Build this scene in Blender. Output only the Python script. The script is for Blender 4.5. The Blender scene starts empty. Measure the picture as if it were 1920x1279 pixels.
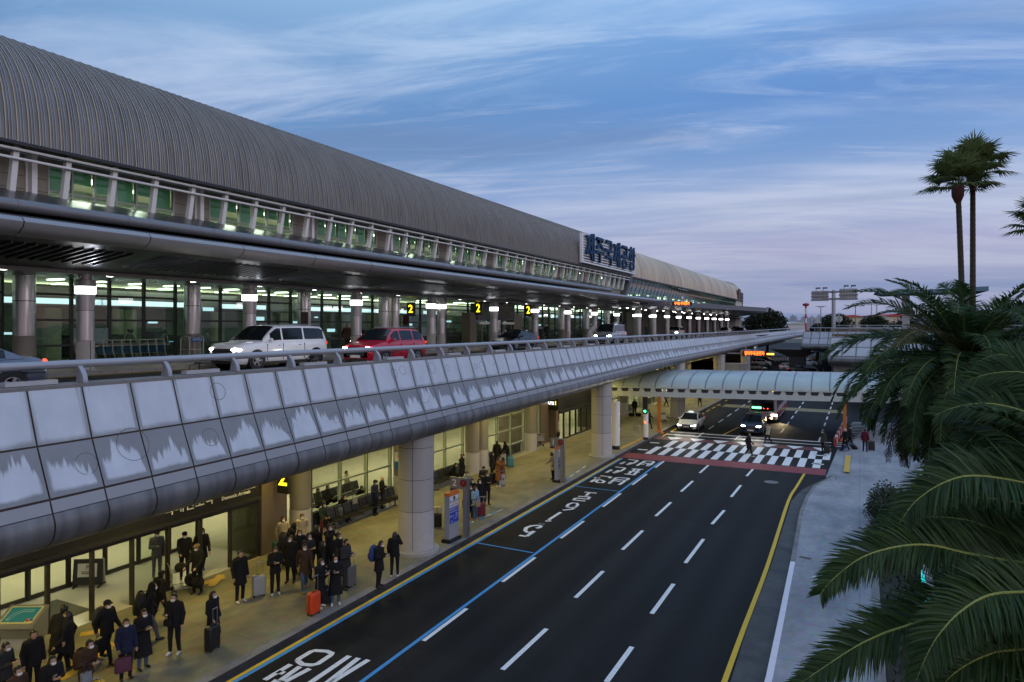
import bpy, bmesh, math, random
import numpy as np
from mathutils import Vector, Matrix
random.seed(7); np.random.seed(7)
sc = bpy.context.scene
COL = sc.collection
PI = math.pi
# ---------------------------------------------------------------- camera frame
F = 1300.0; CX = 960.0; HY = 611.0; HC = 9.5
YAW = math.atan(652/1300.0)
SN, CS = math.sin(YAW), math.cos(YAW)
def at(x, y, z=0.0):
    """photo pixel seen on the horizontal plane z -> world point"""
    d = F*(HC-z)/(y-HY); c = (x-CX)/F
    return Vector((d*(-SN+c*CS), d*(CS+c*SN), z))
def atd(x, y, d):
    """photo pixel at camera-axis distance d -> world point"""
    c = (x-CX)/F
    return Vector((d*(-SN+c*CS), d*(CS+c*SN), HC-(y-HY)*d/F))
def atX(x, y, X):
    c = (x-CX)/F; return atd(x, y, X/(-SN+c*CS))
# ---------------------------------------------------------------- materials
MATS = {}
def nmat(name):
    m = bpy.data.materials.new(name); m.use_nodes = True
    nt = m.node_tree; b = nt.nodes['Principled BSDF']
    MATS[name] = m
    return m, nt, b
def N(nt, t, **kw):
    n = nt.nodes.new(t)
    for k, v in kw.items():
        if k.startswith('i_'):
            key = k[2:]; key = int(key) if key.isdigit() else key
            n.inputs[key].default_value = v
        else: setattr(n, k, v)
    return n
def L(nt, a, ao, b, bi): nt.links.new(a.outputs[ao], b.inputs[bi])
def rgba(c): return (c[0], c[1], c[2], 1.0)
def mat(name, col, rough=0.6, metal=0.0, var=0.12, scale=3.0, bump=0.0, spec=0.5, coat=0.0, stretch=(1,1,1), coords='Object', rvar=0.1):
    """procedural: noise varies the colour and the roughness a little"""
    if name in MATS: return MATS[name]
    m, nt, b = nmat(name)
    tc = N(nt, 'ShaderNodeTexCoord'); mp = N(nt, 'ShaderNodeMapping'); mp.inputs['Scale'].default_value = stretch
    no = N(nt, 'ShaderNodeTexNoise'); no.inputs['Scale'].default_value = scale; no.inputs['Detail'].default_value = 5
    L(nt, tc, coords, mp, 'Vector'); L(nt, mp, 'Vector', no, 'Vector')
    mx = N(nt, 'ShaderNodeMix', data_type='RGBA')
    mx.inputs['A'].default_value = rgba([c*(1-var) for c in col]); mx.inputs['B'].default_value = rgba([min(1, c*(1+var)) for c in col])
    L(nt, no, 'Fac', mx, 'Factor'); L(nt, mx, 'Result', b, 'Base Color')
    mr = N(nt, 'ShaderNodeMapRange'); mr.inputs['To Min'].default_value = max(0.02, rough-rvar); mr.inputs['To Max'].default_value = min(1, rough+rvar)
    L(nt, no, 'Fac', mr, 'Value'); L(nt, mr, 'Result', b, 'Roughness')
    b.inputs['Metallic'].default_value = metal; b.inputs['Specular IOR Level'].default_value = spec
    b.inputs['Coat Weight'].default_value = coat
    if bump:
        bp = N(nt, 'ShaderNodeBump'); bp.inputs['Strength'].default_value = bump; bp.inputs['Distance'].default_value = 0.02
        L(nt, no, 'Fac', bp, 'Height'); L(nt, bp, 'Normal', b, 'Normal')
    return m
def emis(name, col, s, sample=True):
    if name in MATS: return MATS[name]
    m, nt, b = nmat(name)
    b.inputs['Base Color'].default_value = rgba([c*0.3 for c in col])
    b.inputs['Emission Color'].default_value = rgba(col); b.inputs['Emission Strength'].default_value = s
    if not sample: m.cycles.emission_sampling = 'NONE'
    return m
def glass(name, tint, refl=1.0, rough=0.02, ior=1.5):
    """window pane: tinted see-through with a fresnel reflection"""
    m, nt, b = nmat(name)
    nt.nodes.remove(b); out = nt.nodes['Material Output']
    t = N(nt, 'ShaderNodeBsdfTransparent'); t.inputs['Color'].default_value = rgba(tint)
    g = N(nt, 'ShaderNodeBsdfGlossy'); g.inputs['Roughness'].default_value = rough; g.inputs['Color'].default_value = (0.9, 0.95, 0.95, 1)
    f = N(nt, 'ShaderNodeFresnel'); f.inputs['IOR'].default_value = ior
    mu = N(nt, 'ShaderNodeMath', operation='MULTIPLY'); mu.inputs[1].default_value = refl
    no = N(nt, 'ShaderNodeTexNoise'); no.inputs['Scale'].default_value = 0.7
    bp = N(nt, 'ShaderNodeBump'); bp.inputs['Strength'].default_value = 0.03
    L(nt, no, 'Fac', bp, 'Height'); L(nt, bp, 'Normal', g, 'Normal')
    ms = N(nt, 'ShaderNodeMixShader')
    L(nt, f, 'Fac', mu, 0); L(nt, mu, 'Value', ms, 'Fac'); L(nt, t, 'BSDF', ms, 1); L(nt, g, 'BSDF', ms, 2); L(nt, ms, 'Shader', out, 'Surface')
    return m
# ---------------------------------------------------------------- mesh builder
class MB:
    def __init__(s): s.v = []; s.f = []; s.m = []; s.uv = {}
    def add(s, vs, fs, mi=0):
        o = len(s.v); s.v += [tuple(p) for p in vs]
        for f in fs: s.f.append([o+i for i in f]); s.m.append(mi)
        return s
    def quad(s, a, b, c, d, mi=0, uv=None):
        s.add((a, b, c, d), ((0, 1, 2, 3),), mi)
        if uv: s.uv[len(s.f)-1] = uv
        return s
    def poly(s, pts, mi=0): return s.add(pts, (tuple(range(len(pts))),), mi)
    def box(s, x0, x1, y0, y1, z0, z1, mi=0, M=None):
        p = [Vector(q) for q in ((x0,y0,z0),(x1,y0,z0),(x1,y1,z0),(x0,y1,z0),(x0,y0,z1),(x1,y0,z1),(x1,y1,z1),(x0,y1,z1))]
        if M: p = [M @ q for q in p]
        return s.add(p, ((3,2,1,0),(4,5,6,7),(0,1,5,4),(1,2,6,5),(2,3,7,6),(3,0,4,7)), mi)
    def bar(s, a, b, w, h, mi=0, up=(0,0,1)):
        a = Vector(a); b = Vector(b); d = (b-a).normalized(); u = Vector(up)
        if abs(d.dot(u)) > .99: u = Vector((1,0,0))
        r = d.cross(u).normalized(); u = r.cross(d)
        p = [q + r*i*w/2 + u*j*h/2 for q in (a, b) for i, j in ((-1,-1),(1,-1),(1,1),(-1,1))]
        return s.add(p, ((3,2,1,0),(4,5,6,7),(0,1,5,4),(1,2,6,5),(2,3,7,6),(3,0,4,7)), mi)
    def tube(s, pts, r, n=10, mi=0, caps=True):
        pts = [Vector(p) for p in pts]; rs = r if isinstance(r, (list, tuple)) else [r]*len(pts)
        o = len(s.v); pu = None
        for i, p in enumerate(pts):
            d = (pts[min(i+1, len(pts)-1)] - pts[max(i-1, 0)]).normalized()
            u = pu if pu is not None else (Vector((0,0,1)) if abs(d.z) < .9 else Vector((1,0,0)))
            a = d.cross(u).normalized(); u = a.cross(d).normalized(); pu = u
            for k in range(n):
                t = 2*PI*k/n; s.v.append(tuple(p + (a*math.cos(t)+u*math.sin(t))*rs[i]))
        for i in range(len(pts)-1):
            for k in range(n):
                k2 = (k+1) % n
                s.f.append([o+i*n+k, o+i*n+k2, o+(i+1)*n+k2, o+(i+1)*n+k]); s.m.append(mi)
        if caps:
            s.f.append([o+k for k in range(n)][::-1]); s.m.append(mi)
            s.f.append([o+(len(pts)-1)*n+k for k in range(n)]); s.m.append(mi)
        return s
    def lathe(s, prof, c=(0,0,0), n=24, mi=0, mis=None):
        o = len(s.v)
        for r, z in prof:
            for k in range(n):
                t = 2*PI*k/n; s.v.append((c[0]+r*math.cos(t), c[1]+r*math.sin(t), c[2]+z))
        for i in range(len(prof)-1):
            for k in range(n):
                k2 = (k+1) % n
                s.f.append([o+i*n+k, o+i*n+k2, o+(i+1)*n+k2, o+(i+1)*n+k]); s.m.append(mis[i] if mis else mi)
        s.f.append([o+k for k in range(n)][::-1]); s.m.append(mi)
        s.f.append([o+(len(prof)-1)*n+k for k in range(n)]); s.m.append(mi)
        return s
    def loft(s, rings, mi=0, closed=True, cap=True, mis=None):
        o = len(s.v); n = len(rings[0])
        for r in rings: s.v += [tuple(p) for p in r]
        for i in range(len(rings)-1):
            for k in range(n if closed else n-1):
                k2 = (k+1) % n
                s.f.append([o+i*n+k, o+i*n+k2, o+(i+1)*n+k2, o+(i+1)*n+k]); s.m.append(mis(i, k) if mis else mi)
        if cap and closed:
            s.f.append([o+k for k in range(n)][::-1]); s.m.append(mi)
            s.f.append([o+(len(rings)-1)*n+k for k in range(n)]); s.m.append(mi)
        return s
    def prism(s, pts, axis_vec, mi=0):
        a = [Vector(p) for p in pts]; b = [p+Vector(axis_vec) for p in a]; n = len(a)
        s.add(a+b, [tuple(range(n))[::-1], tuple(range(n, 2*n))] + [(i, (i+1) % n, n+(i+1) % n, n+i) for i in range(n)], mi)
        return s
    def ellipsoid(s, c, r, n=10, m=6, mi=0, M=None):
        rings = []
        for i in range(m+1):
            a = -PI/2 + PI*i/m; a = max(-1.5, min(1.5, a))
            ring = [Vector((r[0]*math.cos(a)*math.cos(2*PI*k/n), r[1]*math.cos(a)*math.sin(2*PI*k/n), r[2]*math.sin(a))) for k in range(n)]
            rings.append([(M @ p if M else p) + Vector(c) for p in ring])
        return s.loft(rings, mi)
    def build(s, name, mats, parent=None, smooth=None, loc=None):
        me = bpy.data.meshes.new(name)
        me.from_pydata(s.v, [], s.f)
        if not isinstance(mats, (list, tuple)): mats = [mats]
        for m in mats: me.materials.append(m)
        me.polygons.foreach_set('material_index', s.m)
        if s.uv:
            ul = me.uv_layers.new(name='UVMap')
            for fi, uv in s.uv.items():
                p = me.polygons[fi]
                for k, li in enumerate(p.loop_indices): ul.data[li].uv = uv[k]
        me.validate(); me.update()
        if smooth is not None:
            me.polygons.foreach_set('use_smooth', [True]*len(me.polygons)); me.set_sharp_from_angle(angle=math.radians(smooth))
        return link(name, me, parent, loc)
def link(name, me, parent=None, loc=None):
    o = bpy.data.objects.new(name, me); COL.objects.link(o)
    if parent is not None: o.parent = parent
    if loc is not None: o.location = loc
    return o
def thing(name, label, cat, loc=(0,0,0), rz=0.0, group=None):
    o = bpy.data.objects.new(name, None); COL.objects.link(o); o.empty_display_size = 0.3
    o.location = loc; o.rotation_euler = (0, 0, rz); return tag(o, label, cat, group)
def tag(o, label, cat, group=None):
    o['label'] = label; o['category'] = cat
    if group: o['group'] = group
    return o
def struct(o): o['kind'] = 'structure'; return o
def dup(root, loc=None, rz=None, label=None, group=None):
    def cp(o, par):
        c = o.copy(); COL.objects.link(c); c.parent = par
        for ch in o.children: cp(ch, c)
        return c
    r = cp(root, None)
    if loc is not None: r.location = loc
    if rz is not None: r.rotation_euler = (0, 0, rz)
    if label: r['label'] = label
    if group: r['group'] = group
    return r
def text_mesh(name, body, size, m, M, parent=None, depth=0.01, align='CENTER', sx=1.0, bold=0.0):
    cu = bpy.data.curves.new(name, 'FONT'); cu.body = body; cu.size = size; cu.extrude = depth; cu.align_x = align; cu.align_y = 'CENTER'; cu.offset = bold
    cu.resolution_u = 3
    tmp = bpy.data.objects.new(name, cu); COL.objects.link(tmp)
    bpy.context.view_layer.update()
    me = bpy.data.meshes.new_from_object(tmp.evaluated_get(bpy.context.evaluated_depsgraph_get()))
    bpy.data.objects.remove(tmp); bpy.data.curves.remove(cu)
    me.transform(Matrix.Diagonal((sx, 1, 1, 1))); me.transform(M)
    me.materials.clear(); me.materials.append(m)
    me.name = name
    return link(name, me, parent)
def facing(origin, right, up=(0,0,1)):
    """matrix putting text (x right, y up) at origin on a plane"""
    r = Vector(right).normalized(); u = Vector(up).normalized(); n = r.cross(u)
    return Matrix(((r.x,u.x,n.x,origin[0]),(r.y,u.y,n.y,origin[1]),(r.z,u.z,n.z,origin[2]),(0,0,0,1)))
# ================================================================ camera, sky, sun
cam = bpy.data.cameras.new('camera'); camo = bpy.data.objects.new('camera', cam); COL.objects.link(camo)
cam.sensor_width = 36; cam.lens = 36*F/1920; cam.shift_y = (HY-639.5)/1920; cam.clip_end = 9000; cam.clip_start = 0.1
camo.location = (0, 0, HC); camo.rotation_euler = (PI/2, 0, YAW); sc.camera = camo
sc.view_settings.view_transform = 'Standard'; sc.view_settings.look = 'None'; sc.view_settings.exposure = 0; sc.view_settings.gamma = 1
sc.render.engine = 'CYCLES'
cy = sc.cycles
cy.use_denoising = True; cy.use_adaptive_sampling = True; cy.adaptive_threshold = 0.02
cy.max_bounces = 6; cy.diffuse_bounces = 3; cy.glossy_bounces = 3; cy.transparent_max_bounces = 12; cy.transmission_bounces = 4
cy.sample_clamp_indirect = 4; cy.caustics_reflective = False; cy.caustics_refractive = False
def build_world():
    w = bpy.data.worlds.new('World'); sc.world = w; w.use_nodes = True
    nt = w.node_tree; bg = nt.nodes['Background']
    tc = N(nt, 'ShaderNodeTexCoord'); sep = N(nt, 'ShaderNodeSeparateXYZ'); L(nt, tc, 'Generated', sep, 'Vector')
    # elevation ramp of the dusk sky
    el = N(nt, 'ShaderNodeMapRange'); el.inputs['From Min'].default_value = 0; el.inputs['From Max'].default_value = 0.6
    L(nt, sep, 'Z', el, 'Value')
    rp = N(nt, 'ShaderNodeValToRGB'); cr = rp.color_ramp
    stops = [(0.0, (.185,.25,.42)), (.065, (.215,.28,.475)), (.166, (.35,.36,.555)), (.265, (.34,.42,.635)), (.388, (.17,.31,.60)), (.5, (.12,.27,.60)), (.61, (.15,.32,.66)), (.74, (.20,.41,.79)), (1.0, (.22,.42,.78))]
    while len(cr.elements) < len(stops): cr.elements.new(0.5)
    for e, (p, c) in zip(cr.elements, stops): e.position = p; e.color = rgba(c)
    L(nt, el, 'Result', rp, 'Fac')
    rb = N(nt, 'ShaderNodeValToRGB'); cb_ = rb.color_ramp
    stops = [(0.0, (.19,.26,.44)), (.065, (.215,.29,.51)), (.166, (.27,.35,.61)), (.265, (.235,.355,.66)), (.388, (.165,.31,.58)), (.5, (.135,.29,.58)), (.61, (.20,.375,.66)), (.74, (.31,.51,.78)), (1.0, (.24,.44,.78))]
    while len(cb_.elements) < len(stops): cb_.elements.new(0.5)
    for e, (p, c) in zip(cb_.elements, stops): e.position = p; e.color = rgba(c)
    L(nt, el, 'Result', rb, 'Fac')
    az = N(nt, 'ShaderNodeVectorMath', operation='DOT_PRODUCT'); az.inputs[1].default_value = (CS, SN, 0); L(nt, tc, 'Generated', az, 0)
    azr = N(nt, 'ShaderNodeMapRange', interpolation_type='SMOOTHSTEP'); azr.inputs['From Min'].default_value = -.30; azr.inputs['From Max'].default_value = .45; L(nt, az, 'Value', azr, 'Value')
    rmix = N(nt, 'ShaderNodeMix', data_type='RGBA'); L(nt, azr, 'Result', rmix, 'Factor'); L(nt, rb, 'Color', rmix, 'A'); L(nt, rp, 'Color', rmix, 'B')
    # clouds: long wind-drawn streaks on a high layer
    zz = N(nt, 'ShaderNodeMath', operation='ADD'); zz.inputs[1].default_value = 0.13; L(nt, sep, 'Z', zz, 0)
    dx = N(nt, 'ShaderNodeMath', operation='DIVIDE'); L(nt, sep, 'X', dx, 0); L(nt, zz, 'Value', dx, 1)
    dy = N(nt, 'ShaderNodeMath', operation='DIVIDE'); L(nt, sep, 'Y', dy, 0); L(nt, zz, 'Value', dy, 1)
    cb = N(nt, 'ShaderNodeCombineXYZ'); L(nt, dx, 'Value', cb, 'X'); L(nt, dy, 'Value', cb, 'Y')
    def layer(rot, sx, sy, scale, detail, lo, hi, loc, dist=0.6, rough=.55):
        m0 = N(nt, 'ShaderNodeMapping'); m0.inputs['Rotation'].default_value = (0, 0, rot); L(nt, cb, 'Vector', m0, 'Vector')
        mp = N(nt, 'ShaderNodeMapping'); mp.inputs['Scale'].default_value = (sx, sy, 1); mp.inputs['Location'].default_value = loc
        L(nt, m0, 'Vector', mp, 'Vector')
        n = N(nt, 'ShaderNodeTexNoise'); n.inputs['Scale'].default_value = scale; n.inputs['Detail'].default_value = detail; n.inputs['Distortion'].default_value = dist; n.inputs['Roughness'].default_value = rough
        L(nt, mp, 'Vector', n, 'Vector')
        r = N(nt, 'ShaderNodeMapRange', interpolation_type='SMOOTHSTEP'); r.inputs['From Min'].default_value = lo; r.inputs['From Max'].default_value = hi
        L(nt, n, 'Fac', r, 'Value'); return r
    A = layer(R_A, .34, 1.0, 1.05, 10, .41, .66, (2.6, 1.15, 0), .7, .6)
    B = layer(R_B, .30, 1.5, 2.6, 10, .47, .70, (3.1, 2.2, 0), .8, .66)
    D = layer(R_A, .26, 1.0, 1.1, 8, .50, .70, (7.7, 5.1, 0), .4)
    # cloud colour: blue-white high up, mauve-pink near the horizon
    cc = N(nt, 'ShaderNodeValToRGB'); e = cc.color_ramp.elements
    e[0].position = 0; e[0].color = (.28, .31, .49, 1); e[1].position = .75; e[1].color = (.48, .66, .90, 1)
    q = cc.color_ramp.elements.new(.22); q.color = (.51, .545, .69, 1); q = cc.color_ramp.elements.new(.45); q.color = (.50, .60, .83, 1)
    L(nt, el, 'Result', cc, 'Fac')
    m1 = N(nt, 'ShaderNodeMix', data_type='RGBA'); sA = N(nt, 'ShaderNodeMath', operation='MULTIPLY'); sA.inputs[1].default_value = .85
    L(nt, A, 'Result', sA, 0); L(nt, sA, 'Value', m1, 'Factor'); L(nt, rmix, 'Result', m1, 'A'); L(nt, cc, 'Color', m1, 'B')
    m2 = N(nt, 'ShaderNodeMix', data_type='RGBA'); sB = N(nt, 'ShaderNodeMath', operation='MULTIPLY'); sB.inputs[1].default_value = .62
    L(nt, B, 'Result', sB, 0); L(nt, sB, 'Value', m2, 'Factor'); L(nt, m1, 'Result', m2, 'A'); L(nt, cc, 'Color', m2, 'B')
    # a few darker grey-blue bars low down
    m3 = N(nt, 'ShaderNodeMix', data_type='RGBA'); m3.inputs['B'].default_value = (.155, .235, .44, 1); sD = N(nt, 'ShaderNodeMath', operation='MULTIPLY'); sD.inputs[1].default_value = .60
    L(nt, D, 'Result', sD, 0); L(nt, sD, 'Value', m3, 'Factor'); L(nt, m2, 'Result', m3, 'A')
    # physical dusk sky blended in for the overall falloff away from the afterglow
    sky = N(nt, 'ShaderNodeTexSky', sky_type='NISHITA', sun_disc=False, sun_elevation=math.radians(SUN_EL), sun_rotation=math.radians(SUN_ROT))
    ms = N(nt, 'ShaderNodeMix', data_type='RGBA', blend_type='ADD'); ms.inputs['Factor'].default_value = 0.015
    L(nt, m3, 'Result', ms, 'A'); L(nt, sky, 'Color', ms, 'B')
    # brighter towards the afterglow on the right
    rt = N(nt, 'ShaderNodeVectorMath', operation='DOT_PRODUCT'); rt.inputs[1].default_value = (CS, SN, 0); L(nt, tc, 'Generated', rt, 0)
    rr = N(nt, 'ShaderNodeMapRange'); rr.inputs['From Min'].default_value = -.7; rr.inputs['From Max'].default_value = .7; rr.inputs['To Min'].default_value = .92; rr.inputs['To Max'].default_value = 1.1
    L(nt, rt, 'Value', rr, 'Value')
    sm = N(nt, 'ShaderNodeVectorMath', operation='SCALE'); L(nt, ms, 'Result', sm, 0); L(nt, rr, 'Result', sm, 'Scale')
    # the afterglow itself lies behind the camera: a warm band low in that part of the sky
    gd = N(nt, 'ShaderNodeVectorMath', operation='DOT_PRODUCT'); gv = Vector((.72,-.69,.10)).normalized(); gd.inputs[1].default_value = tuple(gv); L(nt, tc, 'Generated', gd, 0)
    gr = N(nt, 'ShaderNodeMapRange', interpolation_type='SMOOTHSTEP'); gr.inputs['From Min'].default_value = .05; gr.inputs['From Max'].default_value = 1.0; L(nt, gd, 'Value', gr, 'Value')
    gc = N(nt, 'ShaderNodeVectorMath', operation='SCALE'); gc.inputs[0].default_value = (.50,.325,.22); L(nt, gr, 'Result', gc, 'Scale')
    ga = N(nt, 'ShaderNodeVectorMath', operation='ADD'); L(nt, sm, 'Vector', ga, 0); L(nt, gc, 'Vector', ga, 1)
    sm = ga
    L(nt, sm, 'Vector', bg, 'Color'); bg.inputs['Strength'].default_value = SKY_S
PAVE_W, ARR_W = 92, 235
R_A, R_B, SUN_EL, SUN_ROT, SKY_S = -.16, -.33, 1.5, 65.0, 1.0
build_world()
sun = bpy.data.lights.new('sun', 'SUN'); sun.energy = .22; sun.angle = math.radians(25); sun.color = (1, .86, .78)
suno = bpy.data.objects.new('sun', sun); COL.objects.link(suno)
suno.rotation_euler = (math.radians(90-14), 0, math.radians(180-SUN_ROT-30)); suno.location = (40, -40, 60)
def area(name, loc, size, power, col, rot=(0,0,0), shape='DISK', sy=None, spread=None):
    l = bpy.data.lights.new(name, 'AREA'); l.shape = shape; l.size = size; l.energy = power; l.color = col
    if sy: l.size_y = sy
    if spread: l.spread = spread
    o = bpy.data.objects.new(name, l); COL.objects.link(o); o.location = loc; o.rotation_euler = rot; return o
def spot(name, loc, tgt, power, col, ang=60, r=.05, blend=.6):
    l = bpy.data.lights.new(name, 'SPOT'); l.energy = power; l.color = col; l.spot_size = math.radians(ang); l.spot_blend = blend; l.shadow_soft_size = r
    o = bpy.data.objects.new(name, l); COL.objects.link(o); o.location = loc
    o.rotation_euler = (Vector(tgt)-Vector(loc)).to_track_quat('-Z', 'Y').to_euler(); return o
# ================================================================ ground, road, pavements
def asphalt():
    m, nt, b = nmat('asphalt')
    tc = N(nt, 'ShaderNodeTexCoord')
    big = N(nt, 'ShaderNodeTexNoise'); big.inputs['Scale'].default_value = .35; big.inputs['Detail'].default_value = 6
    mp = N(nt, 'ShaderNodeMapping'); mp.inputs['Scale'].default_value = (1.6, .18, 1); L(nt, tc, 'Object', mp, 'Vector'); L(nt, mp, 'Vector', big, 'Vector')
    fine = N(nt, 'ShaderNodeTexNoise'); fine.inputs['Scale'].default_value = 70; fine.inputs['Detail'].default_value = 3; L(nt, tc, 'Object', fine, 'Vector')
    r = N(nt, 'ShaderNodeValToRGB'); r.color_ramp.elements[0].color = (.0095, .0095, .0102, 1); r.color_ramp.elements[1].color = (.023, .0228, .023, 1)
    r.color_ramp.elements[0].position = .3; r.color_ramp.elements[1].position = .75
    L(nt, big, 'Fac', r, 'Fac')
    mx = N(nt, 'ShaderNodeMix', data_type='RGBA', blend_type='MULTIPLY'); mx.inputs['Factor'].default_value = .5
    L(nt, r, 'Color', mx, 'A'); L(nt, fine, 'Color', mx, 'B')
    # wheel tracks, resurfaced patches and thin cracks
    sx = N(nt, 'ShaderNodeSeparateXYZ'); L(nt, tc, 'Object', sx, 'Vector')
    wv = N(nt, 'ShaderNodeMath', operation='SINE'); wm = N(nt, 'ShaderNodeMath', operation='MULTIPLY'); wm.inputs[1].default_value = 4.1; L(nt, sx, 'X', wm, 0); L(nt, wm, 'Value', wv, 0)
    wr_ = N(nt, 'ShaderNodeMapRange'); wr_.inputs['From Min'].default_value = -1; wr_.inputs['From Max'].default_value = 1; wr_.inputs['To Min'].default_value = .72; wr_.inputs['To Max'].default_value = 1.22; L(nt, wv, 'Value', wr_, 'Value')
    pa = N(nt, 'ShaderNodeTexBrick', offset=.37); pa.inputs['Scale'].default_value = 1; pa.inputs['Brick Width'].default_value = 3.1; pa.inputs['Row Height'].default_value = 17; pa.inputs['Mortar Size'].default_value = .012; pa.inputs['Color1'].default_value = (.80,.80,.80,1); pa.inputs['Color2'].default_value = (1.22,1.21,1.18,1); pa.inputs['Mortar'].default_value = (.55,.55,.55,1); L(nt, tc, 'Object', pa, 'Vector')
    vo = N(nt, 'ShaderNodeTexVoronoi', feature='DISTANCE_TO_EDGE'); vo.inputs['Scale'].default_value = .13; vw = N(nt, 'ShaderNodeTexNoise'); vw.inputs['Scale'].default_value = .8; vw.inputs['Detail'].default_value = 6; L(nt, tc, 'Object', vw, 'Vector'); va = N(nt, 'ShaderNodeMix', data_type='VECTOR'); va.inputs['Factor'].default_value = .5; L(nt, tc, 'Object', va, 'A'); vs = N(nt, 'ShaderNodeVectorMath', operation='SCALE'); vs.inputs['Scale'].default_value = 9; L(nt, vw, 'Color', vs, 0); L(nt, vs, 'Vector', va, 'B'); L(nt, va, 'Result', vo, 'Vector')
    cr = N(nt, 'ShaderNodeMapRange'); cr.inputs['From Max'].default_value = .006; cr.inputs['To Min'].default_value = .45; L(nt, vo, 'Distance', cr, 'Value')
    k1 = N(nt, 'ShaderNodeMath', operation='MULTIPLY'); L(nt, wr_, 'Result', k1, 0); L(nt, cr, 'Result', k1, 1)
    k2 = N(nt, 'ShaderNodeVectorMath', operation='SCALE'); L(nt, pa, 'Color', k2, 0); L(nt, k1, 'Value', k2, 'Scale')
    k3 = N(nt, 'ShaderNodeVectorMath', operation='MULTIPLY'); L(nt, mx, 'Result', k3, 0); L(nt, k2, 'Vector', k3, 1); L(nt, k3, 'Vector', b, 'Base Color')
    rr = N(nt, 'ShaderNodeMapRange'); rr.inputs['To Min'].default_value = .62; rr.inputs['To Max'].default_value = .86; L(nt, big, 'Fac', rr, 'Value'); L(nt, rr, 'Result', b, 'Roughness')
    bp = N(nt, 'ShaderNodeBump'); bp.inputs['Strength'].default_value = .25; bp.inputs['Distance'].default_value = .01; L(nt, fine, 'Fac', bp, 'Height'); L(nt, bp, 'Normal', b, 'Normal')
    b.inputs['Specular IOR Level'].default_value = .18
    return m
def concrete(name, c0, c1, scale=.8, stretch=(1,1,1), joint=None, rough=.8):
    m, nt, b = nmat(name)
    tc = N(nt, 'ShaderNodeTexCoord'); mp = N(nt, 'ShaderNodeMapping'); mp.inputs['Scale'].default_value = stretch; L(nt, tc, 'Object', mp, 'Vector')
    n1 = N(nt, 'ShaderNodeTexNoise'); n1.inputs['Scale'].default_value = scale; n1.inputs['Detail'].default_value = 9; n1.inputs['Roughness'].default_value = .62; n1.inputs['Distortion'].default_value = .4; L(nt, mp, 'Vector', n1, 'Vector')
    n2 = N(nt, 'ShaderNodeTexNoise'); n2.inputs['Scale'].default_value = scale*9; n2.inputs['Detail'].default_value = 4; L(nt, mp, 'Vector', n2, 'Vector')
    r = N(nt, 'ShaderNodeValToRGB'); r.color_ramp.elements[0].color = rgba(c0); r.color_ramp.elements[1].color = rgba(c1)
    r.color_ramp.elements[0].position = .32; r.color_ramp.elements[1].position = .68; L(nt, n1, 'Fac', r, 'Fac')
    mx = N(nt, 'ShaderNodeMix', data_type='RGBA', blend_type='OVERLAY'); mx.inputs['Factor'].default_value = .35
    L(nt, r, 'Color', mx, 'A'); L(nt, n2, 'Color', mx, 'B'); last = mx
    if joint:
        br = N(nt, 'ShaderNodeTexBrick', offset=0.0); br.inputs['Scale'].default_value = 1; br.inputs['Brick Width'].default_value = joint[0]; br.inputs['Row Height'].default_value = joint[1]
        br.inputs['Mortar Size'].default_value = .008; br.inputs['Color1'].default_value = (1,1,1,1); br.inputs['Color2'].default_value = (.94,.94,.94,1); br.inputs['Mortar'].default_value = (.45,.45,.45,1)
        L(nt, tc, 'Object', br, 'Vector')
        m3 = N(nt, 'ShaderNodeMix', data_type='RGBA', blend_type='MULTIPLY'); m3.inputs['Factor'].default_value = 1
        L(nt, mx, 'Result', m3, 'A'); L(nt, br, 'Color', m3, 'B'); last = m3
    L(nt, last, 'Result', b, 'Base Color'); b.inputs['Roughness'].default_value = rough
    bp = N(nt, 'ShaderNodeBump'); bp.inputs['Strength'].default_value = .15; bp.inputs['Distance'].default_value = .02; L(nt, n2, 'Fac', bp, 'Height'); L(nt, bp, 'Normal', b, 'Normal')
    return m
M_ASPH = asphalt()
M_GROUND = concrete('ground_earth', (.045,.05,.035), (.09,.09,.06), .05)
M_SIDE = concrete('pavement_concrete', (.145,.135,.085), (.30,.28,.18), .45, (1,.55,1), (3.0, 3.0))
M_PATH = concrete('path_concrete', (.19,.20,.22), (.37,.38,.40), .5, (1,.6,1), (2.6, 5.2))
M_KERB = concrete('kerb_stone', (.16,.155,.15), (.27,.26,.25), 1.4, (1,1,1))
M_GUTTER = concrete('gutter_concrete', (.045,.046,.047), (.095,.096,.095), .9, (1,1,1), (5.0, 1.6))
M_SOIL = concrete('soil', (.015,.013,.009), (.05,.042,.028), 1.6)
def paint(name, col, worn=.45):
    m, nt, b = nmat(name)
    tc = N(nt, 'ShaderNodeTexCoord'); n = N(nt, 'ShaderNodeTexNoise'); n.inputs['Scale'].default_value = 9; n.inputs['Detail'].default_value = 8; n.inputs['Roughness'].default_value = .7; L(nt, tc, 'Object', n, 'Vector')
    r = N(nt, 'ShaderNodeMapRange'); r.inputs['From Min'].default_value = .28; r.inputs['From Max'].default_value = .5; r.inputs['To Min'].default_value = 1-worn; L(nt, n, 'Fac', r, 'Value')
    mx = N(nt, 'ShaderNodeMix', data_type='RGBA'); mx.inputs['A'].default_value = (.05,.05,.05,1); mx.inputs['B'].default_value = rgba(col); L(nt, r, 'Result', mx, 'Factor'); L(nt, mx, 'Result', b, 'Base Color')
    b.inputs['Roughness'].default_value = .65; return m
M_WHITE = paint('road_paint_white', (.80,.80,.78), .35); M_YEL = paint('road_paint_yellow', (.74,.47,.02), .3); M_BLUE = paint('road_paint_blue', (.05,.30,.62), .3)
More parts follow.
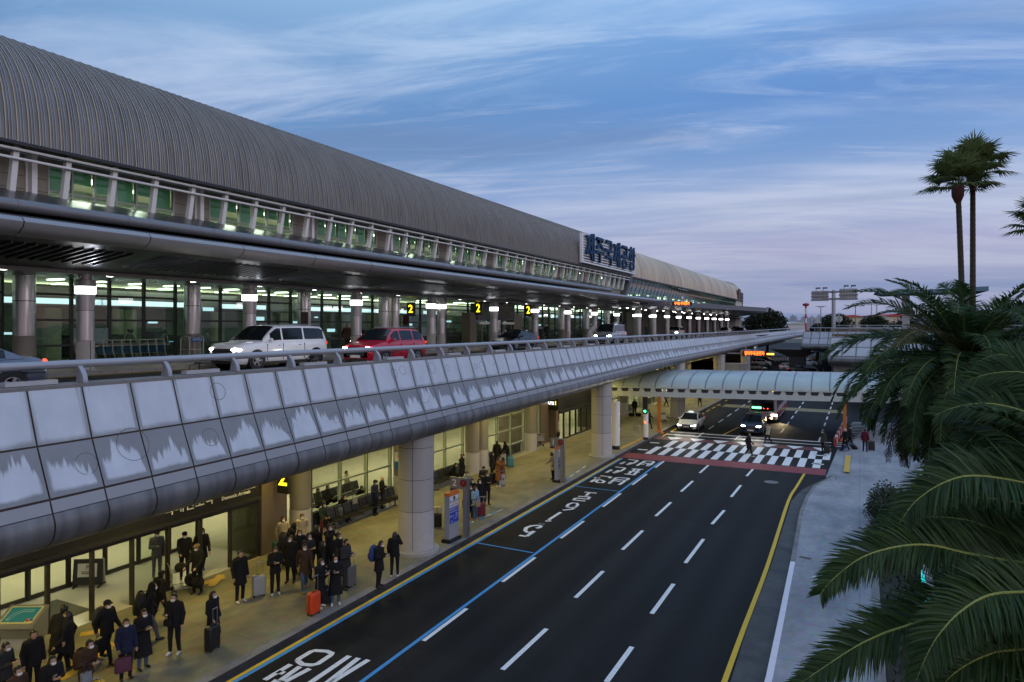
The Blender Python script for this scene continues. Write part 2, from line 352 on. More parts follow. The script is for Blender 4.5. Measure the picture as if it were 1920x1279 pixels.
M_RED = paint('road_paint_red', (.26,.03,.035), .35); M_PINKW = paint('kerb_paint_white', (.78,.74,.80), .12); M_TACT = paint('tactile_yellow', (.62,.40,.05), .25)
g = MB(); g.quad((-3000,-600,-.02), (3000,-600,-.02), (3000,6000,-.02), (-3000,6000,-.02)); struct(g.build('ground', M_GROUND))
XL = -15.42     # left kerb line (beyond the crossing)
def XK(y): return -15.19-.0086*max(-30, min(y, 52))
r = MB()
r.poly([(-15.0,-30,0), (6,-30,0), (6,47,0), (8,75,0), (14,95,0), (60,110,0), (60,420,0), (-60,420,0), (-60,128,0), (XK(128)-.1,128,0), (XK(52)-.1,52,0)])
struct(r.build('road', M_ASPH))
s = MB(); s.prism([(-60,-30,-.1),(XK(-30)-.32,-30,-.1),(XK(52)-.32,52,-.1),(XK(128)-.32,128,-.1),(-60,128,-.1)],(0,0,.25)); struct(s.build('pavement', M_SIDE))
k = MB(); y = -30.0
while y < 128:
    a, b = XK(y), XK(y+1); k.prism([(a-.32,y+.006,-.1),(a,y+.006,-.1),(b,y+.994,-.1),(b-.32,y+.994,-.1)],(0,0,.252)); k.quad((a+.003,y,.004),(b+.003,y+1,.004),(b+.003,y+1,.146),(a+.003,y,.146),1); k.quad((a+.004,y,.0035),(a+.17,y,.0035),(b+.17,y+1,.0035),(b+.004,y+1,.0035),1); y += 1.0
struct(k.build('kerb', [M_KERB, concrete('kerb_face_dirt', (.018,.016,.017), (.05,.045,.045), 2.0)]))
# ---- right-hand side: stepped gutter, kerb, path, planting bed
def P(*pts, z=0.0): return [at(x, y, z) for x, y in pts]
yel = P((1340,1330),(1358,1279),(1394,1180),(1440,1058),(1478,940),(1494,912),(1511,884))
gut_in = P((1352,1330),(1370,1279),(1401,1180),(1447,1058),(1484,940),(1503,920),(1530,906),(1549,898),(1556,893))
kerb_in = P((1422,1330),(1436,1279),(1457,1180),(1482,1060),(1499,965),(1511,935),(1526,915),(1556,900),(1563,892))
def strip(mb, a, b, z0=0, z1=None, mi=0):
    for i in range(len(a)-1):
        za = z0 if z1 is None else z1
        mb.quad((a[i].x,a[i].y,z0), (b[i].x,b[i].y,za), (b[i+1].x,b[i+1].y,za), (a[i+1].x,a[i+1].y,z0), mi)
def off(pl, d):
    out = []
    for i, p in enumerate(pl):
        t = (pl[min(i+1,len(pl)-1)] - pl[max(i-1,0)]).normalized(); out.append(p + Vector((t.y, -t.x, 0))*d)
    return out
def smooth_pl(pl, n=6):
    """Catmull-Rom through the points"""
    out = []
    for i in range(len(pl)-1):
        p0 = pl[max(i-1,0)]; p1 = pl[i]; p2 = pl[i+1]; p3 = pl[min(i+2,len(pl)-1)]
        for k in range(n):
            t = k/n
            out.append(.5*((2*p1)+(-p0+p2)*t+(2*p0-5*p1+4*p2-p3)*t*t+(-p0+3*p1-3*p2+p3)*t**3))
    return out+[pl[-1]]
lead = Vector((0,-30,0))
def ext(pl): return [pl[0]+lead]+pl
gi = ext(gut_in); ki = ext(kerb_in)
gm = MB(); strip(gm, gi, ki, .035)
strip(gm, [p-Vector((.0,0,0)) for p in gi], gi, -.02, .035)
struct(gm.build('gutter', M_GUTTER))
ko = off(ki, .175)
km = MB(); strip(km, ki, ki, .0, .16); 
n_white = 0
for i in range(len(ki)-1):
    white = ki[i].y < 26.0
    a, b, c, d = ki[i], ko[i], ko[i+1], ki[i+1]
    km.quad((a.x,a.y,.16),(b.x,b.y,.16),(c.x,c.y,.16),(d.x,d.y,.16), 1 if white else 0)
    L_ = (d-a).length; n = max(1, int(L_/1.0))
    for j in range(1, n):
        p = a.lerp(d, j/n); q = b.lerp(c, j/n); t = (d-a).normalized()*.006
        km.quad((p.x,p.y,.163),(q.x,q.y,.163),((q+t).x,(q+t).y,.163),((p+t).x,(p+t).y,.163), 0)
struct(km.build('kerb', [M_KERB, M_PINKW]))
BEDX = .62
pm = MB()
edge = [(BEDX-.22,-30), (BEDX-.22,46.6)]
pts = [Vector((p.x,p.y,.158)) for p in ko] + [Vector((-1.35,46.2,.158)), Vector((4.5,46.2,.158)), Vector((4.5,40.5,.158)), Vector((edge[1][0],40.5,.158)), Vector((edge[0][0],-30,.158))]
pm.poly(pts); pm.quad((-1.35,46.2,.158),(-1.9,47.6,.021),(4.5,47.6,.021),(4.5,46.2,.158)); struct(pm.build('path', M_PATH))
bm_ = MB(); bm_.box(BEDX-.22, BEDX, -30, 40.5, -.1, .22); bm_.box(BEDX, 14, 40.3, 40.5, -.1, .22); struct(bm_.build('kerb', M_KERB))
so = MB(); so.box(BEDX, 30, -30, 40.3, -.1, .13); so.box(4.52, 30, 40.52, 71.9, -.1, .12); struct(so.build('planting_bed', M_SOIL))
p2 = MB(); p2.poly([(-1.9,47.6,.02),(4.5,47.6,.02),(4.5,58,.16),(9,72,.16),(.5,72,.16),(-.6,62,.16),(-1.5,58,.16)]); p2.poly([(9,72,.16),(30,72,.15),(30,90,.15),(.5,72,.16)])
struct(p2.build('path', M_PATH))
# drain cover plates and the manhole of the far lane
o = MB(); c = at(1446,904); o.lathe([(.42,0),(.42,.006)], (c.x,c.y,0), 20); tag(o.build('manhole_cover', mat('cast_iron', (.16,.16,.16), .5, .6)), 'round pale iron manhole cover in the dark road before the crossing', 'manhole cover')
# ================================================================ markings
def seg(mb, a, b, w, z=.006, mi=0):
    a = Vector((a[0],a[1],0)); b = Vector((b[0],b[1],0)); t = (b-a).normalized(); n = Vector((-t.y,t.x,0))*w/2
    q = [a-n, b-n, b+n, a+n]
    mb.quad(*[(p.x,p.y,z) for p in (q[0],q[1],q[2],q[3])][::-1], mi)
def pline(mb, pl, w, z=.006, mi=0):
    l = off(pl, w/2); r_ = off(pl, -w/2)
    for i in range(len(pl)-1): mb.quad(*[(p.x,p.y,z) for p in (l[i],l[i+1],r_[i+1],r_[i])], mi)
m = MB(); m.quad((-14.83,-20,.006),(-14.70,-20,.006),(-15.28,47.9,.006),(-15.41,47.9,.006)); 
seg(m, yel[0]+lead, yel[0], .15); pline(m, smooth_pl(yel, 4), .15)
for y0 in (59, 62.2, 65.4, 68.6, 71.8, 75, 78.2, 81.4, 84.6, 90, 96): seg(m, (-15.15,y0), (-15.15,y0+1.9), .15)
seg(m, at(1355,1279-463), at(1385,1279-478), .15)
struct(m.build('yellow_line', M_YEL))
m = MB(); m.quad((-14.695,-20,.006),(-14.55,-20,.006),(-15.13,48,.006),(-15.275,48,.006))
b0, b1 = at(677.5,1279), at(1242.5,863); bd = (b1-b0)/(b1.y-b0.y)
def blueX(Y): return b0.x+bd.x*(Y-b0.y)
seg(m, (blueX(-20),-20), (blueX(48),48), .13)
for a, b in (((893,1018),(1000,1037)), ((1080,912),(1162,921.5)), ((1171,856),(1246,862.5)), ((600,1202-30),(720,1248-20))):
    if a[1] != 1172: seg(m, at(*a), at(*b), .10, .007)
struct(m.build('blue_line', M_BLUE))
m = MB()
for a, b in (((790,1201),(874,1141)), ((941,1091),(1001,1045)), ((1048,1009),(1092,977)), ((1127,950),(1161,925)), ((1184,909),(1212,889)), ((1229,877),(1250,862))):
    A_, B_ = at(*a), at(*b); seg(m, (blueX(A_.y)+.17,A_.y), (blueX(B_.y)+.17,B_.y), .14)
dl = [((942,1256),(1025,1179)), ((1079,1121),(1131,1071)), ((1167,1031),(1205,995)), ((1229.5,968),(1258,942)), ((1277,922),(1299,902)), ((1312,887),(1331,870)), ((1137,1279),(1185,1213)), ((1222,1151),(1263,1095)), ((1285,1056),(1319,1011)), ((1335,983),(1358,957)), ((1371,932),(1389,910)), ((1400,893),(1415,876))]
for a, b in dl: seg(m, at(*a), at(*b), .15)
# lanes beyond the crossing
for X, ys in ((-12.4, range(60,130,5)), (-9.3, range(60,130,5)), (-6.25, range(66,130,5)), (-3.0, range(62,130,5))):
    for y0 in ys: seg(m, (X,y0), (X,y0+2.6), .14)
struct(m.build('lane_dashes', M_WHITE))
# crossing: red ramp, two rows of blocks, sawteeth and the stop line
m = MB(); zc = .008
CR0, CR1 = -15.5, -1.95
m.quad((CR0,48.2,zc),(CR1,48.2,zc),(CR1,50.3,zc),(CR0,50.3,zc)); struct(m.build('red_band', M_RED)); m = MB(); m.quad((CR0,57.4,zc),(CR1,57.4,zc),(CR1,58.9,zc),(CR0,58.9,zc)); struct(m.build('red_band', paint('road_paint_dull_red', (.13,.03,.035), .4)))
m = MB(); nblk = 13; pitch = (12.4)/nblk
for i in range(nblk):
    x0 = -14.3+i*pitch
    m.quad((x0,50.45,.009),(x0+pitch*.5,50.45,.009),(x0+pitch*.5,53.8,.009),(x0,53.8,.009))
    m.quad((x0+pitch*.5-.0,53.85,.009),(x0+pitch,53.85,.009),(x0+pitch,57.2,.009),(x0+pitch*.5,57.2,.009))
for y0 in (52, 55.5):
    for xx in (CR0+.25, CR1-1.0): seg(m, (xx,y0), (xx+.75,y0), .35, .009)
for i in range(7):
    x0 = CR0+.8+i*1.9
    m.poly([(x0,58.95,.010),(x0+1.3,58.95,.010),(x0+.65,57.5,.010)][::1])
seg(m, (CR0+.3,62.0), (CR1-.1,62.0), .35); seg(m, (CR0+.3,60.4), (CR1-.1,60.4), .22)
struct(m.build('crosswalk_marking', M_WHITE))
m = MB()
for i in range(6):
    seg(m, (CR0+1.0,84+i*.5), (CR1+.6,83.4+i*.5), .22)
seg(m, at(1350,760), at(1350,761), .1)
struct(m.build('yellow_band', paint('road_paint_cream', (.62,.52,.26), .35)))
m = MB()
for i in range(16):
    seg(m, (-1.7+.07*i, 60.2+i*1.05), (1.2+.12*i, 61.2+i*1.05), .22, .007)
struct(m.build('hatch_marking', M_WHITE))
# ---- lettering on the taxi lane: painted strokes as they lie on the road
def strokes(mb, src, ox, oy, k, w, z=.0065):
    for pl in src:
        pts = [at(ox+px/k, oy+py/k) for px, py in pl]
        pts = [Vector((p.x,p.y,z)) for p in pts]
        pline(mb, pts, w, z) if len(pts) > 2 else seg(mb, pts[0], pts[1], w, z)
m = MB()
T1 = [ [(870,466),(1015,480)], [(930,474),(888,510)], [(795,517),(925,525)], [(935,524),(905,556)], [(912,553),(770,538)], [(765,538),(735,562)], [(725,560),(880,575)],
       [(655,640),(680,612),(730,595),(778,600),(790,615),(770,640),(720,655),(672,648),(655,636)], [(770,640),(720,672),(610,684)], [(585,708),(440,800)], [(400,815),(470,812)],
       [(330,848),(352,840),(382,848),(362,856),(330,850)], [(320,865),(355,873),(345,895),(300,918),(262,912)], [(272,905),(230,940),(190,985)], [(262,905),(200,880),(175,905),(160,945)], [(90,982),(170,1000),(200,975)] ]
strokes(m, T1[:11], 960, 850, 6.4, .17)
strokes(m, [[(333,850),(383,846)],[(333,844),(383,852)]], 960, 850, 6.4, .20)
strokes(m, [[(85,985),(176,999)], [(172,998),(266,936)]], 960, 850, 6.4, .19); strokes(m, [[(266,936),(228,951),(180,948),(156,926),(172,894),(232,872),(305,866),(350,875),(334,891),(292,901)]], 960, 850, 6.4, .19, .0072)
T2 = [ [(1395,74),(1515,88)], [(1510,90),(1460,118),(1380,140)], [(1432,112),(1382,136)], [(1300,130),(1355,104)], [(1300,116),(1335,124)],
       [(1575,100),(1610,92),(1690,98),(1705,108),(1680,120),(1620,122),(1575,112),(1575,100)], [(1640,122),(1620,155)], [(1620,157),(1690,125)], [(1500,150),(1560,112)], [(1540,130),(1590,134)],
       [(1240,164),(1365,178)], [(1360,180),(1310,212),(1218,240)], [(1280,204),(1218,236)], [(1132,232),(1195,196)], [(1165,208),(1205,214)],
       [(1435,185),(1575,195)], [(1480,190),(1450,214)], [(1530,194),(1500,220)], [(1400,216),(1535,228)], [(1435,220),(1400,246)], [(1500,226),(1465,256)], [(1350,248),(1478,262)],
       [(1060,270),(1190,284)], [(1190,284),(1165,300)], [(1040,298),(1010,312),(1075,322),(1110,338),(1085,355),(1030,352),(1005,340),(1030,322)], [(1040,290),(945,345)], [(985,290),(1060,300)],
       [(1255,292),(1410,302)], [(1255,294),(1225,312)], [(1405,304),(1370,326)], [(1225,314),(1370,326)], [(1225,316),(1165,365)], [(1160,345),(1205,352)], [(1360,330),(1285,380)], [(1230,330),(1300,340)] ]
strokes(m, T2, 960, 850, 6.4, .19)
T3 = [ [(680,430),(760,490),(920,500),(1010,480),(1220,340),(1245,310),(1160,275),(960,262),(900,280),(700,400),(680,430)], [(570,490),(140,745)], [(350,610),(460,635)], [(720,525),(380,765)], [(880,560),(420,800)], [(270,760),(450,790)],
       [(1530,350),(870,800)], [(1680,385),(1150,800)], [(1840,415),(1210,800)] ]
strokes(m, T3, 480, 1190, 8.727, .17)
strokes(m, [[(870,800),(300,1150)], [(1150,800),(600,1200)]], 480, 1190, 8.727, .17)
struct(m.build('road_lettering', M_WHITE))
# pavement guide tape and tactile strips
m = MB()
for a, b in (((872,985),(943,955)), ((1062,899),(1098,874)), ((1018,900),(1058,900))):
    A_, B_ = at(*a, .15), at(*b, .15)
    for j in range(6):
        seg(m, A_.lerp(B_, j/6), A_.lerp(B_, (j+.98)/6), .11, .156, j % 2)
struct(m.build('queue_tape', [M_BLUE, paint('tape_white', (.6,.6,.52), .2)]))
m = MB(); zt = .154
for a, b, w in (((135,1250),(215,1205),.3), ((128,1175),(178,1155),.3), ((150,1190),(215,1180),.3), ((372,1098),(420,1082),.3), ((110,1275),(150,1255),.3), ((395,1100),(415,1078),.28), ((170,1238),(205,1215),.3), ((1162,842),(1205,822),.3)):
    zt += .0015; seg(m, at(*a, .15), at(*b, .15), w, zt)
seg(m, (-.75,49.2), (-.75,55.5), .35, .17)
struct(m.build('tactile_strip', M_TACT))
# ================================================================ terminal building
def roof_metal(name, c0, c1, rough=.42, metal=.75, sc_=2.2):
    m, nt, b = nmat(name)
    tc = N(nt, 'ShaderNodeTexCoord'); mp = N(nt, 'ShaderNodeMapping'); mp.inputs['Scale'].default_value = (.25, 1.2, .25); L(nt, tc, 'Object', mp, 'Vector')
    n = N(nt, 'ShaderNodeTexNoise'); n.inputs['Scale'].default_value = sc_; n.inputs['Detail'].default_value = 6; L(nt, mp, 'Vector', n, 'Vector')
    r = N(nt, 'ShaderNodeValToRGB'); r.color_ramp.elements[0].color = rgba(c0); r.color_ramp.elements[1].color = rgba(c1); r.color_ramp.elements[0].position = .3; r.color_ramp.elements[1].position = .7
    L(nt, n, 'Fac', r, 'Fac'); L(nt, r, 'Color', b, 'Base Color'); b.inputs['Metallic'].default_value = metal
    rr = N(nt, 'ShaderNodeMapRange'); rr.inputs['To Min'].default_value = rough-.1; rr.inputs['To Max'].default_value = rough+.1; L(nt, n, 'Fac', rr, 'Value'); L(nt, rr, 'Result', b, 'Roughness')
    return m
M_ROOF = roof_metal('roof_zinc', (.155,.148,.142), (.255,.245,.235), .5, .4)
M_RIBG = mat('roof_rib_gold', (.48,.39,.25), .45, .3); M_RIBS = mat('roof_rib_silver', (.37,.365,.36), .4, .3)
M_ROOF2 = roof_metal('roof_bronze', (.42,.31,.20), (.66,.53,.36), .45, .35, .5)
M_DARK = mat('dark_metal', (.035,.035,.038), .5, .4); M_BLACK = mat('black_plastic', (.012,.012,.013), .5)
M_WHITEM = mat('white_painted_steel', (.80,.79,.76), .45, 0, .06); M_BEIGE = mat('beige_cladding', (.30,.265,.21), .6, 0, .1, 1.2)
M_ALU = mat('brushed_aluminium', (.30,.30,.32), .35, .85, .1, 2, stretch=(.3,.3,4)); M_ALUD = mat('grey_aluminium', (.20,.20,.215), .38, .8, .12, 1.2)
M_CANOPY = mat('canopy_panel', (.085,.085,.095), .32, .6, .15, .8); M_SOFF = mat('soffit_panel', (.036,.034,.036), .35, .5, .15, .8)
M_GFRAME = mat('green_window_frame', (.20,.30,.24), .5); M_WARMW = mat('warm_wall', (.50,.47,.38), .7)
M_STONE = mat('granite_cladding', (.19,.175,.155), .45, 0, .2, 14); M_GRAN = mat('brown_granite', (.13,.10,.075), .4, 0, .2, 20)
M_GLASS = glass('clear_green_glass', (.55,.78,.70), .9, .015); M_GLASSU = glass('upper_green_glass', (.62,.80,.72), .9, .03); M_GLASSW = glass('door_glass', (.86,.92,.84), .8, .01)
M_LITE = emis('ceiling_light_white', (1,.97,.80), 6.0, False); M_LITEB = emis('light_band_white', (.95,.97,1), 9.0); M_LITEBL = emis('lit_sign_blue_white', (.72,.80,1), 1.1, False)
M_DOWN = emis('downlight_disc', (1,.98,.92), 18, False)
M_BLIND = mat('roller_blind', (.19,.31,.25), .8, 0, .15, .8)
_nt = M_BLIND.node_tree; _b = _nt.nodes['Principled BSDF']; _t = N(_nt, 'ShaderNodeBsdfTranslucent'); _t.inputs['Color'].default_value = (.26,.42,.34,1); _ms = N(_nt, 'ShaderNodeMixShader'); _ms.inputs['Fac'].default_value = .55
L(_nt, _b, 'BSDF', _ms, 1); L(_nt, _t, 'BSDF', _ms, 2); L(_nt, _ms, 'Shader', _nt.nodes['Material Output'], 'Surface')
M_GLASSL = glass('lower_teal_glass', (.44,.64,.58), 1.3, .015); M_GLASSF = glass('far_wing_glass', (.42,.68,.56), .35, .05)
YG = 15.6; PIT = 7.6
def grid_y(k): return YG + PIT*k + (1.2 if k >= 4 else 0)      # an expansion joint doubles the columns at k = 3/4
COLY = [grid_y(k) for k in (-2,-1,0,1,2,3)] + [grid_y(3)+1.2] + [grid_y(k) for k in range(5, 11)]
tb = thing('terminal_building', 'long airport terminal with a ribbed grey barrel roof above a band of green windows', 'airport terminal', (-28.7, 0, 0))
OX = 28.7
def tpart(mb, name, mats, smooth=None):
    o = mb.build(name, mats, tb, smooth); o.location = (OX, 0, 0); return o
Y0B, Y1B = -6.0, 90.5
prof = [(-27.45,16.25),(-27.5,16.9),(-27.58,17.5),(-27.75,18.2),(-28.02,18.85),(-28.45,19.5),(-29.0,20.08),(-29.7,20.6),(-30.6,21.05),(-31.8,21.4),(-33.4,21.7),(-36,21.95),(-42,22.1)]
# ribbed barrel roof: pans and three standing seams per module
def pnorm(i):
    a = prof[max(i-1,0)]; b = prof[min(i+1,len(prof)-1)]; dx, dz = b[0]-a[0], b[1]-a[1]; l = math.hypot(dx, dz); return (dz/l, -dx/l)
mb = MB(); y = Y0B; MOD = .385; ys = []
while y < Y1B:
    for u, h, mi in ((0,0,0),(.080,0,0),(.088,.045,1),(.122,.045,1),(.130,0,0),(.205,0,0),(.212,.028,2),(.232,.028,2),(.239,0,0),(.305,0,0),(.312,.028,2),(.332,.028,2),(.339,0,0)): ys.append((y+u, h, mi))
    y += MOD
rings = []
for yy, h, mi in ys:
    rings.append([(p[0]+pnorm(i)[0]*h, yy, p[1]-0*h+pnorm(i)[1]*h) for i, p in enumerate(prof)])
mb.loft(rings, 0, closed=False, mis=lambda i, k: ys[i][2] if ys[i][1] > 0 or (i+1 < len(ys) and ys[i+1][1] > 0) else 0)
tpart(mb, 'roof', [M_ROOF, M_RIBG, M_RIBS], 50)
mb = MB(); mb.box(-28.6,-27.42,Y0B,Y1B,16.12,16.245); tpart(mb, 'roof_edge', M_DARK)
mb = MB(); mb.box(-28.95,-28.7,Y0B,Y1B,15.93,16.115); tpart(mb, 'spandrel', M_BEIGE); mb = MB(); mb.box(-29.2,-28.95,Y0B,Y1B,11.5,14.35); tpart(mb, 'spandrel', M_BEIGE)
# second, farther roof section of bronze sheet, its end cut square
mb = MB(); Y2 = 192.0; rings = []; yy = Y1B+1.0
while yy <= Y2+.01:
    for dy_, h in ((0,0),(.04,.02),(.10,.02),(.14,0)): rings.append([(p[0]+pnorm(i)[0]*h-.25, yy+dy_, p[1]+pnorm(i)[1]*h-.25*(p[0]<-29)) for i, p in enumerate(prof)])
    yy += 2.5
mb.loft(rings, 0, closed=False); tpart(mb, 'roof', M_ROOF2, 50)
mb = MB(); pp = [(p[0]-.05, p[1]) for p in prof]; mb.prism([(p[0], Y1B, p[1]) for p in pp] + [(-42, Y1B, 13.5), (-28.3, Y1B, 13.5)], (0, 1.0, 0)); tpart(mb, 'party_wall', M_ALUD, 40)
mb = MB(); mb.prism([(p[0]-.3, Y2+.3, p[1]) for p in prof] + [(-42, Y2+.3, .1), (-28.4, Y2+.3, .1)], (0, .4, 0)); tpart(mb, 'gable_wall', M_BEIGE)
# clerestory windows
nb = 0; yb = YG-3*PIT
bays = []
k = -3
while True:
    a = YG+PIT*k
    if a > Y1B-4: break
    bays.append(a); k += 1
for a in bays:
    mb = MB(); mb.box(-28.8,-28.62,a-.17,a+.17,14.2,16.11); mb.box(-28.62,-28.35,a-.10,a+.10,14.2,16.11)
    tpart(mb, 'post', M_WHITEM)
    mb = MB(); mb.box(-28.86,-28.72,a+.18,a+.72,14.2,15.925)
    for z in (14.75, 15.25): mb.box(-28.719,-28.717,a+.18,a+.72,z,z+.02,1)
    tpart(mb, 'wall_panel', [M_BEIGE, M_DARK]); mb = MB(); mb.box(-28.86,-28.72,a+6.32,a+7.42,14.2,15.925)
    for z in (14.75, 15.25): mb.box(-28.719,-28.717,a+6.32,a+7.42,z,z+.02,1)
    tpart(mb, 'wall_panel', [M_BEIGE, M_DARK])
    mb = MB(); w0, w1 = a+.72, a+6.32; n = 6
    for i in range(n+1):
        yy = w0+(w1-w0)*i/n; mb.box(-28.84,-28.70,yy-.035,yy+.035,14.2,15.92)
    for z in (14.86, 15.86): mb.box(-28.83,-28.71,w0,w1,z-.03,z+.03)
    wf = tpart(mb, 'window', mat('window_frame_grey', (.42,.42,.40), .5))
    mb = MB(); mb.quad((-28.78,w0,14.2),(-28.78,w1,14.2),(-28.78,w1,15.86),(-28.78,w0,15.86)); pn = mb.build('pane', M_GLASSU, wf)
    mb = MB()
    for i in range(n):
        zb = random.choice((14.92,14.92,14.92,15.1,15.35)); ya = w0+(w1-w0)*i/n; mb.box(-28.95,-28.93,ya+.03,ya+(w1-w0)/n-.03,zb,15.9)
    mb.build('roller_blind', M_BLIND, wf)
# leaning struts and the two rails that tie them
y = YG-3*PIT+.95
while y < Y1B-.5:
    mb = MB(); mb.prism([(-27.72,y-.1,16.1),(-27.95,y-.1,16.1),(-28.28,y-.1,14.3),(-28.05,y-.1,14.3)], (0,.2,0)); tpart(mb, 'strut', M_WHITEM); y += PIT/4
for z, X in ((15.98,-27.62),(15.66,-27.70)):
    mb = MB(); mb.tube([(X,Y0B,z),(X,Y1B,z)], .055, 8); tpart(mb, 'rail', M_WHITEM, 40)
# upper hall: floor, ceiling, back wall, lights
mb = MB(); mb.box(-45,-29.7,Y0B,190,7.6,7.74); tpart(mb, 'hall_floor', mat('hall_floor_tile', (.22,.23,.22), .25))
mb = MB(); mb.box(-45,-29.05,Y0B,190,11.56,11.7); mb.box(-45,-29.0,Y0B,190,16.0,16.1); tpart(mb, 'hall_ceiling', mat('hall_ceiling_tile', (.70,.68,.55), .8))
mb = MB(); mb.box(-45,-44.8,Y0B,190,7.74,20); mb.box(-34,-33.8,Y0B,190,11.7,16); tpart(mb, 'hall_wall', mat('hall_wall_paint', (.26,.33,.28), .7))
random.seed(11)
for k in range(-1, 12):
    a = YG+PIT*k
    mb = MB()
    for j in range(4): 
        for X in random.sample((-31.5,-34.5,-38,-42),3): mb.box(X-.5, X+.5, a+.6+j*1.9, a+.8+j*1.9, 11.50, 11.545)
    tpart(mb, 'ceiling_light', M_LITE)
    mb = MB()
    for j in range(3): mb.box(-31.6,-30.2,a+1.2+j*2.4,a+1.7+j*2.4,15.93,15.98)
    tpart(mb, 'ceiling_light', M_LITE)
    mb = MB(); mb.box(-36.1,-36.0,a+.05,a+PIT-.05-(k%3)*1.9,10.60,10.88)
    mb.box(-36.2,-36.1,a,a+PIT,10.4,11.5,1); tpart(mb, 'lit_fascia', [M_LITEBL, M_DARK])
    mb = MB()        # check-in desks, kiosks and screens seen dimly through the glass
    for j in range(6):
        yy = a+random.uniform(.3,7.2); XX = random.uniform(-40,-33); mb.box(XX-.8,XX,yy-.45,yy+.45,7.74,8.7+random.random()*.5)
        if random.random() < .5: mb.box(XX+.01,XX+.03,yy-.25,yy+.25,8.5,8.57,1)
    for j in range(4):
        yy = a+random.uniform(.3,7.2); XX = random.uniform(-37,-31.5); mb.ellipsoid((XX,yy,8.55),(.24,.2,.55),8,6); mb.ellipsoid((XX,yy,9.25),(.11,.11,.14),8,5); mb.box(XX-.14,XX+.14,yy-.12,yy+.12,7.75,8.3)
    for j in range(2):
        yy = a+random.uniform(.3,7); zz = random.uniform(9.0,10.4); ww = random.uniform(.15,.45); XX = random.uniform(-38,-32); mb.box(XX-.1,XX,yy-ww,yy+ww,zz,zz+ww*.6,2)
    for j in range(2):
        yy = a+random.uniform(.3,7); mb.lathe([(.45,0),(.45,3.8)], (-39,yy,7.75), 14, 3)
    tpart(mb, 'check_in_desk', [M_DARK, emis('screen_blue', (.15,.50,.8), 1.1, False), emis('screen_white', (.7,.85,1), 1.5, False), mat('hall_column', (.30,.32,.24), .6)])
for k in range(-1, 12, 2): area('hall_lamp', (-36, YG+PIT*k+4, 11.4), .8, 270, (1,.95,.72), shape='RECTANGLE', sy=10)
for k in range(-1, 9): area('hall_ceiling_fill', (-35.6, YG+PIT*k+3.8, 10.5), .3, 120, (1,.93,.66), (PI,0,0), 'RECTANGLE', 7)  # added upward lights without a fitting, only to brighten the hall ceiling
for k in range(-2, 9): area('gallery_lamp', (-30.4, YG+PIT*k+3.5, 15.85), .4, 150, (1,.97,.8), shape='RECTANGLE', sy=5)
# deck-level glass front, one window per bay, with dark mullions
edges = [grid_y(-2)]+[grid_y(k) for k in (-1,0,1,2,3)]+[grid_y(3)+1.2]+[grid_y(k) for k in range(5,12)]
GATE_U = (grid_y(3)+1.2+3.6, grid_y(5)+2.6)   # the number-2 entrance
for a, b in zip(edges[:-1], edges[1:]):
    if b-a < 2: continue
    mb = MB(); n = 4; wy = [a+.5+(b-a-1.0)*i/n for i in range(n+1)]
    for i, yy in enumerate(wy): mb.box(-29.72,-29.55,yy-.045,yy+.045,7.76,11.5)
    for z in (7.85, 8.68, 9.74, 10.80): mb.box(-29.70,-29.565,wy[0],wy[-1],z-.045,z+.045)
    wf = tpart(mb, 'window', M_DARK)
    mb = MB(); mb.quad((-29.64,a,10.80),(-29.64,b,10.80),(-29.64,b,11.5),(-29.64,a,11.5)); mb.build('pane', M_GLASS, wf)
    mb = MB(); mb.quad((-29.64,a,7.76),(-29.64,b,7.76),(-29.64,b,10.80),(-29.64,a,10.80)); mb.build('pane', M_GLASSL, wf)
    mb = MB()          # film on the upper lights, frosted lower strip on some
    if random.random() < .6: 
        mb.quad((-29.62,wy[1],8.72),(-29.62,wy[2],8.72),(-29.62,wy[2],9.4),(-29.62,wy[1],9.4)); mb.build('frosted_film', mat('frosted_film', (.16,.25,.24), .3), wf)
M_COLM = mat('column_steel', (.42,.41,.41), .30, .8, .1, .6, stretch=(1,1,.3)); M_COLB = mat('column_base_stone', (.36,.35,.34), .6, 0, .12, 8)
for yy in edges:
    mb = MB(); mb.lathe([(.39,0),(.39,1.35)], (-29.05,yy,7.75), 28, 0); mb.lathe([(.38,1.365),(.38,3.9)], (-29.05,yy,7.75), 28, 1); mb.lathe([(.385,2.7),(.385,2.73)], (-29.05,yy,7.75), 28, 2)
    tpart(mb, 'column', [M_STONE, M_COLM, M_DARK], 30)
mb = MB(); mb.box(-29.55,-25.2,Y0B,190,11.46,11.52); tpart(mb, 'porch_ceiling', M_SOFF)
# the entrance marked 2 on the upper level
yg0, yg1 = 50.6, 57.6
mb = MB(); mb.box(-29.5,-28.7,yg0-1.1,yg0,7.75,10.6); tpart(mb, 'entrance_wall', mat('brown_panel', (.11,.085,.06), .5)); mb = MB(); mb.box(-29.5,-28.7,yg1,yg1+1.8,7.75,10.6); tpart(mb, 'entrance_wall', mat('brown_panel', (.11,.085,.06), .5))
mb = MB(); mb.box(-29.3,-28.6,yg0,yg1,10.0,11.4); tpart(mb, 'entrance_header', M_BLACK)
mb = MB(); mb.box(-28.62,-28.5,yg0+.3,yg0+2.6,9.62,9.84); tpart(mb, 'door_operator', mat('white_plastic', (.6,.6,.6), .4)); mb = MB(); mb.box(-28.62,-28.5,yg1-2.6,yg1-.3,9.62,9.84); tpart(mb, 'door_operator', mat('white_plastic', (.6,.6,.6), .4))
mb = MB()
for yy in (yg0+.1,yg0+1.4,yg0+2.7,yg1-2.7,yg1-1.4,yg1-.1): mb = MB(); mb.box(-29.0,-28.9,yy-.05,yy+.05,7.76,9.6); tpart(mb, 'door_frame', M_ALUD)
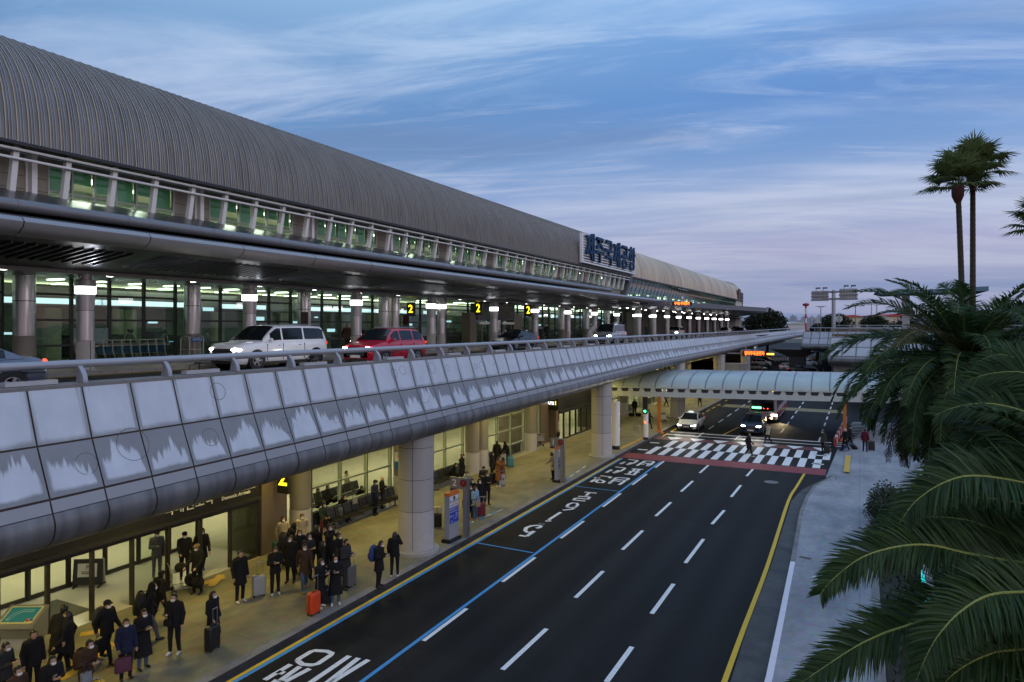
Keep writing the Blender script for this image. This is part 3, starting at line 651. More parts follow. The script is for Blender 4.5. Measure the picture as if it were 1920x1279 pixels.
mb = MB(); mb.box(-29.05,-28.85,yg0+2.75,yg1-2.75,7.76,9.6); tpart(mb, 'wood_panel', mat('wood_panel', (.14,.09,.05), .5))
M_YSIGN = emis('sign_yellow', (1,.78,.02), 2.2, False)
for yy, X, flip in ((50.0,-28.2,1), (58.0,-27.4,1)):
    mb = MB(); mb.box(X-.35,X+.35,yy,yy+.12,10.4,11.44); tpart(mb, 'number_sign', M_BLACK)
    o = text_mesh('sign_numeral', '2', .95, M_YSIGN, facing((X,yy-.02,10.93),(1,0,0)), tb, .012, sx=.8, bold=.012); o.location = (OX,0,0)
mb = MB(); mb.box(-29.35,-28.65,41.5,41.6,10.2,11.2); tpart(mb, 'number_sign', M_BLACK)
o = text_mesh('sign_numeral', '2', .8, M_YSIGN, facing((-29.0,41.48,10.7),(1,0,0)), tb, .012, bold=.01); o.location = (OX,0,0)
# ---- far wing: slanted green glazing with a self-glowing band standing in for the red-lit interior
mb = MB(); mb.quad((-28.0,Y1B+1,15.9),(-28.0,Y2-9,15.9),(-28.9,Y2-9,13.0),(-28.9,Y1B+1,13.0)); tpart(mb, 'pane', M_GLASSF)
mb = MB(); yy = Y1B+1.2
while yy < Y2-9:
    mb.bar((-27.98,yy,15.9),(-28.88,yy,13.0),.09,.1); yy += 2.0
mb.bar((-28.2,Y1B+1,15.2),(-28.2,Y2-9,15.2),.1,.12); mb.bar((-28.55,Y1B+1,14.15),(-28.55,Y2-9,14.15),.1,.12); tpart(mb, 'window_frame', M_GFRAME)
mb = MB(); mb.box(-28.4,-27.6,Y1B+1,Y2,16.02,16.22); tpart(mb, 'roof_edge', M_DARK); mb = MB(); mb.box(-32,-28.95,Y1B+1,Y2-12,15.75,15.85,1); mb.box(-29.6,-29.5,Y1B+1,Y2-30,15.15,15.75,0); mb.box(-32.1,-32,Y1B+1,Y2-12,12.8,14.6,1); tpart(mb, 'gallery_wall', [emis('red_glow_band', (.60,.09,.03), .55, False), mat('gallery_green', (.05,.11,.08), .7)])
random.seed(3)
for i in range(16):
    yy = Y1B+3+i*5.4+random.uniform(-1,1); mb = MB(); mb.box(-30.6,-30.2,yy,yy+.8,13.6+random.random()*.8,13.9+random.random()*.8); tpart(mb, 'gallery_lamp', emis('gallery_glow', (1,.92,.7), 3.0, False))
mb = MB(); mb.box(-28.9,-28.3,Y2-9,Y2+.3,7.5,16.0)
for i in range(9): mb.box(-28.3,-28.0,Y2-9+i*1.08,Y2-9+i*1.08+.35,11,16.3,1)
tpart(mb, 'fin_wall', [M_BEIGE, M_WHITEM])
mb = MB(); mb.box(-27.7,-27.45,Y2-9,Y2-5.6,16.4,18.9); mb.box(-27.7,-27.45,Y2-5.0,Y2-1.2,16.4,18.1,1); tpart(mb, 'roof_sign', [mat('sign_maroon', (.07,.012,.03), .5), mat('sign_navy', (.015,.015,.03), .5)])
mb = MB(); mb.box(-29.0,-28.4,Y1B+1,Y2,7.5,13.0); tpart(mb, 'lower_wall', mat('lower_wall_dark', (.10,.095,.075), .7))
mb = MB(); mb.box(-45,-44.9,Y1B,Y2,0,20); mb.box(-45,-29,Y2-.2,Y2+.3,0,16); tpart(mb, 'hall_wall', M_BEIGE)
# ---- the big name sign: white slatted frame and blue characters
ts = thing('roof_name_sign', 'large white slatted roof sign with blue Korean lettering on the terminal roof', 'sign', (-27.0,80.9,16.4))
SX, SY0, SY1, SZ0, SZ1 = -27.0, 70.9, 91.0, 16.42, 19.66
mb = MB(); mb.box(SX-.3,SX,SY0,SY0+.3,SZ0,SZ1); mb.box(SX-.3,SX,SY1-.2,SY1,SZ0,SZ1); mb.box(SX-.3,SX+.02,SY0+.3,SY1-.2,SZ1-.16,SZ1); mb.box(SX-.3,SX+.02,SY0+.3,SY1-.2,SZ0,SZ0+.16)
n = 10
for i in range(n): z = SZ0+.35+i*(SZ1-SZ0-.6)/(n-1); mb.box(SX-.22,SX-.06,SY0+.3,SY1-.2,z-.055,z+.055)
for yy in np.linspace(SY0+1.2, SY1-1, 10): mb.box(SX-.5,SX-.23,yy-.06,yy+.06,SZ0+.1,SZ1-.1)
o = mb.build('sign_frame', mat('sign_white', (.82,.82,.83), .5, 0, .04), ts); o.location = (27.0,-80.9,-16.4)
M_NAVY = mat('sign_letter_blue', (.010,.045,.115), .6, 0, .1, spec=.25)
for i_, ch in enumerate('제주국제공항'):
    o = text_mesh('letter', ch, 3.3, M_NAVY, facing((SX+.16,SY0+2.15+i_*3.15,(SZ0+SZ1)/2+.02),(0,1,0)), ts, .10, sx=.95, bold=.055); o.location = (27.0,-80.9,-16.4)
# ================================================================ departure canopy
ca = thing('departure_canopy', 'dark metal canopy along the upper terminal front with a round gutter and slatted soffit', 'canopy', (-25.2, 0, 0))
def cpart(mb, name, mats, smooth=None):
    o = mb.build(name, mats, ca, smooth); o.location = (25.2, 0, 0); return o
CY0, CY1 = -8.0, 77.0
mb = MB(); mb.loft([[(-28.9,y,14.64),(-28.55,y,14.64),(-24.65,y,13.60),(-24.65,y,13.5),(-28.9,y,14.3)] for y in (CY0,CY1)], 0); cpart(mb, 'flashing', mat('flashing_panel', (.06,.062,.066), .3, .5, .2, .5))
mb = MB(); mb.tube([(-24.5,CY0,13.42),(-24.5,CY1-4,13.42)], .21, 16)
y = CY0+1.9
while y < CY1-4:
    mb.tube([(-24.5,y-.03,13.42),(-24.5,y+.03,13.42)], .222, 16); y += 3.8
cpart(mb, 'gutter_pipe', mat('gutter_grey', (.20,.20,.21), .38, .35, .12, 1.0), 40)
mb = MB(); mb.loft([[(-24.6,y,13.15),(-20.72,y,12.42),(-20.72,y,12.36),(-24.6,y,13.0)] for y in (CY0,CY1)], 0); cpart(mb, 'top_sheet', mat('canopy_top_dark', (.028,.028,.03), .4, .3))
mb = MB(); fp = [(-20.95,12.50),(-20.72,12.52),(-20.55,12.47),(-20.45,12.36),(-20.5,12.22),(-20.72,12.06),(-21.0,12.0)]
y = CY0
while y < CY1:
    y2 = min(y+3.77, CY1-.01); mb.loft([[(p[0],yy,p[1]) for p in fp] for yy in (y,y2)], 0, closed=False); y += 3.8
mb.box(-21.0,-20.8,CY0,CY1,12.06,12.4,1)
cpart(mb, 'fascia', [mat('fascia_aluminium', (.30,.30,.315), .42, .2, .1, .6), M_DARK], 35)
# sloping soffit with slatted openings
def zs(X): return 12.03 + (X+20.9)*(12.03-11.5)/(-20.9+25.0)*1.0 if X < -20.9 else 12.03
mb = MB(); o_x, i_x = -21.7, -23.9
bay = [YG+PIT*k for k in range(-3, 10)]
for X0, X1 in ((-20.9,o_x),(i_x,-25.0)):
    mb.quad((X0,CY0,zs(X0)),(X0,CY1,zs(X0)),(X1,CY1,zs(X1)),(X1,CY0,zs(X1)))
for a in bay:
    if a+.5 < CY1 and a > CY0: mb.quad((o_x,a-.45,zs(o_x)),(o_x,a+.45,zs(o_x)),(i_x,a+.45,zs(i_x)),(i_x,a-.45,zs(i_x)))
mb.quad((o_x,CY0,zs(o_x)+.32),(o_x,CY1,zs(o_x)+.32),(i_x,CY1,zs(i_x)+.4),(i_x,CY0,zs(i_x)+.4), 1)
cpart(mb, 'soffit', [M_SOFF, M_BLACK])
for a in bay[:-1]:
    mb = MB(); y = a+.6
    while y < min(a+PIT-.5, CY1):
        mb.bar((o_x+.02,y,zs(o_x)-.0),(i_x-.02,y,zs(i_x)-.0),.05,.1); y += .34
    if mb.f: cpart(mb, 'louvre', M_ALUD)
mb = MB(); mb.box(-25.3,-25.0,CY0,CY1,11.36,11.49); 
y = CY0
while y < CY1: mb.box(-25.002,-24.997,y,y+.02,11.36,11.49,1); y += 3.8
cpart(mb, 'soffit_beam', [mat('soffit_beam_grey', (.17,.165,.16), .45, .3), M_DARK])
yds = [YG-2.2+3.8*i for i in range(0, 17)]
for yy in yds:
    mb = MB(); mb.lathe([(.13,0),(.13,.03)], (-26.2,yy,11.425), 14, 0); cpart(mb, 'downlight', M_DOWN)
    spot('downlight_lamp', (-26.2,yy,11.40), (-26.2,yy,7), 60, (1,.97,.9), 110)
# ---- canopy columns with their white light bands
M_BANDCAP = mat('column_cap', (.22,.215,.21), .4, .7)
cc_labels = ['first canopy column from the left, lit white band under the slatted soffit', 'second canopy column from the left, white band lit above the white minivan', 'third canopy column from the left, just behind the red car', 'left one of the close pair of canopy columns right of the red car', 'right one of the close pair of canopy columns right of the red car',
  'canopy column with lit band left of the black sedan, beside the number 2 sign', 'canopy column with lit band behind the tail of the black sedan', 'canopy column beside the two dark standing figures right of the black sedan', 'canopy column left of the silver van with its open door', 'canopy column standing right behind the silver van', 'canopy column just right of the silver van', 'canopy column left of the farther white car on the upper road']
cys = [grid_y(0),grid_y(1),grid_y(2),grid_y(3),grid_y(3)+1.2]+[grid_y(3)+1.2+7.55*i for i in range(1,8)]
proto = None
for i, yy in enumerate(cys):
    if proto is None:
        proto = thing('canopy_column', cc_labels[i], 'column', (-25.2,yy,7.75), 0, 'columns carrying the departure canopy')
        mb = MB(); mb.lathe([(.30,-.05),(.30,1.2)], n=28); mb.box(.297,.304,-.012,.012,0,1.2,1); mb.build('column_base', [M_COLB, M_DARK], proto, 30)
        mb = MB(); mb.lathe([(.29,1.215),(.29,2.3)], n=28); mb.lathe([(.29,2.315),(.315,2.9)], n=28); mb.lathe([(.285,1.2),(.285,2.9)], n=28, mi=1); mb.build('shaft', [M_COLM, M_DARK], proto, 30)
        mb = MB(); mb.lathe([(.335,2.915),(.335,3.17)], n=28); mb.build('light_band', M_LITEB, proto, 30)
        mb = MB(); mb.lathe([(.345,3.18),(.345,3.4),(.235,3.42),(.235,3.64)], n=28); mb.build('column_cap', M_BANDCAP, proto, 30)
    else: dup(proto, (-25.2,yy,7.75), label=cc_labels[i])
    spot('band_uplight', (-24.6,yy,11.0), (-23.4,yy,11.9), 26, (.80,.86,1), 100, .1)
# ================================================================ farther drop-off canopy
c2 = thing('drop_off_canopy', 'thin flat grey canopy plate at the far end of the upper road', 'canopy', (-20,110,0))
def c2p(mb, name, m): o = mb.build(name, m, c2); o.location = (20,-110,0); return o
pl = [(-29,78,0),(-20.0,79,0),(-13.3,117,0),(-13.6,122,0),(-29,190,0)]
mb = MB(); mb.prism([(x,y,11.75) for x,y,_ in pl], (0,0,.62)); c2p(mb, 'roof_plate', mat('far_canopy_grey', (.13,.135,.15), .35, .5))
mb = MB(); mb.prism([(-29,78.2,12.38),(-23,79.2,12.38),(-23,150,12.38),(-29,160,12.38)], (0,0,.5)); c2p(mb, 'roof_light', mat('far_rooflight', (.25,.32,.38), .2))
for yy in range(82, 150, 7):
    mb = MB(); mb.lathe([(.36,0),(.36,2.9)], (-24,yy,7.75), 16, 0); mb.lathe([(.37,2.9),(.37,3.15)], (-24,yy,7.75), 16, 1); mb.lathe([(.38,3.15),(.38,3.9)], (-24,yy,7.75), 16, 0)
    c2p(mb, 'column', [M_COLM, M_LITEB]); spot('band_uplight', (-23.4,yy,11.0), (-22.4,yy,11.7), 26, (.85,.9,1), 100, .1)
for X in (-27,-26): 
    for yy in range(84, 150, 6):
        mb = MB(); mb.lathe([(.14,0),(.14,.04)], (X,yy,11.70), 10); c2p(mb, 'downlight', M_DOWN)
for yy in range(84,150,12): spot('downlight_lamp', (-26.5,yy,11.65), (-26.5,yy,7), 130, (1,.95,.82), 120)

for tx, sz, px, py, X, m in (('15:51',.42,598,546,-33.0,emis('clock_orange',(1,.35,.03),2.2,False)),('cot',.75,1036,592,-30.6,emis('shop_white',(.95,.97,1),3.0,False))):
    q = atX(px,py,X); o = text_mesh('lit_text', tx, sz, m, facing(q,(0,1,0)), tb, .01, bold=.01); o.location = (OX,0,0)
for px in (1269,1289):
    q = atX(px,595,-25.5); mb = MB(); mb.box(q.x-.35,q.x+.35,q.y,q.y+.1,q.z-.55,q.z+.55); c2p(mb, 'number_sign', M_BLACK); o = text_mesh('sign_numeral', '1', 1.0, M_YSIGN, facing((q.x,q.y-.02,q.z),(1,0,0)), c2, .01, bold=.02); o.location = (20,-110,0)
# ================================================================ elevated road
er = thing('elevated_road', 'grey elevated departure road with stained white panels on its curved edge', 'elevated road', (-16.3, 0, 0))
def epart(mb, name, mats, smooth=None):
    o = mb.build(name, mats, er, smooth); o.location = (16.3, 0, 0); return o
def panel_mat(name, lower):
    """white enamel panels with grey run-off stains; UV = one panel"""
    m, nt, b = nmat(name)
    uv = N(nt, 'ShaderNodeUVMap'); uv.uv_map = 'UVMap'
    fr = N(nt, 'ShaderNodeVectorMath', operation='FRACTION'); L(nt, uv, 'UV', fr, 0); sp = N(nt, 'ShaderNodeSeparateXYZ'); L(nt, fr, 'Vector', sp, 'Vector')
    def math_(op, a, bb, c=None):
        n = N(nt, 'ShaderNodeMath', operation=op)
        for i, q in enumerate((a, bb)):
            if q is None: continue
            if isinstance(q, (int, float)): n.inputs[i].default_value = q
            else: nt.links.new(q, n.inputs[i])
        return n.outputs[0]
    u, v = sp.outputs['X'], sp.outputs['Y']
    def noise(sx, sy, s, d):
        mp = N(nt, 'ShaderNodeMapping'); mp.inputs['Scale'].default_value = (sx, sy, 1); L(nt, uv, 'UV', mp, 'Vector')
        n = N(nt, 'ShaderNodeTexNoise'); n.inputs['Scale'].default_value = s; n.inputs['Detail'].default_value = d; n.inputs['Roughness'].default_value = .6; L(nt, mp, 'Vector', n, 'Vector'); return n.outputs['Fac']
    n_run = noise(6.5, .35, 1.0, 3); n_soft = noise(1.3, 1.0, 1.2, 4); n_id = noise(.9, .1, .8, 0)
    edge = math_('SUBTRACT', .5, math_('ABSOLUTE', math_('SUBTRACT', u, .5), None))       # 0 at the joints, .5 mid-panel
    if lower:
        # a white patch that hangs low in the panel, its top torn into runs
        dome = math_('MULTIPLY', math_('SUBTRACT', 1.0, math_('POWER', math_('MULTIPLY', math_('ABSOLUTE', math_('SUBTRACT', u, .47), None), 2.12), 6.0)), .60)
        top = math_('ADD', dome, math_('MULTIPLY', math_('SUBTRACT', n_run, .5), 1.35))
        top = math_('ADD', top, math_('MULTIPLY', math_('SUBTRACT', n_id, .45), 1.1))
        a = N(nt, 'ShaderNodeMapRange', interpolation_type='SMOOTHSTEP'); a.inputs['From Min'].default_value = -.06; a.inputs['From Max'].default_value = .10; nt.links.new(math_('SUBTRACT', top, v), a.inputs['Value'])
        bt = N(nt, 'ShaderNodeMapRange', interpolation_type='SMOOTHSTEP'); bt.inputs['From Min'].default_value = .07; bt.inputs['From Max'].default_value = .16; nt.links.new(math_('ADD', v, math_('MULTIPLY', math_('SUBTRACT', n_soft, .5), .15)), bt.inputs['Value'])
        ed = N(nt, 'ShaderNodeMapRange', interpolation_type='SMOOTHSTEP'); ed.inputs['From Min'].default_value = .03; ed.inputs['From Max'].default_value = .12; nt.links.new(math_('ADD', edge, math_('MULTIPLY', math_('SUBTRACT', n_soft, .5), .12)), ed.inputs['Value'])
        mask = math_('MULTIPLY', math_('MULTIPLY', a.outputs[0], bt.outputs[0]), ed.outputs[0])
    else:
        ed = N(nt, 'ShaderNodeMapRange', interpolation_type='SMOOTHSTEP'); ed.inputs['From Min'].default_value = .0; ed.inputs['From Max'].default_value = .11; nt.links.new(math_('ADD', edge, math_('MULTIPLY', math_('SUBTRACT', n_run, .52), .42)), ed.inputs['Value'])
        bt = N(nt, 'ShaderNodeMapRange', interpolation_type='SMOOTHSTEP'); bt.inputs['From Min'].default_value = .0; bt.inputs['From Max'].default_value = .13; nt.links.new(math_('ADD', v, math_('MULTIPLY', math_('SUBTRACT', n_soft, .5), .16)), bt.inputs['Value'])
        mask = math_('MULTIPLY', ed.outputs[0], bt.outputs[0])
    mx = N(nt, 'ShaderNodeMix', data_type='RGBA'); mx.inputs['A'].default_value = (.235,.25,.27,1) if lower else (.29,.31,.335,1); mx.inputs['B'].default_value = (.53,.585,.66,1)
    nt.links.new(mask, mx.inputs['Factor'])
    mm = N(nt, 'ShaderNodeMix', data_type='RGBA', blend_type='MULTIPLY'); mm.inputs['Factor'].default_value = .45; L(nt, mx, 'Result', mm, 'A')
    cr = N(nt, 'ShaderNodeMapRange'); cr.inputs['To Min'].default_value = .45; cr.inputs['To Max'].default_value = 1.3; nt.links.new(n_soft, cr.inputs['Value']); L(nt, cr, 'Result', mm, 'B')
    L(nt, mm, 'Result', b, 'Base Color')
    rr = N(nt, 'ShaderNodeMapRange'); rr.inputs['To Min'].default_value = .45; rr.inputs['To Max'].default_value = .6; nt.links.new(mask, rr.inputs['Value']); L(nt, rr, 'Result', b, 'Roughness')
    b.inputs['Specular IOR Level'].default_value = .3
    return m
M_PU, M_PL = panel_mat('edge_panel_upper', False), panel_mat('edge_panel_lower', True)
def belly_mat():
    m, nt, b = nmat('belly_panel')
    tc = N(nt, 'ShaderNodeTexCoord'); mp = N(nt, 'ShaderNodeMapping'); mp.inputs['Scale'].default_value = (.3, 2.6, .3); L(nt, tc, 'Object', mp, 'Vector')
    n = N(nt, 'ShaderNodeTexNoise'); n.inputs['Scale'].default_value = 1.0; n.inputs['Detail'].default_value = 6; L(nt, mp, 'Vector', n, 'Vector')
    r = N(nt, 'ShaderNodeValToRGB'); r.color_ramp.elements[0].color = (.095,.097,.102,1); r.color_ramp.elements[1].color = (.21,.213,.22,1); r.color_ramp.elements[0].position = .3; r.color_ramp.elements[1].position = .7
    L(nt, n, 'Fac', r, 'Fac'); L(nt, r, 'Color', b, 'Base Color'); b.inputs['Metallic'].default_value = .35; b.inputs['Roughness'].default_value = .42; return m
M_BELLY = belly_mat(); M_STRIP = mat('belly_strip', (.27,.28,.30), .5, .1, .1, 1.5); M_JOINT = mat('panel_joint', (.05,.035,.03), .8)
# edge profile relative to the cap corner: (out, down)
PU = [(0,0),(.40,-1.22)]; PLW = [(.40,-1.22),(.86,-2.32)]
PS = [(.87,-2.35),(.965,-2.60)]
PB = [(.972,-2.62),(1.04,-2.78),(1.06,-2.94),(1.0,-3.13),(.85,-3.30),(.6,-3.43),(.2,-3.51),(-.4,-3.55),(-4.0,-3.58)]
DEPTH = [(-20,1.02),(8,1.0),(19,.93),(26,.90),(42,.81),(60,.70),(100,.64),(300,.62)]
def dsc(y):
    for (a,va),(b,vb) in zip(DEPTH,DEPTH[1:]):
        if y <= b: return va+(vb-va)*max(0,(y-a))/(b-a)
    return DEPTH[-1][1]
def edge_run(path, parent, shift, pan=1.2, rings=True, seed=1, clean=False):
    """clad edge along a plan path of (x, y, z, nx, ny): n is the outward normal"""
    rnd = random.Random(seed); up = MB(); lo = MB(); be = MB(); jo = MB(); rg = MB()
    # resample
    seglen = [math.dist(path[i][:2], path[i+1][:2]) for i in range(len(path)-1)]; tot = sum(seglen)
    def pt(s):
        for i, l in enumerate(seglen):
            if s <= l or i == len(seglen)-1:
                t = s/l; f = [path[i][k]+(path[i+1][k]-path[i][k])*t for k in range(5)]; return f+[1.0 if clean else dsc(f[1])]
            s -= l
    def q(f, o, d, eps=0): return (f[0]+f[3]*(o*f[5]+eps), f[1]+f[4]*(o*f[5]+eps), f[2]+d*f[5])
    n = int(tot/pan); g_ = .018
    for i in range(n):
        f0, f1 = pt(i*pan+g_), pt((i+1)*pan-g_); h0, h1 = pt(i*pan), pt((i+1)*pan)
        uvq = lambda i: [(i+.0,0),(i+.999,0),(i+.999,.999),(i+.0,.999)]
        (o0,d0),(o1,d1) = PU
        up.quad(q(f0,o1-.006,d1+.02), q(f1,o1-.006,d1+.02), q(f1,o0,d0), q(f0,o0,d0), 0, uvq(i))
        (o0,d0),(o1,d1) = PLW
        lo.quad(q(f0,o1,d1+.02), q(f1,o1,d1+.02), q(f1,o0+.008,d0-.02), q(f0,o0+.008,d0-.02), 0, uvq(i))
        be.loft([[q(f,o,d) for o,d in PB] for f in (f0,f1)], 0, closed=False); be.loft([[q(f,o,d) for o,d in PS] for f in (f0,f1)], 1, closed=False)
        jo.loft([[q(f,o,d,-.03) for o,d in PU+PLW[1:]+PS[1:]+PB[:-1]] for f in (h0,h1)], 0, closed=False)
        jo.box(0,0,0,0,0,0) if False else None
    if rings:
        s = 0.0
        while s < tot-1:
            s += rnd.choice((.6,.9,1.2,1.3,2.2))
            if rnd.random() < .22: s += rnd.uniform(2, 6)
            if s > tot-1: break
            row = rnd.random() < .5; rad = rnd.choice((.13,.16,.2,.26,.26,.42 if not row else .3)); v = rnd.uniform(.3,.75)
            if rad > .35: v = .25
            f = pt(s); pl_ = []
            for j in range(25):
                a = 2*PI*j/24; ss = s+rad*math.cos(a); w = v*1.25+rad*math.sin(a)     # distance down the face
                fj = pt(max(0,min(tot,ss)))
                base = 0 if row else 1.28; dd = base+w
                if dd < 1.28: t = dd/1.28; o_, d_ = .40*t, -1.22*t
                else: t = (dd-1.28)/1.19; o_, d_ = .40+.46*t, -1.22-1.10*t
                pl_.append(q(fj, o_+.004, d_+.004))
            for j in range(24):
                a, b_ = Vector(pl_[j]), Vector(pl_[j+1]); c_ = sum((Vector(p) for p in pl_), Vector())/25
                ia, ib = a+(c_-a).normalized()*.014, b_+(c_-b_).normalized()*.014
                rg.quad(a, b_, ib, ia)
    def bld(mb, name, m, sm=None):
        if not mb.f: return
        o = mb.build(name, m, parent, sm); o.location = shift; return o
    bld(up, 'upper_panels', M_PU); bld(lo, 'lower_panels', M_PU if clean else M_PL); bld(be, 'belly_panels', [M_BELLY, M_STRIP], 30); bld(jo, 'panel_backing', M_JOINT, 40); bld(rg, 'ring_relief', mat('ring_groove', (.10,.10,.105), .7))
    cp = MB(); fs = [pt(tot*i/60) for i in range(61)]
    cp.loft([[q(f,.015,-.03), q(f,.03,.05), q(f,-.45,.07), q(f,-.5,.05), q(f,-.5,-.45)] for f in fs], 0, closed=False); bld(cp, 'edge_cap', mat('cap_concrete', (.22,.215,.21), .8, 0, .2, 5))
    return pt, tot
CAPX, CAPZ = -16.3, 8.10
main = [(CAPX,-14,CAPZ,1,0),(CAPX,100,CAPZ,1,0),(CAPX-.8,140,CAPZ,1,0),(CAPX+.6,240,CAPZ+.3,1,0)]
PT, TOT = edge_run(main, er, (16.3,0,0))
mb = MB(); mb.box(-29.5,-16.8,-14,240,7.55,7.75); epart(mb, 'deck', M_ASPH)
mb = MB(); mb.box(-29.5,-24.35,-14,190,7.752,7.9); epart(mb, 'walkway', concrete('walkway_paving', (.17,.165,.15), (.25,.24,.22), .8, (1,1,1), (.6,.6)))
mb = MB(); mb.box(-32.5,-21.3,-14,240,4.40,4.5); epart(mb, 'underside', mat('underside_ceiling', (.20,.195,.17), .8, 0, .15, .6)); mb = MB(); mb.box(-32,-21.5,-14,240,4.5,7.55); epart(mb, 'girder', M_DARK)
mb = MB()
for yy in (range(14, 27)): mb.quad((-18.6,yy*1.0-2,7.756),(-18.6,yy*1.0-1.6,7.756),(-21.0,yy*1.0+.4,7.756),(-21.0,yy*1.0,7.756))
mb.quad((-18.5,-5,7.757),(-18.35,-5,7.757),(-18.35,70,7.757),(-18.5,70,7.757)); mb.quad((-24.1,-5,7.757),(-23.98,-5,7.757),(-23.98,70,7.757),(-24.1,70,7.757)); epart(mb, 'deck_marking', M_YEL)
mb = MB()
for yy in (range(14, 27)): mb.quad((-18.6,yy*1.0-1.5,7.756),(-18.6,yy*1.0-1.2,7.756),(-21.0,yy*1.0+.8,7.756),(-21.0,yy*1.0+.5,7.756))
for yy in range(28,150,5): mb.quad((-20.8,yy,7.757),(-20.66,yy,7.757),(-20.66,yy+2.5,7.757),(-20.8,yy+2.5,7.757))
epart(mb, 'deck_marking', M_WHITE)
# ---- handrail of the elevated road: a fat tube on curved fin posts
hr = thing('bridge_railing', 'thick grey tubular handrail on curved fin posts along the elevated road', 'railing', (CAPX,0,CAPZ))
M_RAIL = mat('railing_paint', (.36,.37,.40), .35, .3, .08)
def post_mesh():
    mb = MB(); n = 8; out = []; inn = []
    for i in range(n+1):
        t = i/n; z = .06+.46*t; xo = .02-.30*t**2.2-.02; out.append((xo, z)); inn.append((xo-.11+.05*t, z+.0))
    pts = out+inn[::-1]
    for i in range(n):
        for s in (-.055,.055):
            q = [(out[i][0],s,out[i][1]),(out[i+1][0],s,out[i+1][1]),(inn[i+1][0],s,inn[i+1][1]),(inn[i][0],s,inn[i][1])]
            mb.poly(q if s > 0 else q[::-1])
        mb.quad((out[i][0],-.055,out[i][1]),(out[i][0],.055,out[i][1]),(out[i+1][0],.055,out[i+1][1]),(out[i+1][0],-.055,out[i+1][1]))
        mb.quad((inn[i][0],.055,inn[i][1]),(inn[i][0],-.055,inn[i][1]),(inn[i+1][0],-.055,inn[i+1][1]),(inn[i+1][0],.055,inn[i+1][1]))
    # thin web plate behind the fin
    mb.prism([(-.06,-.012,.06),(-.36,-.012,.06),(-.30,-.012,.30),(-.33,-.012,.46),(-.27,-.012,.5)], (0,.024,0))
    return mb
pm_ = post_mesh(); p0 = None; s = 1.6
while s < 170:
    f = PT(s)
    if p0 is None: p0 = pm_.build('rail_post', M_RAIL, hr); o = p0
    else: o = p0.copy(); COL.objects.link(o)
    o.location = (f[0]-CAPX, f[1], f[2]-CAPZ); s += 2.25
mb = MB(); mb.tube([(PT(s)[0]-.30, PT(s)[1], PT(s)[2]+.50) for s in np.linspace(0, 250, 80)], .095, 12); o = mb.build('rail', M_RAIL, hr, 40); o.location = (16.3,0,-CAPZ)
# light fittings on the ledge between the posts
fl = None; s = 5.2; k = 0
pos_words = ['nearest the left edge', 'second from the left edge', 'third from the left edge', 'fourth from the left edge', 'fifth from the left edge', 'sixth from the left edge', 'seventh from the left edge', 'eighth from the left edge', 'ninth from the left edge', 'tenth from the left edge']
s = 23.0
for k in range(9):
    f = PT(s+k*4.5)
    if fl is None:
        fl = thing('ledge_floodlight', 'slim grey floodlight on the railing ledge, %s' % pos_words[k], 'floodlight', (f[0]-.25,f[1],f[2]+.07), 0, 'floodlights along the railing ledge')
        mb = MB(); mb.box(-.11,.11,-.55,.55,.0,.10); mb.build('ballast_box', mat('ballast_grey', (.40,.41,.42), .5), fl)
        mb = MB(); mb.tube([(-.02,-.35,.1),(-.02,-.35,.24),(-.02,-.1,.27)], .014, 6); mb.tube([(.05,-.1,.1),(.05,-.1,.27)], .014, 6); mb.box(-.16,.12,-.1,.28,.265,.30); mb.build('lamp_head', M_BLACK, fl)
    else: dup(fl, (f[0]-.25,f[1],f[2]+.07), label='slim grey floodlight on the railing ledge, %s' % pos_words[k])
# ---- round piers under the elevated road
M_PIER = mat('pier_panel', (.40,.39,.375), .5, .15, .1, 1.2); M_PIERB = mat('pier_base', (.46,.44,.42), .55, 0, .12, 5)
pier = None
for yy, lab in ((24.0,'thick round grey pier in the middle, beside the nearest info totem'), (47.2,'round grey pier at the near left corner of the crosswalk'), (70.4,'round grey pier behind the white taxi'), (93.6,'round grey pier farther down the left pavement beyond the glass canopy'), (117,'farthest round pier under the elevated road'), (.6,'round pier just outside the left edge')):
    if pier is None:
        pier = thing('round_pier', lab, 'pier', (-16.5,yy,.15), 0, 'piers of the elevated road')
        mb = MB(); mb.lathe([(.95,0),(.95,.13),(.88,.16),(.75,.17)], n=36); mb.build('plinth', mat('plinth_concrete', (.34,.33,.30), .8), pier, 30)
        mb = MB(); mb.lathe([(.74,.17),(.74,1.75)], n=36); mb.build('pier_base', M_PIERB, pier, 30)
        mb = MB(); zz = 1.77
        while zz < 5.5: mb.lathe([(.735,zz),(.735,min(zz+1.28,5.6))], n=36); zz += 1.30
        mb.lathe([(.725,1.74),(.725,5.6)], n=36, mi=1)
        for a in (.4,.4+PI/2,.4+PI,.4-PI/2): M = Matrix.Rotation(a-PI/2, 4, 'Z'); mb.box(.733,.741,-.008,.008,.2,5.5,1,M)
        mb.build('shaft', [M_PIER, M_JOINT], pier, 30)
    else: dup(pier, (-16.5,yy,.15), label=lab)
# ---- lamps on the underside: the yellow pavement light
UZ = lambda y: 8.1-3.58*dsc(y)
for i, yy in enumerate(np.arange(-3, 118, 6.0)):
    if i == 0:
        ul = MB(); ul.box(-.16,.16,-.6,.6,-.05,0); ul0 = ul.build('underside_lamp', emis('underside_lamp_yellow', (1,.86,.42), 7, False)); ul0.location = (-19.9,yy,UZ(yy))
        tag(ul0, 'long yellow lamp under the elevated road above the arrivals pavement', 'lamp', 'yellow lamps under the elevated road')
    else: o = ul0.copy(); COL.objects.link(o); o.location = (-19.9,yy,UZ(yy))
    area('pavement_lamp', (-19.9,yy,UZ(yy)-.09), .5, PAVE_W, (1,.765,.19), shape='RECTANGLE', sy=1.4)
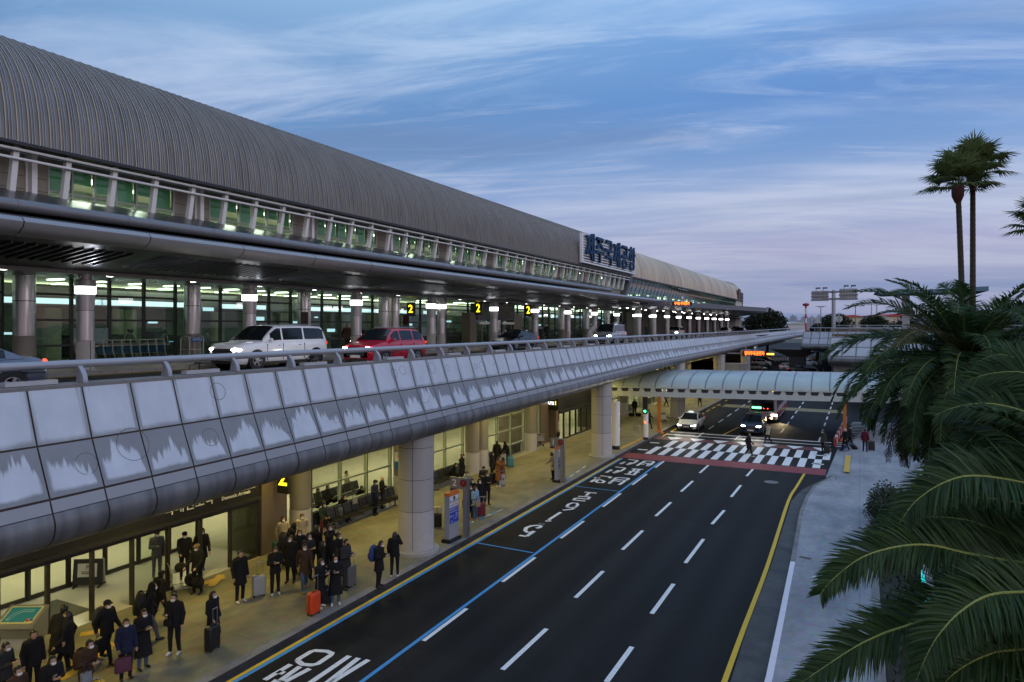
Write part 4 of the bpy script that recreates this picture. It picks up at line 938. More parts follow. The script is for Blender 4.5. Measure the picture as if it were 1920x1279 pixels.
# ================================================================ lower level: arrivals front under the deck
ah = thing('arrivals_hall', 'lit arrivals hall under the elevated road with glass walls and sliding doors', 'arrivals hall', (-22.5, 0, 0))
def apart(mb, name, mats, smooth=None, par=None):
    o = mb.build(name, mats, par or ah, smooth)
    if par is None: o.location = (22.5, 0, 0)
    return o
M_AFL = mat('arrivals_floor', (.52,.50,.42), .15, 0, .08, .6); M_AWALL = mat('arrivals_wall', (.46,.43,.30), .7, 0, .08)
mb = MB(); mb.box(-34,-21.7,-14,118,.12,.158); apart(mb, 'hall_floor', M_AFL)
mb = MB(); mb.box(-34,-33.8,-14,118,.15,4.36); mb.box(-34,-22.6,-14,118,4.1,4.3,1); apart(mb, 'hall_wall', [M_AWALL, mat('arrivals_ceiling', (.62,.60,.5), .8)])
M_ALITE = emis('arrivals_ceiling_light', (1,.94,.62), 5, False)
for yy in np.arange(2, 112, 5.5):
    mb = MB()
    for X in (-24.5,-27.5,-31): mb.box(X-.5,X+.5,yy,yy+.6,4.04,4.09)
    apart(mb, 'ceiling_light', M_ALITE)
for yy in np.arange(4, 112, 11): area('arrivals_lamp', (-27.5,yy,4.0), .8, ARR_W, (1,.92,.56), shape='RECTANGLE', sy=8)
M_LGF = mat('lower_green_frame', (.42,.50,.36), .5)
def glass_bay(y0, y1, X=-22.45, n=3, zt=4.1):
    mb = MB(); ws = [y0+(y1-y0)*i/n for i in range(n+1)]
    for yy in ws: mb.box(X-.08,X+.08,yy-.06,yy+.06,.16,zt)
    for z in (.95, 2.05, 3.15): mb.box(X-.07,X+.07,y0,y1,z-.05,z+.05)
    for yy in ws: mb.box(X+.081,X+.10,yy-.02,yy+.02,.16,zt,1)
    for z in (.95,2.05,3.15): mb.box(X+.071,X+.09,y0,y1,z-.015,z+.015,1)
    wf = apart(mb, 'window', [M_LGF, M_DARK])
    mb = MB(); mb.quad((X,y0,.16),(X,y1,.16),(X,y1,zt),(X,y0,zt)); mb.build('pane', M_GLASSW, wf)
    mb = MB(); mb.box(X-.3,X-.2,y0,y1,.16,.9); mb.build('dark_sill', M_BLACK, wf)
acol = [23.2-7.6, 23.2, 30.8, 38.4, 39.6, 47.2, 62.4, 70, 77.6, 85.2, 92.8, 100.4]
for a, b in ((24.2,30.2),(31.4,37.8),(40.2,46.6),(47.8,49.4),(63,69.4),(70.6,77),(78.2,84.6),(85.8,92),(93.4,100)): glass_bay(a, b)
M_ACOL = mat('arrivals_column', (.24,.225,.19), .5, .2, .1)
for yy in acol[1:]:
    mb = MB(); mb.lathe([(.47,0),(.47,1.3)], (-22.1,yy,.15), 26, 1); mb.lathe([(.46,1.32),(.46,4.2)], (-22.1,yy,.15), 26); apart(mb, 'column', [M_ACOL, M_PIERB], 30)
# gate vestibules: black header, stone flank, sliding doors
def gate(y0, y1, X, open_spans, door_w=1.35):
    mb = MB(); mb.box(X-3.6,X+.05,y0,y1,2.46,4.36); mb.box(X+.05,X+.20,y0+.1,y1-.1,2.5,2.62,1); apart(mb, 'gate_header', [M_BLACK, M_DARK])
    mb = MB(); mb.box(X-1.6,X+.1,y1,y1+1.3,.15,4.36); apart(mb, 'gate_flank', M_GRAN); mb = MB(); mb.box(X-.9,X+.1,y0-.5,y0,.15,4.36); apart(mb, 'gate_flank', M_GRAN)
    for XX, spans in ((X, open_spans), (X-3.5, [])):
        y = y0; i = 0
        while y < y1-.2:
            y2 = min(y+door_w, y1); opened = any(a <= (y+y2)/2 <= b for a, b in spans)
            mb = MB(); mb.box(XX-.07,XX+.07,y-.05,y+.05,.16,2.455); mb.box(XX-.05,XX+.05,y,y2,2.34,2.455)
            if not opened: mb.box(XX-.03,XX+.03,y,y2,.16,.30); mb.box(XX-.02,XX+.02,y2-.09,y2,.3,2.34); mb.box(XX-.02,XX+.02,y,y+.09,.3,2.34)
            d = apart(mb, 'door', mat('door_frame_metal', (.06,.055,.045), .35, .6))
            if not opened: mb = MB(); mb.quad((XX,y+.06,.3),(XX,y2-.06,.3),(XX,y2-.06,2.34),(XX,y+.06,2.34)); mb.build('pane', M_GLASSW, d)
            y += door_w; i += 1
        mb = MB(); mb.box(XX-.08,XX+.08,y1-.1,y1,.16,2.455); apart(mb, 'door_post', mat('door_frame_metal', (.13,.12,.10)))
    for yy in (y0+.02, y1-.12): mb = MB(); mb.quad((X-3.4,yy,.16),(X-.1,yy,.16),(X-.1,yy,2.45),(X-3.4,yy,2.45)); apart(mb, 'side_pane', M_GLASSW)
    area('gate_lamp', (X-1.8,(y0+y1)/2,2.44), .6, 48, (1,.90,.52), shape='RECTANGLE', sy=y1-y0-1)
gate(5.6, 20.6, -21.8, [(10.0,14.6),(16.6,18.7)]); gate(51.6, 60.2, -21.8, [(52,53.4)])
mb = MB(); mb.box(-26,-22.3,49.4,51.1,.15,4.36); apart(mb, 'stone_wall', M_GRAN); mb = MB(); mb.box(-23.4,-22.4,21.9,22.7,.15,4.36); apart(mb, 'stone_wall', M_GRAN)
mb = MB(); mb.box(-24.5,-22.6,11.3,14.2,.160,.166); apart(mb, 'door_mat', mat('door_mat', (.07,.075,.06), .9))
# header wording of the two gates
M_SW = emis('sign_white', (.9,.92,.86), .8, False); M_SWB = emis('sign_white_bright', (.95,.97,1), 2.4, False); M_SY = emis('gate_yellow', (1,.74,.04), 2.0, False)
def onX(X, y, z): return facing((X,y,z), (0,1,0))
for nm, tx, sz, X, y, z, m in (('lettering','국내선도착',.46,-21.73,17.25,3.42,M_SW), ('lettering','Domestic Arrivals',.19,-21.73,19.35,3.32,M_SW), ('lettering','国内線到着 国内到达',.17,-21.73,19.35,3.56,M_SW), ):
    o = text_mesh(nm, tx, sz, m, onX(X,y,z-.42), ah, .006, bold=.003); o.location = (22.5,0,0)
mb = MB(); mb.box(-21.735,-21.725,18.35,20.3,3.01,3.025); apart(mb, 'sign_rule', M_SW)
def numsign(X, Y, z0, w, h, txt, sz, m, parent_shift=True):
    mb = MB(); mb.box(X-w/2,X+w/2,Y,Y+.14,z0,z0+h); apart(mb, 'number_sign', M_BLACK)
    o = text_mesh('sign_numeral', txt, sz, m, facing((X,Y-.012,z0+h*.55),(1,0,0)), ah, .01, sx=.95, bold=.012); o.location = (22.5,0,0)
numsign(-21.15, 21.2, 2.62, .62, 1.2, '2', 1.05, M_YSIGN)
numsign(-21.35, 60.3, 3.1, .6, 1.1, '1', 1.0, M_SY)
mb = MB(); mb.box(-22.75,-21.45,50.95,51.09,2.75,4.0); apart(mb, 'gate_sign', M_BLACK)
o = text_mesh('lettering', 'GATE', .34, M_SWB, facing((-22.22,50.935,3.3),(1,0,0)), ah, .008, bold=.006); o.location = (22.5,0,0)
o = text_mesh('sign_numeral', '1', .44, M_SY, facing((-21.66,50.935,3.32),(1,0,0)), ah, .008, bold=.008); o.location = (22.5,0,0)
# ================================================================ ramps beyond, piers, far railings
def ramp(name, label, path, caplen, seed, deck):
    t = thing(name, label, 'road ramp', (path[0][0], path[0][1], 0), 0, 'ramps joining the elevated road')
    sh = (-path[0][0], -path[0][1], 0)
    pt, tot = edge_run(path, t, sh, 1.6, rings=False, seed=seed, clean=True)
    f = path[0]; tx, ty = f[4], -f[3]
    mb = MB(); pts = [(f[0]+f[3]*o, f[1]+f[4]*o, f[2]+d) for o, d in PU+PLW[1:]+PS[1:]+PB]; pts += [(f[0]-f[3]*4, f[1]-f[4]*4, f[2])]
    mb.poly(pts); o = mb.build('end_plate', M_BELLY, t); o.location = sh
    mb = MB(); mb.poly([(x,y,7.75) for x,y in deck]); o = mb.build('deck', M_ASPH, t); o.location = sh
    mb = MB(); mb.poly([(x,y,4.4) for x,y in deck]); o = mb.build('underside', M_DARK, t); o.location = sh
    return t
nA = (-.319,-.948); nB = (-.202,-.979)
pA = [(-9.7,144.3,8.35,nA[0],nA[1]),(-2,141.7,8.35,nA[0],nA[1]),(14,136.4,8.4,nA[0],nA[1])]
ramp('curved_ramp', 'grey clad ramp edge joining the elevated road in the distance', pA, 0, 5, [(-8.4,145),(14,137.4),(60,150),(60,200),(-14,238)])
pB = [(-3.4,97.2,8.0,nB[0],nB[1]),(10,94.4,8.0,nB[0],nB[1]),(45,87.2,8.0,nB[0],nB[1])]
ramp('curved_ramp', 'bright panelled ramp edge partly hidden behind the big palm', pB, 0, 6, [(-3.4,97.6),(45,87.6),(60,110),(14,136),(2,137)])
mb = MB()
pr = [(pA[0][0],pA[0][1]),(4,139.5),(14,136.5)]
for i in range(24): 
    x = -8.6+i*.95; y = 144-.3355*(x+8.8); mb.box(x-.04,x+.04,y,y+.08,8.3,9.1)
mb.tube([(-8.8,144.1,9.1),(14,136.5,9.15)], .08, 8); tag(mb.build('ramp_railing', M_RAIL), 'pale railing on top of the distant ramp edge', 'railing')
mb = MB()
for i in range(26):
    x = -3+i*1.9; y = 97.3-.2063*(x+3.4); mb.box(x-.06,x+.06,y+.2,y+.32,7.9,9.6)
for z in (8.75,9.15,9.55): mb.bar((-3.2,97.5,z),(46,87.3,z),.06,.12)
rf = mb.build('ramp_fence', mat('fence_galvanised', (.28,.29,.30), .5, .3)); tag(rf, 'grey post and rail fence with brown boards on the ramp behind the palm', 'fence')
mb = MB(); mb.bar((-3.2,97.55,8.3),(46,87.35,8.3),.05,.34); mb.bar((-3.2,97.55,8.95),(46,87.35,8.95),.05,.22); mb.build('board', mat('fence_board_brown', (.16,.11,.07), .7), rf)
mb = MB(); mb.box(-13.2,-10.2,156,160,0,3.0); mb.loft([[(-13.3,156,3.0),(-10.1,156,3.0),(-10.1,160,3.0),(-13.3,160,3.0)],[(-17,155,4.6),(-7,155,4.6),(-7,161,4.6),(-17,161,4.6)]],0)
tag(mb.build('flared_pier', mat('pier_dark_concrete', (.07,.068,.06), .8)), 'dark flared concrete pier under the junction of the ramps', 'pier')
mb = MB(); mb.box(-17.2,-13.6,96,99,0,4.4); mb.box(-17.25,-13.55,95.95,96.0,1.4,1.43,1); mb.box(-17.25,-13.55,95.95,96,2.9,2.93,1)
tag(mb.build('abutment_wall', [concrete('abutment_concrete', (.22,.215,.19), (.32,.31,.28), .7), M_JOINT]), 'pale concrete wall under the elevated road behind the glass canopy', 'wall')
mb = MB(); mb.box(-3.0,6,99.5,100.5,0,4.3); mb.box(-2.2,6,99.2,99.5,3.6,4.36); tag(mb.build('parapet_wall', mat('white_wall', (.5,.5,.49), .7)), 'low white wall under the panelled ramp, beside the palm', 'wall')
# ================================================================ glass walkway canopy over the crossing
dW = Vector((18.1,3.6,0)).normalized(); A0 = Vector((-19.25,59.8,0))-dW*1.5; nW = Vector((-.02,1,0)).normalized(); LW = 28.0; QW = 11.0
gw = thing('walkway_canopy', 'arched pale glass canopy on a white beam across the road', 'canopy', (A0.x,A0.y,0))
def W(s, q, z): p = A0+dW*s+nW*q; return (p.x,p.y,z)
def gpart(mb, name, m, sm=None): o = mb.build(name, m, gw, sm); o.location = (-A0.x,-A0.y,0); return o
arc = [(QW/2-QW/2*math.cos(a), 4.08+1.22*math.sin(a)) for a in np.linspace(0, PI, 25)]
M_CGL, nt_, b_ = nmat('canopy_glass'); b_.inputs['Base Color'].default_value = (.42,.58,.56,1); b_.inputs['Roughness'].default_value = .22; b_.inputs['Specular IOR Level'].default_value = .6; b_.inputs['Alpha'].default_value = .86
_tc = N(nt_, 'ShaderNodeTexCoord'); _n = N(nt_, 'ShaderNodeTexNoise'); _n.inputs['Scale'].default_value = .5; _n.inputs['Detail'].default_value = 6; L(nt_, _tc, 'Object', _n, 'Vector'); _r = N(nt_, 'ShaderNodeValToRGB'); _r.color_ramp.elements[0].color = (.33,.41,.385,1); _r.color_ramp.elements[1].color = (.50,.585,.55,1); L(nt_, _n, 'Fac', _r, 'Fac'); L(nt_, _r, 'Color', b_, 'Base Color')
mb = MB(); mb.loft([[W(s,q,z) for q,z in arc] for s in np.linspace(0, LW, 20)], 0, closed=False); gpart(mb, 'glass_vault', M_CGL, 60)
M_CST = mat('canopy_steel_white', (.46,.50,.47), .5, .1); M_CRIB = mat('canopy_rib', (.18,.18,.21), .5, .3)
s = .4
while s < LW:
    mb = MB(); mb.loft([[W(s-.05,q,z+.02),W(s+.05,q,z+.02),W(s+.05,q,z-.1),W(s-.05,q,z-.1)] for q,z in arc], 0); gpart(mb, 'rib', M_CRIB); s += 1.42
mb = MB()
for q in (0, QW):
    a, b = Vector(W(0,q,0)), Vector(W(LW,q,0)); mb.bar(a+Vector((0,0,3.46)), b+Vector((0,0,3.46)), .14, .42); mb.bar(a+Vector((0,0,3.27)), b+Vector((0,0,3.27)), .26, .06); mb.bar(a+Vector((0,0,4.02)), b+Vector((0,0,4.02)), .2, .09)
    s = .3
    while s < LW-.6:      # solid plates, with dark sheets between them standing in for the shaded openings
        mb.prism([W(s,q-.05,3.66),W(s+.50,q-.05,3.66),W(s+.36,q-.05,3.98),W(s+.14,q-.05,3.98)], tuple(nW*.1)); s += .98
        mb.prism([W(s-.48,q+.0,3.66),W(s-.0,q+.0,3.66),W(s+.08,q+.0,3.98),W(s-.56,q,3.98)], tuple(nW*.02), 1)
gpart(mb, 'edge_beam', [M_CST, M_DARK])
mb = MB(); s = .6
while s < LW: mb.bar(W(s,.1,3.85), W(s,QW-.1,3.85), .1, .2); s += 2.84
gpart(mb, 'cross_beam', M_CST)
M_ORA = mat('orange_paint', (.50,.15,.02), .5)
for s_, q in ((5.0,.0),(20.0,.0)):
    mb = MB(); p = W(s_,q,0); mb.box(p[0]-.13,p[0]+.13,p[1]-.13,p[1]+.13,.2,3.3); mb.loft([[(p[0]+i*r,p[1]+j*r,z) for i,j in ((-1,-1),(1,-1),(1,1),(-1,1))] for r,z in ((.36,.0),(.36,.06),(.2,.2),(.13,.3))],0); gpart(mb, 'post', M_ORA)
area('canopy_lamp', W(5.0,2.2,3.6), 1.0, 60, (1,.93,.6))
mb = MB(); p = W(5.0,2.2,3.62); mb.box(p[0]-.5,p[0]+.5,p[1]-.06,p[1]+.06,p[2],p[2]+.05); gpart(mb, 'lamp', emis('canopy_lamp_glow', (1,.9,.55), 6, False))
# ---- posts at the crossing
p = at(1155,842,.15); mb = MB(); mb.lathe([(.30,.0),(.30,.28)], (p.x,p.y,.15), 20, 1); mb.lathe([(.28,.28),(.28,3.6)], (p.x,p.y,.15), 20, 0); tag(mb.build('canopy_post', [M_WHITEM, M_BLACK], None, 40), 'slim white column with a black foot right of the near round pier', 'column')
p = at(1211,824,.15); tl = thing('traffic_signal', 'white signal pole with a black lamp head and green and red lights by the crossing', 'traffic light', p)
mb = MB(); mb.lathe([(.22,0),(.22,.2)], n=16, mi=1); mb.lathe([(.20,.2),(.20,2.3)], n=16); mb.build('pole', [M_WHITEM, M_BLACK], tl, 40)
mb = MB(); mb.box(-.19,.19,-.28,-.02,2.15,3.5); mb.box(-.2,.2,-.4,-.28,2.95,3.0); mb.box(-.2,.2,-.4,-.28,2.5,2.55); mb.build('lamp_head', M_BLACK, tl)
mb = MB(); mb.lathe([(.10,0),(.10,.01)], n=14); o = mb.build('green_lamp', emis('signal_green', (.05,1,.35), 5), tl); o.rotation_euler = (PI/2,0,0); o.location = (0,-.285,2.35)
mb = MB(); mb.box(-.06,.06,-.232,-.2,1.35,1.5); mb.build('red_lamp', emis('signal_red', (1,.12,.04), 4), tl)
# ---- LED boards
def led(label, px, py, d, w, h, txt, post):
    p = atd(px, py, d); t = thing('led_board', label, 'led sign', (p.x,p.y,p.z-h/2), YAW*.35, 'red led text boards')
    mb = MB(); mb.box(-w/2,w/2,0,.22,-.0,h); mb.build('casing', M_BLACK, t)
    text_mesh('led_text', txt, h*.92, emis('led_orange', (1,.16,.02), 4.5, False), facing((0,-.012,h*.5),(1,0,0)), t, .004, sx=w/(h*.92)/len(txt)*.98, bold=.012)
    mb = MB()
    if post: mb.bar((-w*.35,.1,h),(-w*.35,.1,h+post),.1,.1); mb.bar((w*.1,.1,h),(w*.1,.1,h+post),.1,.1); mb.bar((-w*.6,.1,h+.06),(w*.3,.1,h+.06),.1,.1)
    mb.bar((-w*1.1,.3,h*.5),(0,.3,h*.5),.14,.14); mb.build('bracket', M_ALU, t)
    mb = MB(); mb.ellipsoid((w*.02,.1,h+.45),(.14,.14,.17)); mb.box(w*.0,w*.04,.08,.12,h,h+.4); mb.build('dome_camera', M_WHITEM, t, 60)
led('orange led board at the end of the upper canopy', 1278.5, 569.5, 80, 2.25, .42, '구역E 주차금지', 0)
led('orange led board hung under the elevated road above the parked cars', 1414.5, 663, 90, 3.0, .62, '정차무새.운전자', .8)
area('led_glow', tuple(atd(1388,655,93)), .5, 12, (1,.08,.05), (math.radians(70),0,0))
# ---- info totems and the stop markers behind them
def totem(label, px, py, s=1.0, num='2', mpx=None):
    p = at(px, py, .15); t = thing('info_totem', label, 'info totem', p, 0, 'info totems on the arrivals pavement')
    mb = MB(); mb.box(-.22,.22,-.50,.50,0,.14); mb.build('foot', M_BLACK, t)
    mb = MB(); mb.box(-.12,.12,-.40,.40,.14,1.98); mb.box(-.124,.124,-.405,.405,1.98,2.12,1); mb.build('body', [mat('totem_grey', (.30,.31,.33), .5), mat('totem_orange', (.62,.16,.03), .5)], t)
    mb = MB(); mb.quad((.124,-.36,.80),(.124,.36,.80),(.124,.36,1.48),(.124,-.36,1.48)); mb.quad((.1235,-.36,1.48),(.1235,.36,1.48),(.1235,.36,1.97),(.1235,-.36,1.97),1); mb.build('poster', [mat('poster_blue', (.02,.06,.42), .4), mat('poster_white', (.72,.72,.74), .4)], t)
    Wt = mat('poster_text_white', (.75,.75,.78), .5); Bk = mat('poster_text_black', (.03,.03,.05), .5); Rd = mat('poster_text_red', (.6,.05,.08), .5)
    for tx, sz, z, m, yo in (('택스환급안내',.135,1.72,Bk,0),('환급',.12,1.56,mat('poster_text_blue',(.03,.06,.4),.5),-.2),('최고환급',.12,1.56,Rd,.12),('외국인 관광객 택스',.085,1.40,Wt,0),('환급안내 환급창구',.085,1.29,Wt,0),('국제선 3층',.08,1.10,Wt,-.2),('곳!',.2,1.10,Wt,.2),('안내 데스크',.07,.96,Wt,.12),('환급',.07,.88,Wt,-.2)):
        text_mesh('poster_text', tx, sz, m, facing((.130,yo,z),(0,1,0)), t, .001)
    mb = MB(); mb.lathe([(.09,0),(.09,.004)], n=14); o = mb.build('emblem', Bk, t); o.rotation_euler = (0,PI/2,0); o.location = (.126,0,1.87)
    p2 = at(*mpx, .15); t2 = thing('stop_marker', 'grey stop marker with the number %s behind an info totem' % num, 'stop sign post', p2, 0, 'numbered stop markers')
    mb = MB(); mb.box(-.10,.12,-.07,.07,0,2.62); mb.box(-.76,-.10,-.05,.05,2.12,2.62); mb.build('panel', mat('marker_grey', (.20,.19,.18), .5), t2)
    mb = MB(); mb.box(.12,.16,-.08,.08,0,2.64); mb.build('trim', M_ALU, t2)
    text_mesh('marker_numeral', num, .42, mat('marker_white', (.7,.7,.68), .5), facing((-.55,-.056,2.37),(1,0,0)), t2, .004, bold=.008)
    mb = MB(); mb.lathe([(.17,0),(.17,.006)], n=20); o = mb.build('red_roundel', mat('marker_red', (.20,.012,.02), .5), t2); o.rotation_euler = (PI/2,0,0); o.location = (-.08,-.07,2.40)
    text_mesh('marker_letter', 'P', .2, mat('marker_rose', (.45,.10,.14), .5), facing((-.08,-.08,2.40),(1,0,0)), t2, .002)
    mb = MB(); mb.box(-.76,-.42,-.052,-.05,2.0,2.12); mb.build('blue_strip', mat('marker_navy', (.03,.03,.12), .5), t2)
totem('grey info totem with orange top and blue poster beside the thick middle pier', 847, 1013, 1, '2', (873,1008))
totem('grey info totem with reddish top near the crosswalk, half hiding a person in white', 1048, 902, 1, '1', (1054,905))
# ---- information kiosk at the left edge
p = at(40,1236,.15); ki_ = thing('map_kiosk', 'silver information kiosk with a slanted green airport map at the left edge', 'kiosk', p, math.radians(28)); ki_.scale = (1.12,1.12,1.38)
def kp(mb, n, m, sm=None): return mb.build(n, m, ki_, sm)
mb = MB(); pf = [(-.28,0),(-.30,.9),(-.34,1.0),(.30,.78),(.30,.72),(.10,.60),(.04,.42),(.10,.22),(.28,.10),(.30,0)]
mb.prism([(-.48,-x,z) for x,z in [(a,b) for a,b in pf]], (.96,0,0)); kp(mb, 'body', mat('kiosk_silver', (.34,.35,.34), .35, .5), 30)
sl = lambda u, v, e: (u, .34-.64*v-0*e, 1.0-.22*v+e)
mb = MB(); mb.poly([sl(-.40,.10,.008),sl(.40,.10,.008),sl(.40,.92,.008),sl(-.40,.92,.008)][::-1]); mb.poly([sl(-.36,.16,.014),sl(.36,.16,.014),sl(.36,.70,.014),sl(.20,.70,.014),sl(.20,.86,.014),sl(-.36,.86,.014)][::-1], 1); kp(mb, 'map_screen', [mat('kiosk_cream', (.55,.52,.30), .5), emis('kiosk_green', (.02,.16,.14), .55)])
mb = MB()
for a, b in (((-.28,.75),(-.20,.45)),((-.20,.45),(-.02,.30)),((-.02,.30),(.25,.30)),((-.22,.78),(-.12,.50)),((-.12,.50),(0,.38)),((0,.38),(.25,.38)),((-.28,.75),(-.22,.78))): mb.bar(sl(a[0],a[1],.018), sl(b[0],b[1],.018), .012, .004)
kp(mb, 'map_lines', mat('map_line', (.45,.6,.55), .5))
mb = MB(); mb.lathe([(.035,0),(.035,.02)], sl(.25,.79,.01), 12); kp(mb, 'red_button', mat('button_red', (.5,.03,.03), .4)); mb = MB(); mb.lathe([(.035,0),(.035,.02)], sl(.34,.77,.01), 12); kp(mb, 'blue_button', mat('button_blue', (.03,.06,.4), .4))
# ---- black notice stand in the doorway
p = at(166,1100,.15); ns = thing('notice_stand', 'black wheeled notice stand with a white card inside the gate doorway', 'notice stand', p, math.radians(32))
mb = MB(); mb.prism([(-.5,-.12,.1),(-.48,-.04,1.0),(-.5,.0,1.0),(-.5,.0,.1)], (1.0,0,0)); kp2 = mb.build('board', M_BLACK, ns); mb = MB(); mb.prism([(-.5,.22,.1),(-.48,.1,.98),(-.5,.06,.98),(-.5,.16,.1)], (.98,0,0)); mb.build('rear_board', mat('stand_grey', (.35,.35,.30), .5), ns)
mb = MB(); mb.quad((-.33,-.105,.38),(.33,-.105,.38),(.33,-.062,.85),(-.33,-.062,.85)); mb.build('card', mat('card_white', (.5,.5,.45), .6), ns)
text_mesh('card_text', 'P', .2, M_BLACK, facing((0,-.085,.72),(1,0,0),(0,.09,.99)), ns, .004); 
mb = MB()
for z in (.5,.56): mb.bar((-.2,-.104+.03*(z-.38),z),(.2,-.104+.03*(z-.38),z),.01,.02)
mb.build('card_lines', M_BLACK, ns)
for x in (-.42,.42):
    mb = MB(); mb.tube([(x,-.2,.05),(x,.3,.05)],.03,8); mb.ellipsoid((x,-.2,.05),(.04,.05,.05)); mb.ellipsoid((x,.3,.05),(.04,.05,.05)); mb.build('castor', M_DARK, ns)
# ---- blue notice plate on a hall column, dark red notices on the upper columns
mb = MB(); mb.box(-.3,.3,-.02,.02,0,.42); mb.box(-.3,.3,-.02,.02,.42,.9,1)
o = mb.build('notice_plate', [mat('notice_blue', (.02,.14,.38), .4), mat('notice_white', (.5,.55,.6), .5)]); o.location = (-21.75,30.1,1.9); tag(o, 'white and blue notice plate on the hall column left of the thick pier', 'notice')
mb = MB(); mb.lathe([(.12,0),(.12,.01)],n=16); q = mb.build('prohibition_mark', mat('notice_red', (.5,.05,.05), .5), o); q.rotation_euler = (PI/2,0,0); q.location = (0,-.022,.7)
for i, (yy, lb) in enumerate(((grid_y(2),'dark red notice board on the terminal column above the minivan roof'),(grid_y(3)+1.2+1.2,'dark red notice board on the terminal column beside the number 2 entrance'))):
    mb = MB(); mb.box(-.25,.25,-.04,.04,0,1.15); mb.box(-.2,.2,-.045,-.04,.1,.45,1); o = mb.build('notice_board', [mat('notice_dark_red', (.06,.012,.015), .5), mat('notice_panel', (.10,.09,.09), .5)]); o.location = (-28.55,yy-.5,9.15); tag(o, lb, 'notice board', 'dark red column notices')
# ---- benches by the arrivals glass
M_SEAT = mat('bench_black', (.012,.012,.013), .5)
def bench(label, X, y0, n, rz=0):
    t = thing('waiting_bench', label, 'bench', (X,y0,.15), rz, 'waiting benches at the arrivals glass')
    for i in range(n):
        y = i*.58; mb = MB(); mb.box(-.22,.24,y,y+.52,.40,.46); mb.build('seat', M_SEAT, t); mb = MB(); mb.loft([[(x,y,z),(x,y+.52,z),(x-.05,y+.52,z),(x-.05,y,z)] for x,z in ((-.22,.48),(-.26,.66),(-.34,.92))],0); mb.build('backrest', M_SEAT, t)
    mb = MB(); mb.box(-.05,.05,0,n*.58,.33,.39); mb.build('beam', M_ALU, t)
    for y in (.3, n*.58-.4): mb = MB(); mb.box(-.25,.25,y,y+.06,0,.04); mb.box(-.03,.03,y,y+.06,.04,.33); mb.build('leg', M_ALU, t)
bench('row of black seats along the arrivals glass left of the thick pier', -21.55, 24.6, 9); bench('row of black seats along the arrivals glass right of the thick pier', -21.6, 33.0, 6)
bench('black seats inside the hall behind the glass', -24.2, 25.5, 8, 0)
# ---- stone blocks on the pavement
M_BLK = mat('granite_block', (.28,.27,.22), .7, 0, .2, 8)
for px, py, lb in ((683,962,'grey stone block on the pavement right of the seated people'),(811,912,'pale stone block right behind the thick middle pier'),(910,868,'pale stone block beside the glass left of the dark couple'),(1195,806,'brown stone block left of the signal pole'),(1160,810,'pale stone block at the white column')):
    p = at(px,py,.15); mb = MB(); mb.box(-.24,.24,-.24,.24,0,.36); mb.box(-.22,.22,-.22,.22,.36,.38); o = mb.build('stone_block', M_BLK); o.location = p; tag(o, lb, 'stone block', 'stone blocks on the arrivals pavement')
# ---- lit cyan lettering standing in the planting bed
cs = thing('garden_letter_sign', 'glowing cyan block letters standing among the palms', 'letter sign', (2.05,26.8,.13))
text_mesh('letters', 'HELLO', .95, mat('letter_body', (.45,.42,.48), .5), facing((0,0,.62),(0,-1,0)), cs, .11, bold=.02)
text_mesh('letter_faces', 'HELLO', .95, emis('letter_cyan', (.0,.85,.9), 1.4), facing((-.118,0,.62),(0,-1,0)), cs, .004, bold=.0)
mb = MB(); mb.box(-.15,.15,-1.7,1.7,0,.22); mb.build('plinth', M_GUTTER, cs)
# ---- road barrier kerb on the right beyond the crossing
mb = MB()
for i in range(12): mb.box(-1.85+.06*i*.8,-1.65+.06*i*.8,60.3+i*1.3,61.58+i*1.3,0,.55,i % 2)
tag(mb.build('road_barrier', [mat('barrier_red', (.35,.04,.04), .5), mat('barrier_white', (.6,.58,.56), .5)]), 'low red and white barrier along the hatched strip under the glass canopy', 'barrier')
# ================================================================ far background
gs = thing('sign_gantry', 'tall grey pole carrying two blank-backed direction signs', 'sign gantry', atd(1563,612,139)-Vector((0,0,9.3)))
_o = atd(1563,612,139); k_ = 139/1300
mb = MB(); mb.tube([(0,0,0),(0,0,(611-543)*k_+9.3)], [.42,.34], 12); mb.build('pole', M_RAIL, gs, 40)
Z = lambda y: (612-y)*k_+9.3
for x0, x1, y0, y1 in ((-38,-9,545,564),(10,40,542,563)):
    mb = MB(); mb.box(x0*k_,x1*k_,-.1,.1,Z(y1),Z(y0)); 
    for q in (y0+4,(y0+y1)/2+1,y1-1.5): mb.box(x0*k_-.1,x1*k_+.1,-.3,-.1,Z(q)-.16,Z(q)+.16,1)
    for q in np.linspace(x0+3,x1-3,6): mb.box(q*k_-.05,q*k_+.05,-.16,-.1,Z(y1),Z(y0),1)
    mb.build('sign_back', [mat('sign_back_grey', (.42,.46,.44), .5), M_ALUD], gs)
    for q in (x0+8,x0+20): mb = MB(); mb.box(q*k_-.05,q*k_+.05,-.05,.05,Z(y0),Z(y0-4)); mb.box(q*k_-.1,q*k_+.8,-.3,.1,Z(y0-4),Z(y0-4)+.25,1); mb.build('sign_lamp', [M_ALUD, M_BLACK], gs)
for y in (547.5,560.5): mb = MB(); mb.bar((-20*k_,-.0,Z(y)),(20*k_,-.0,Z(y)),.3,.35); mb.ellipsoid((0,0,Z(y)),(.75,.5,.2)); mb.build('arm', M_ALUD, gs)
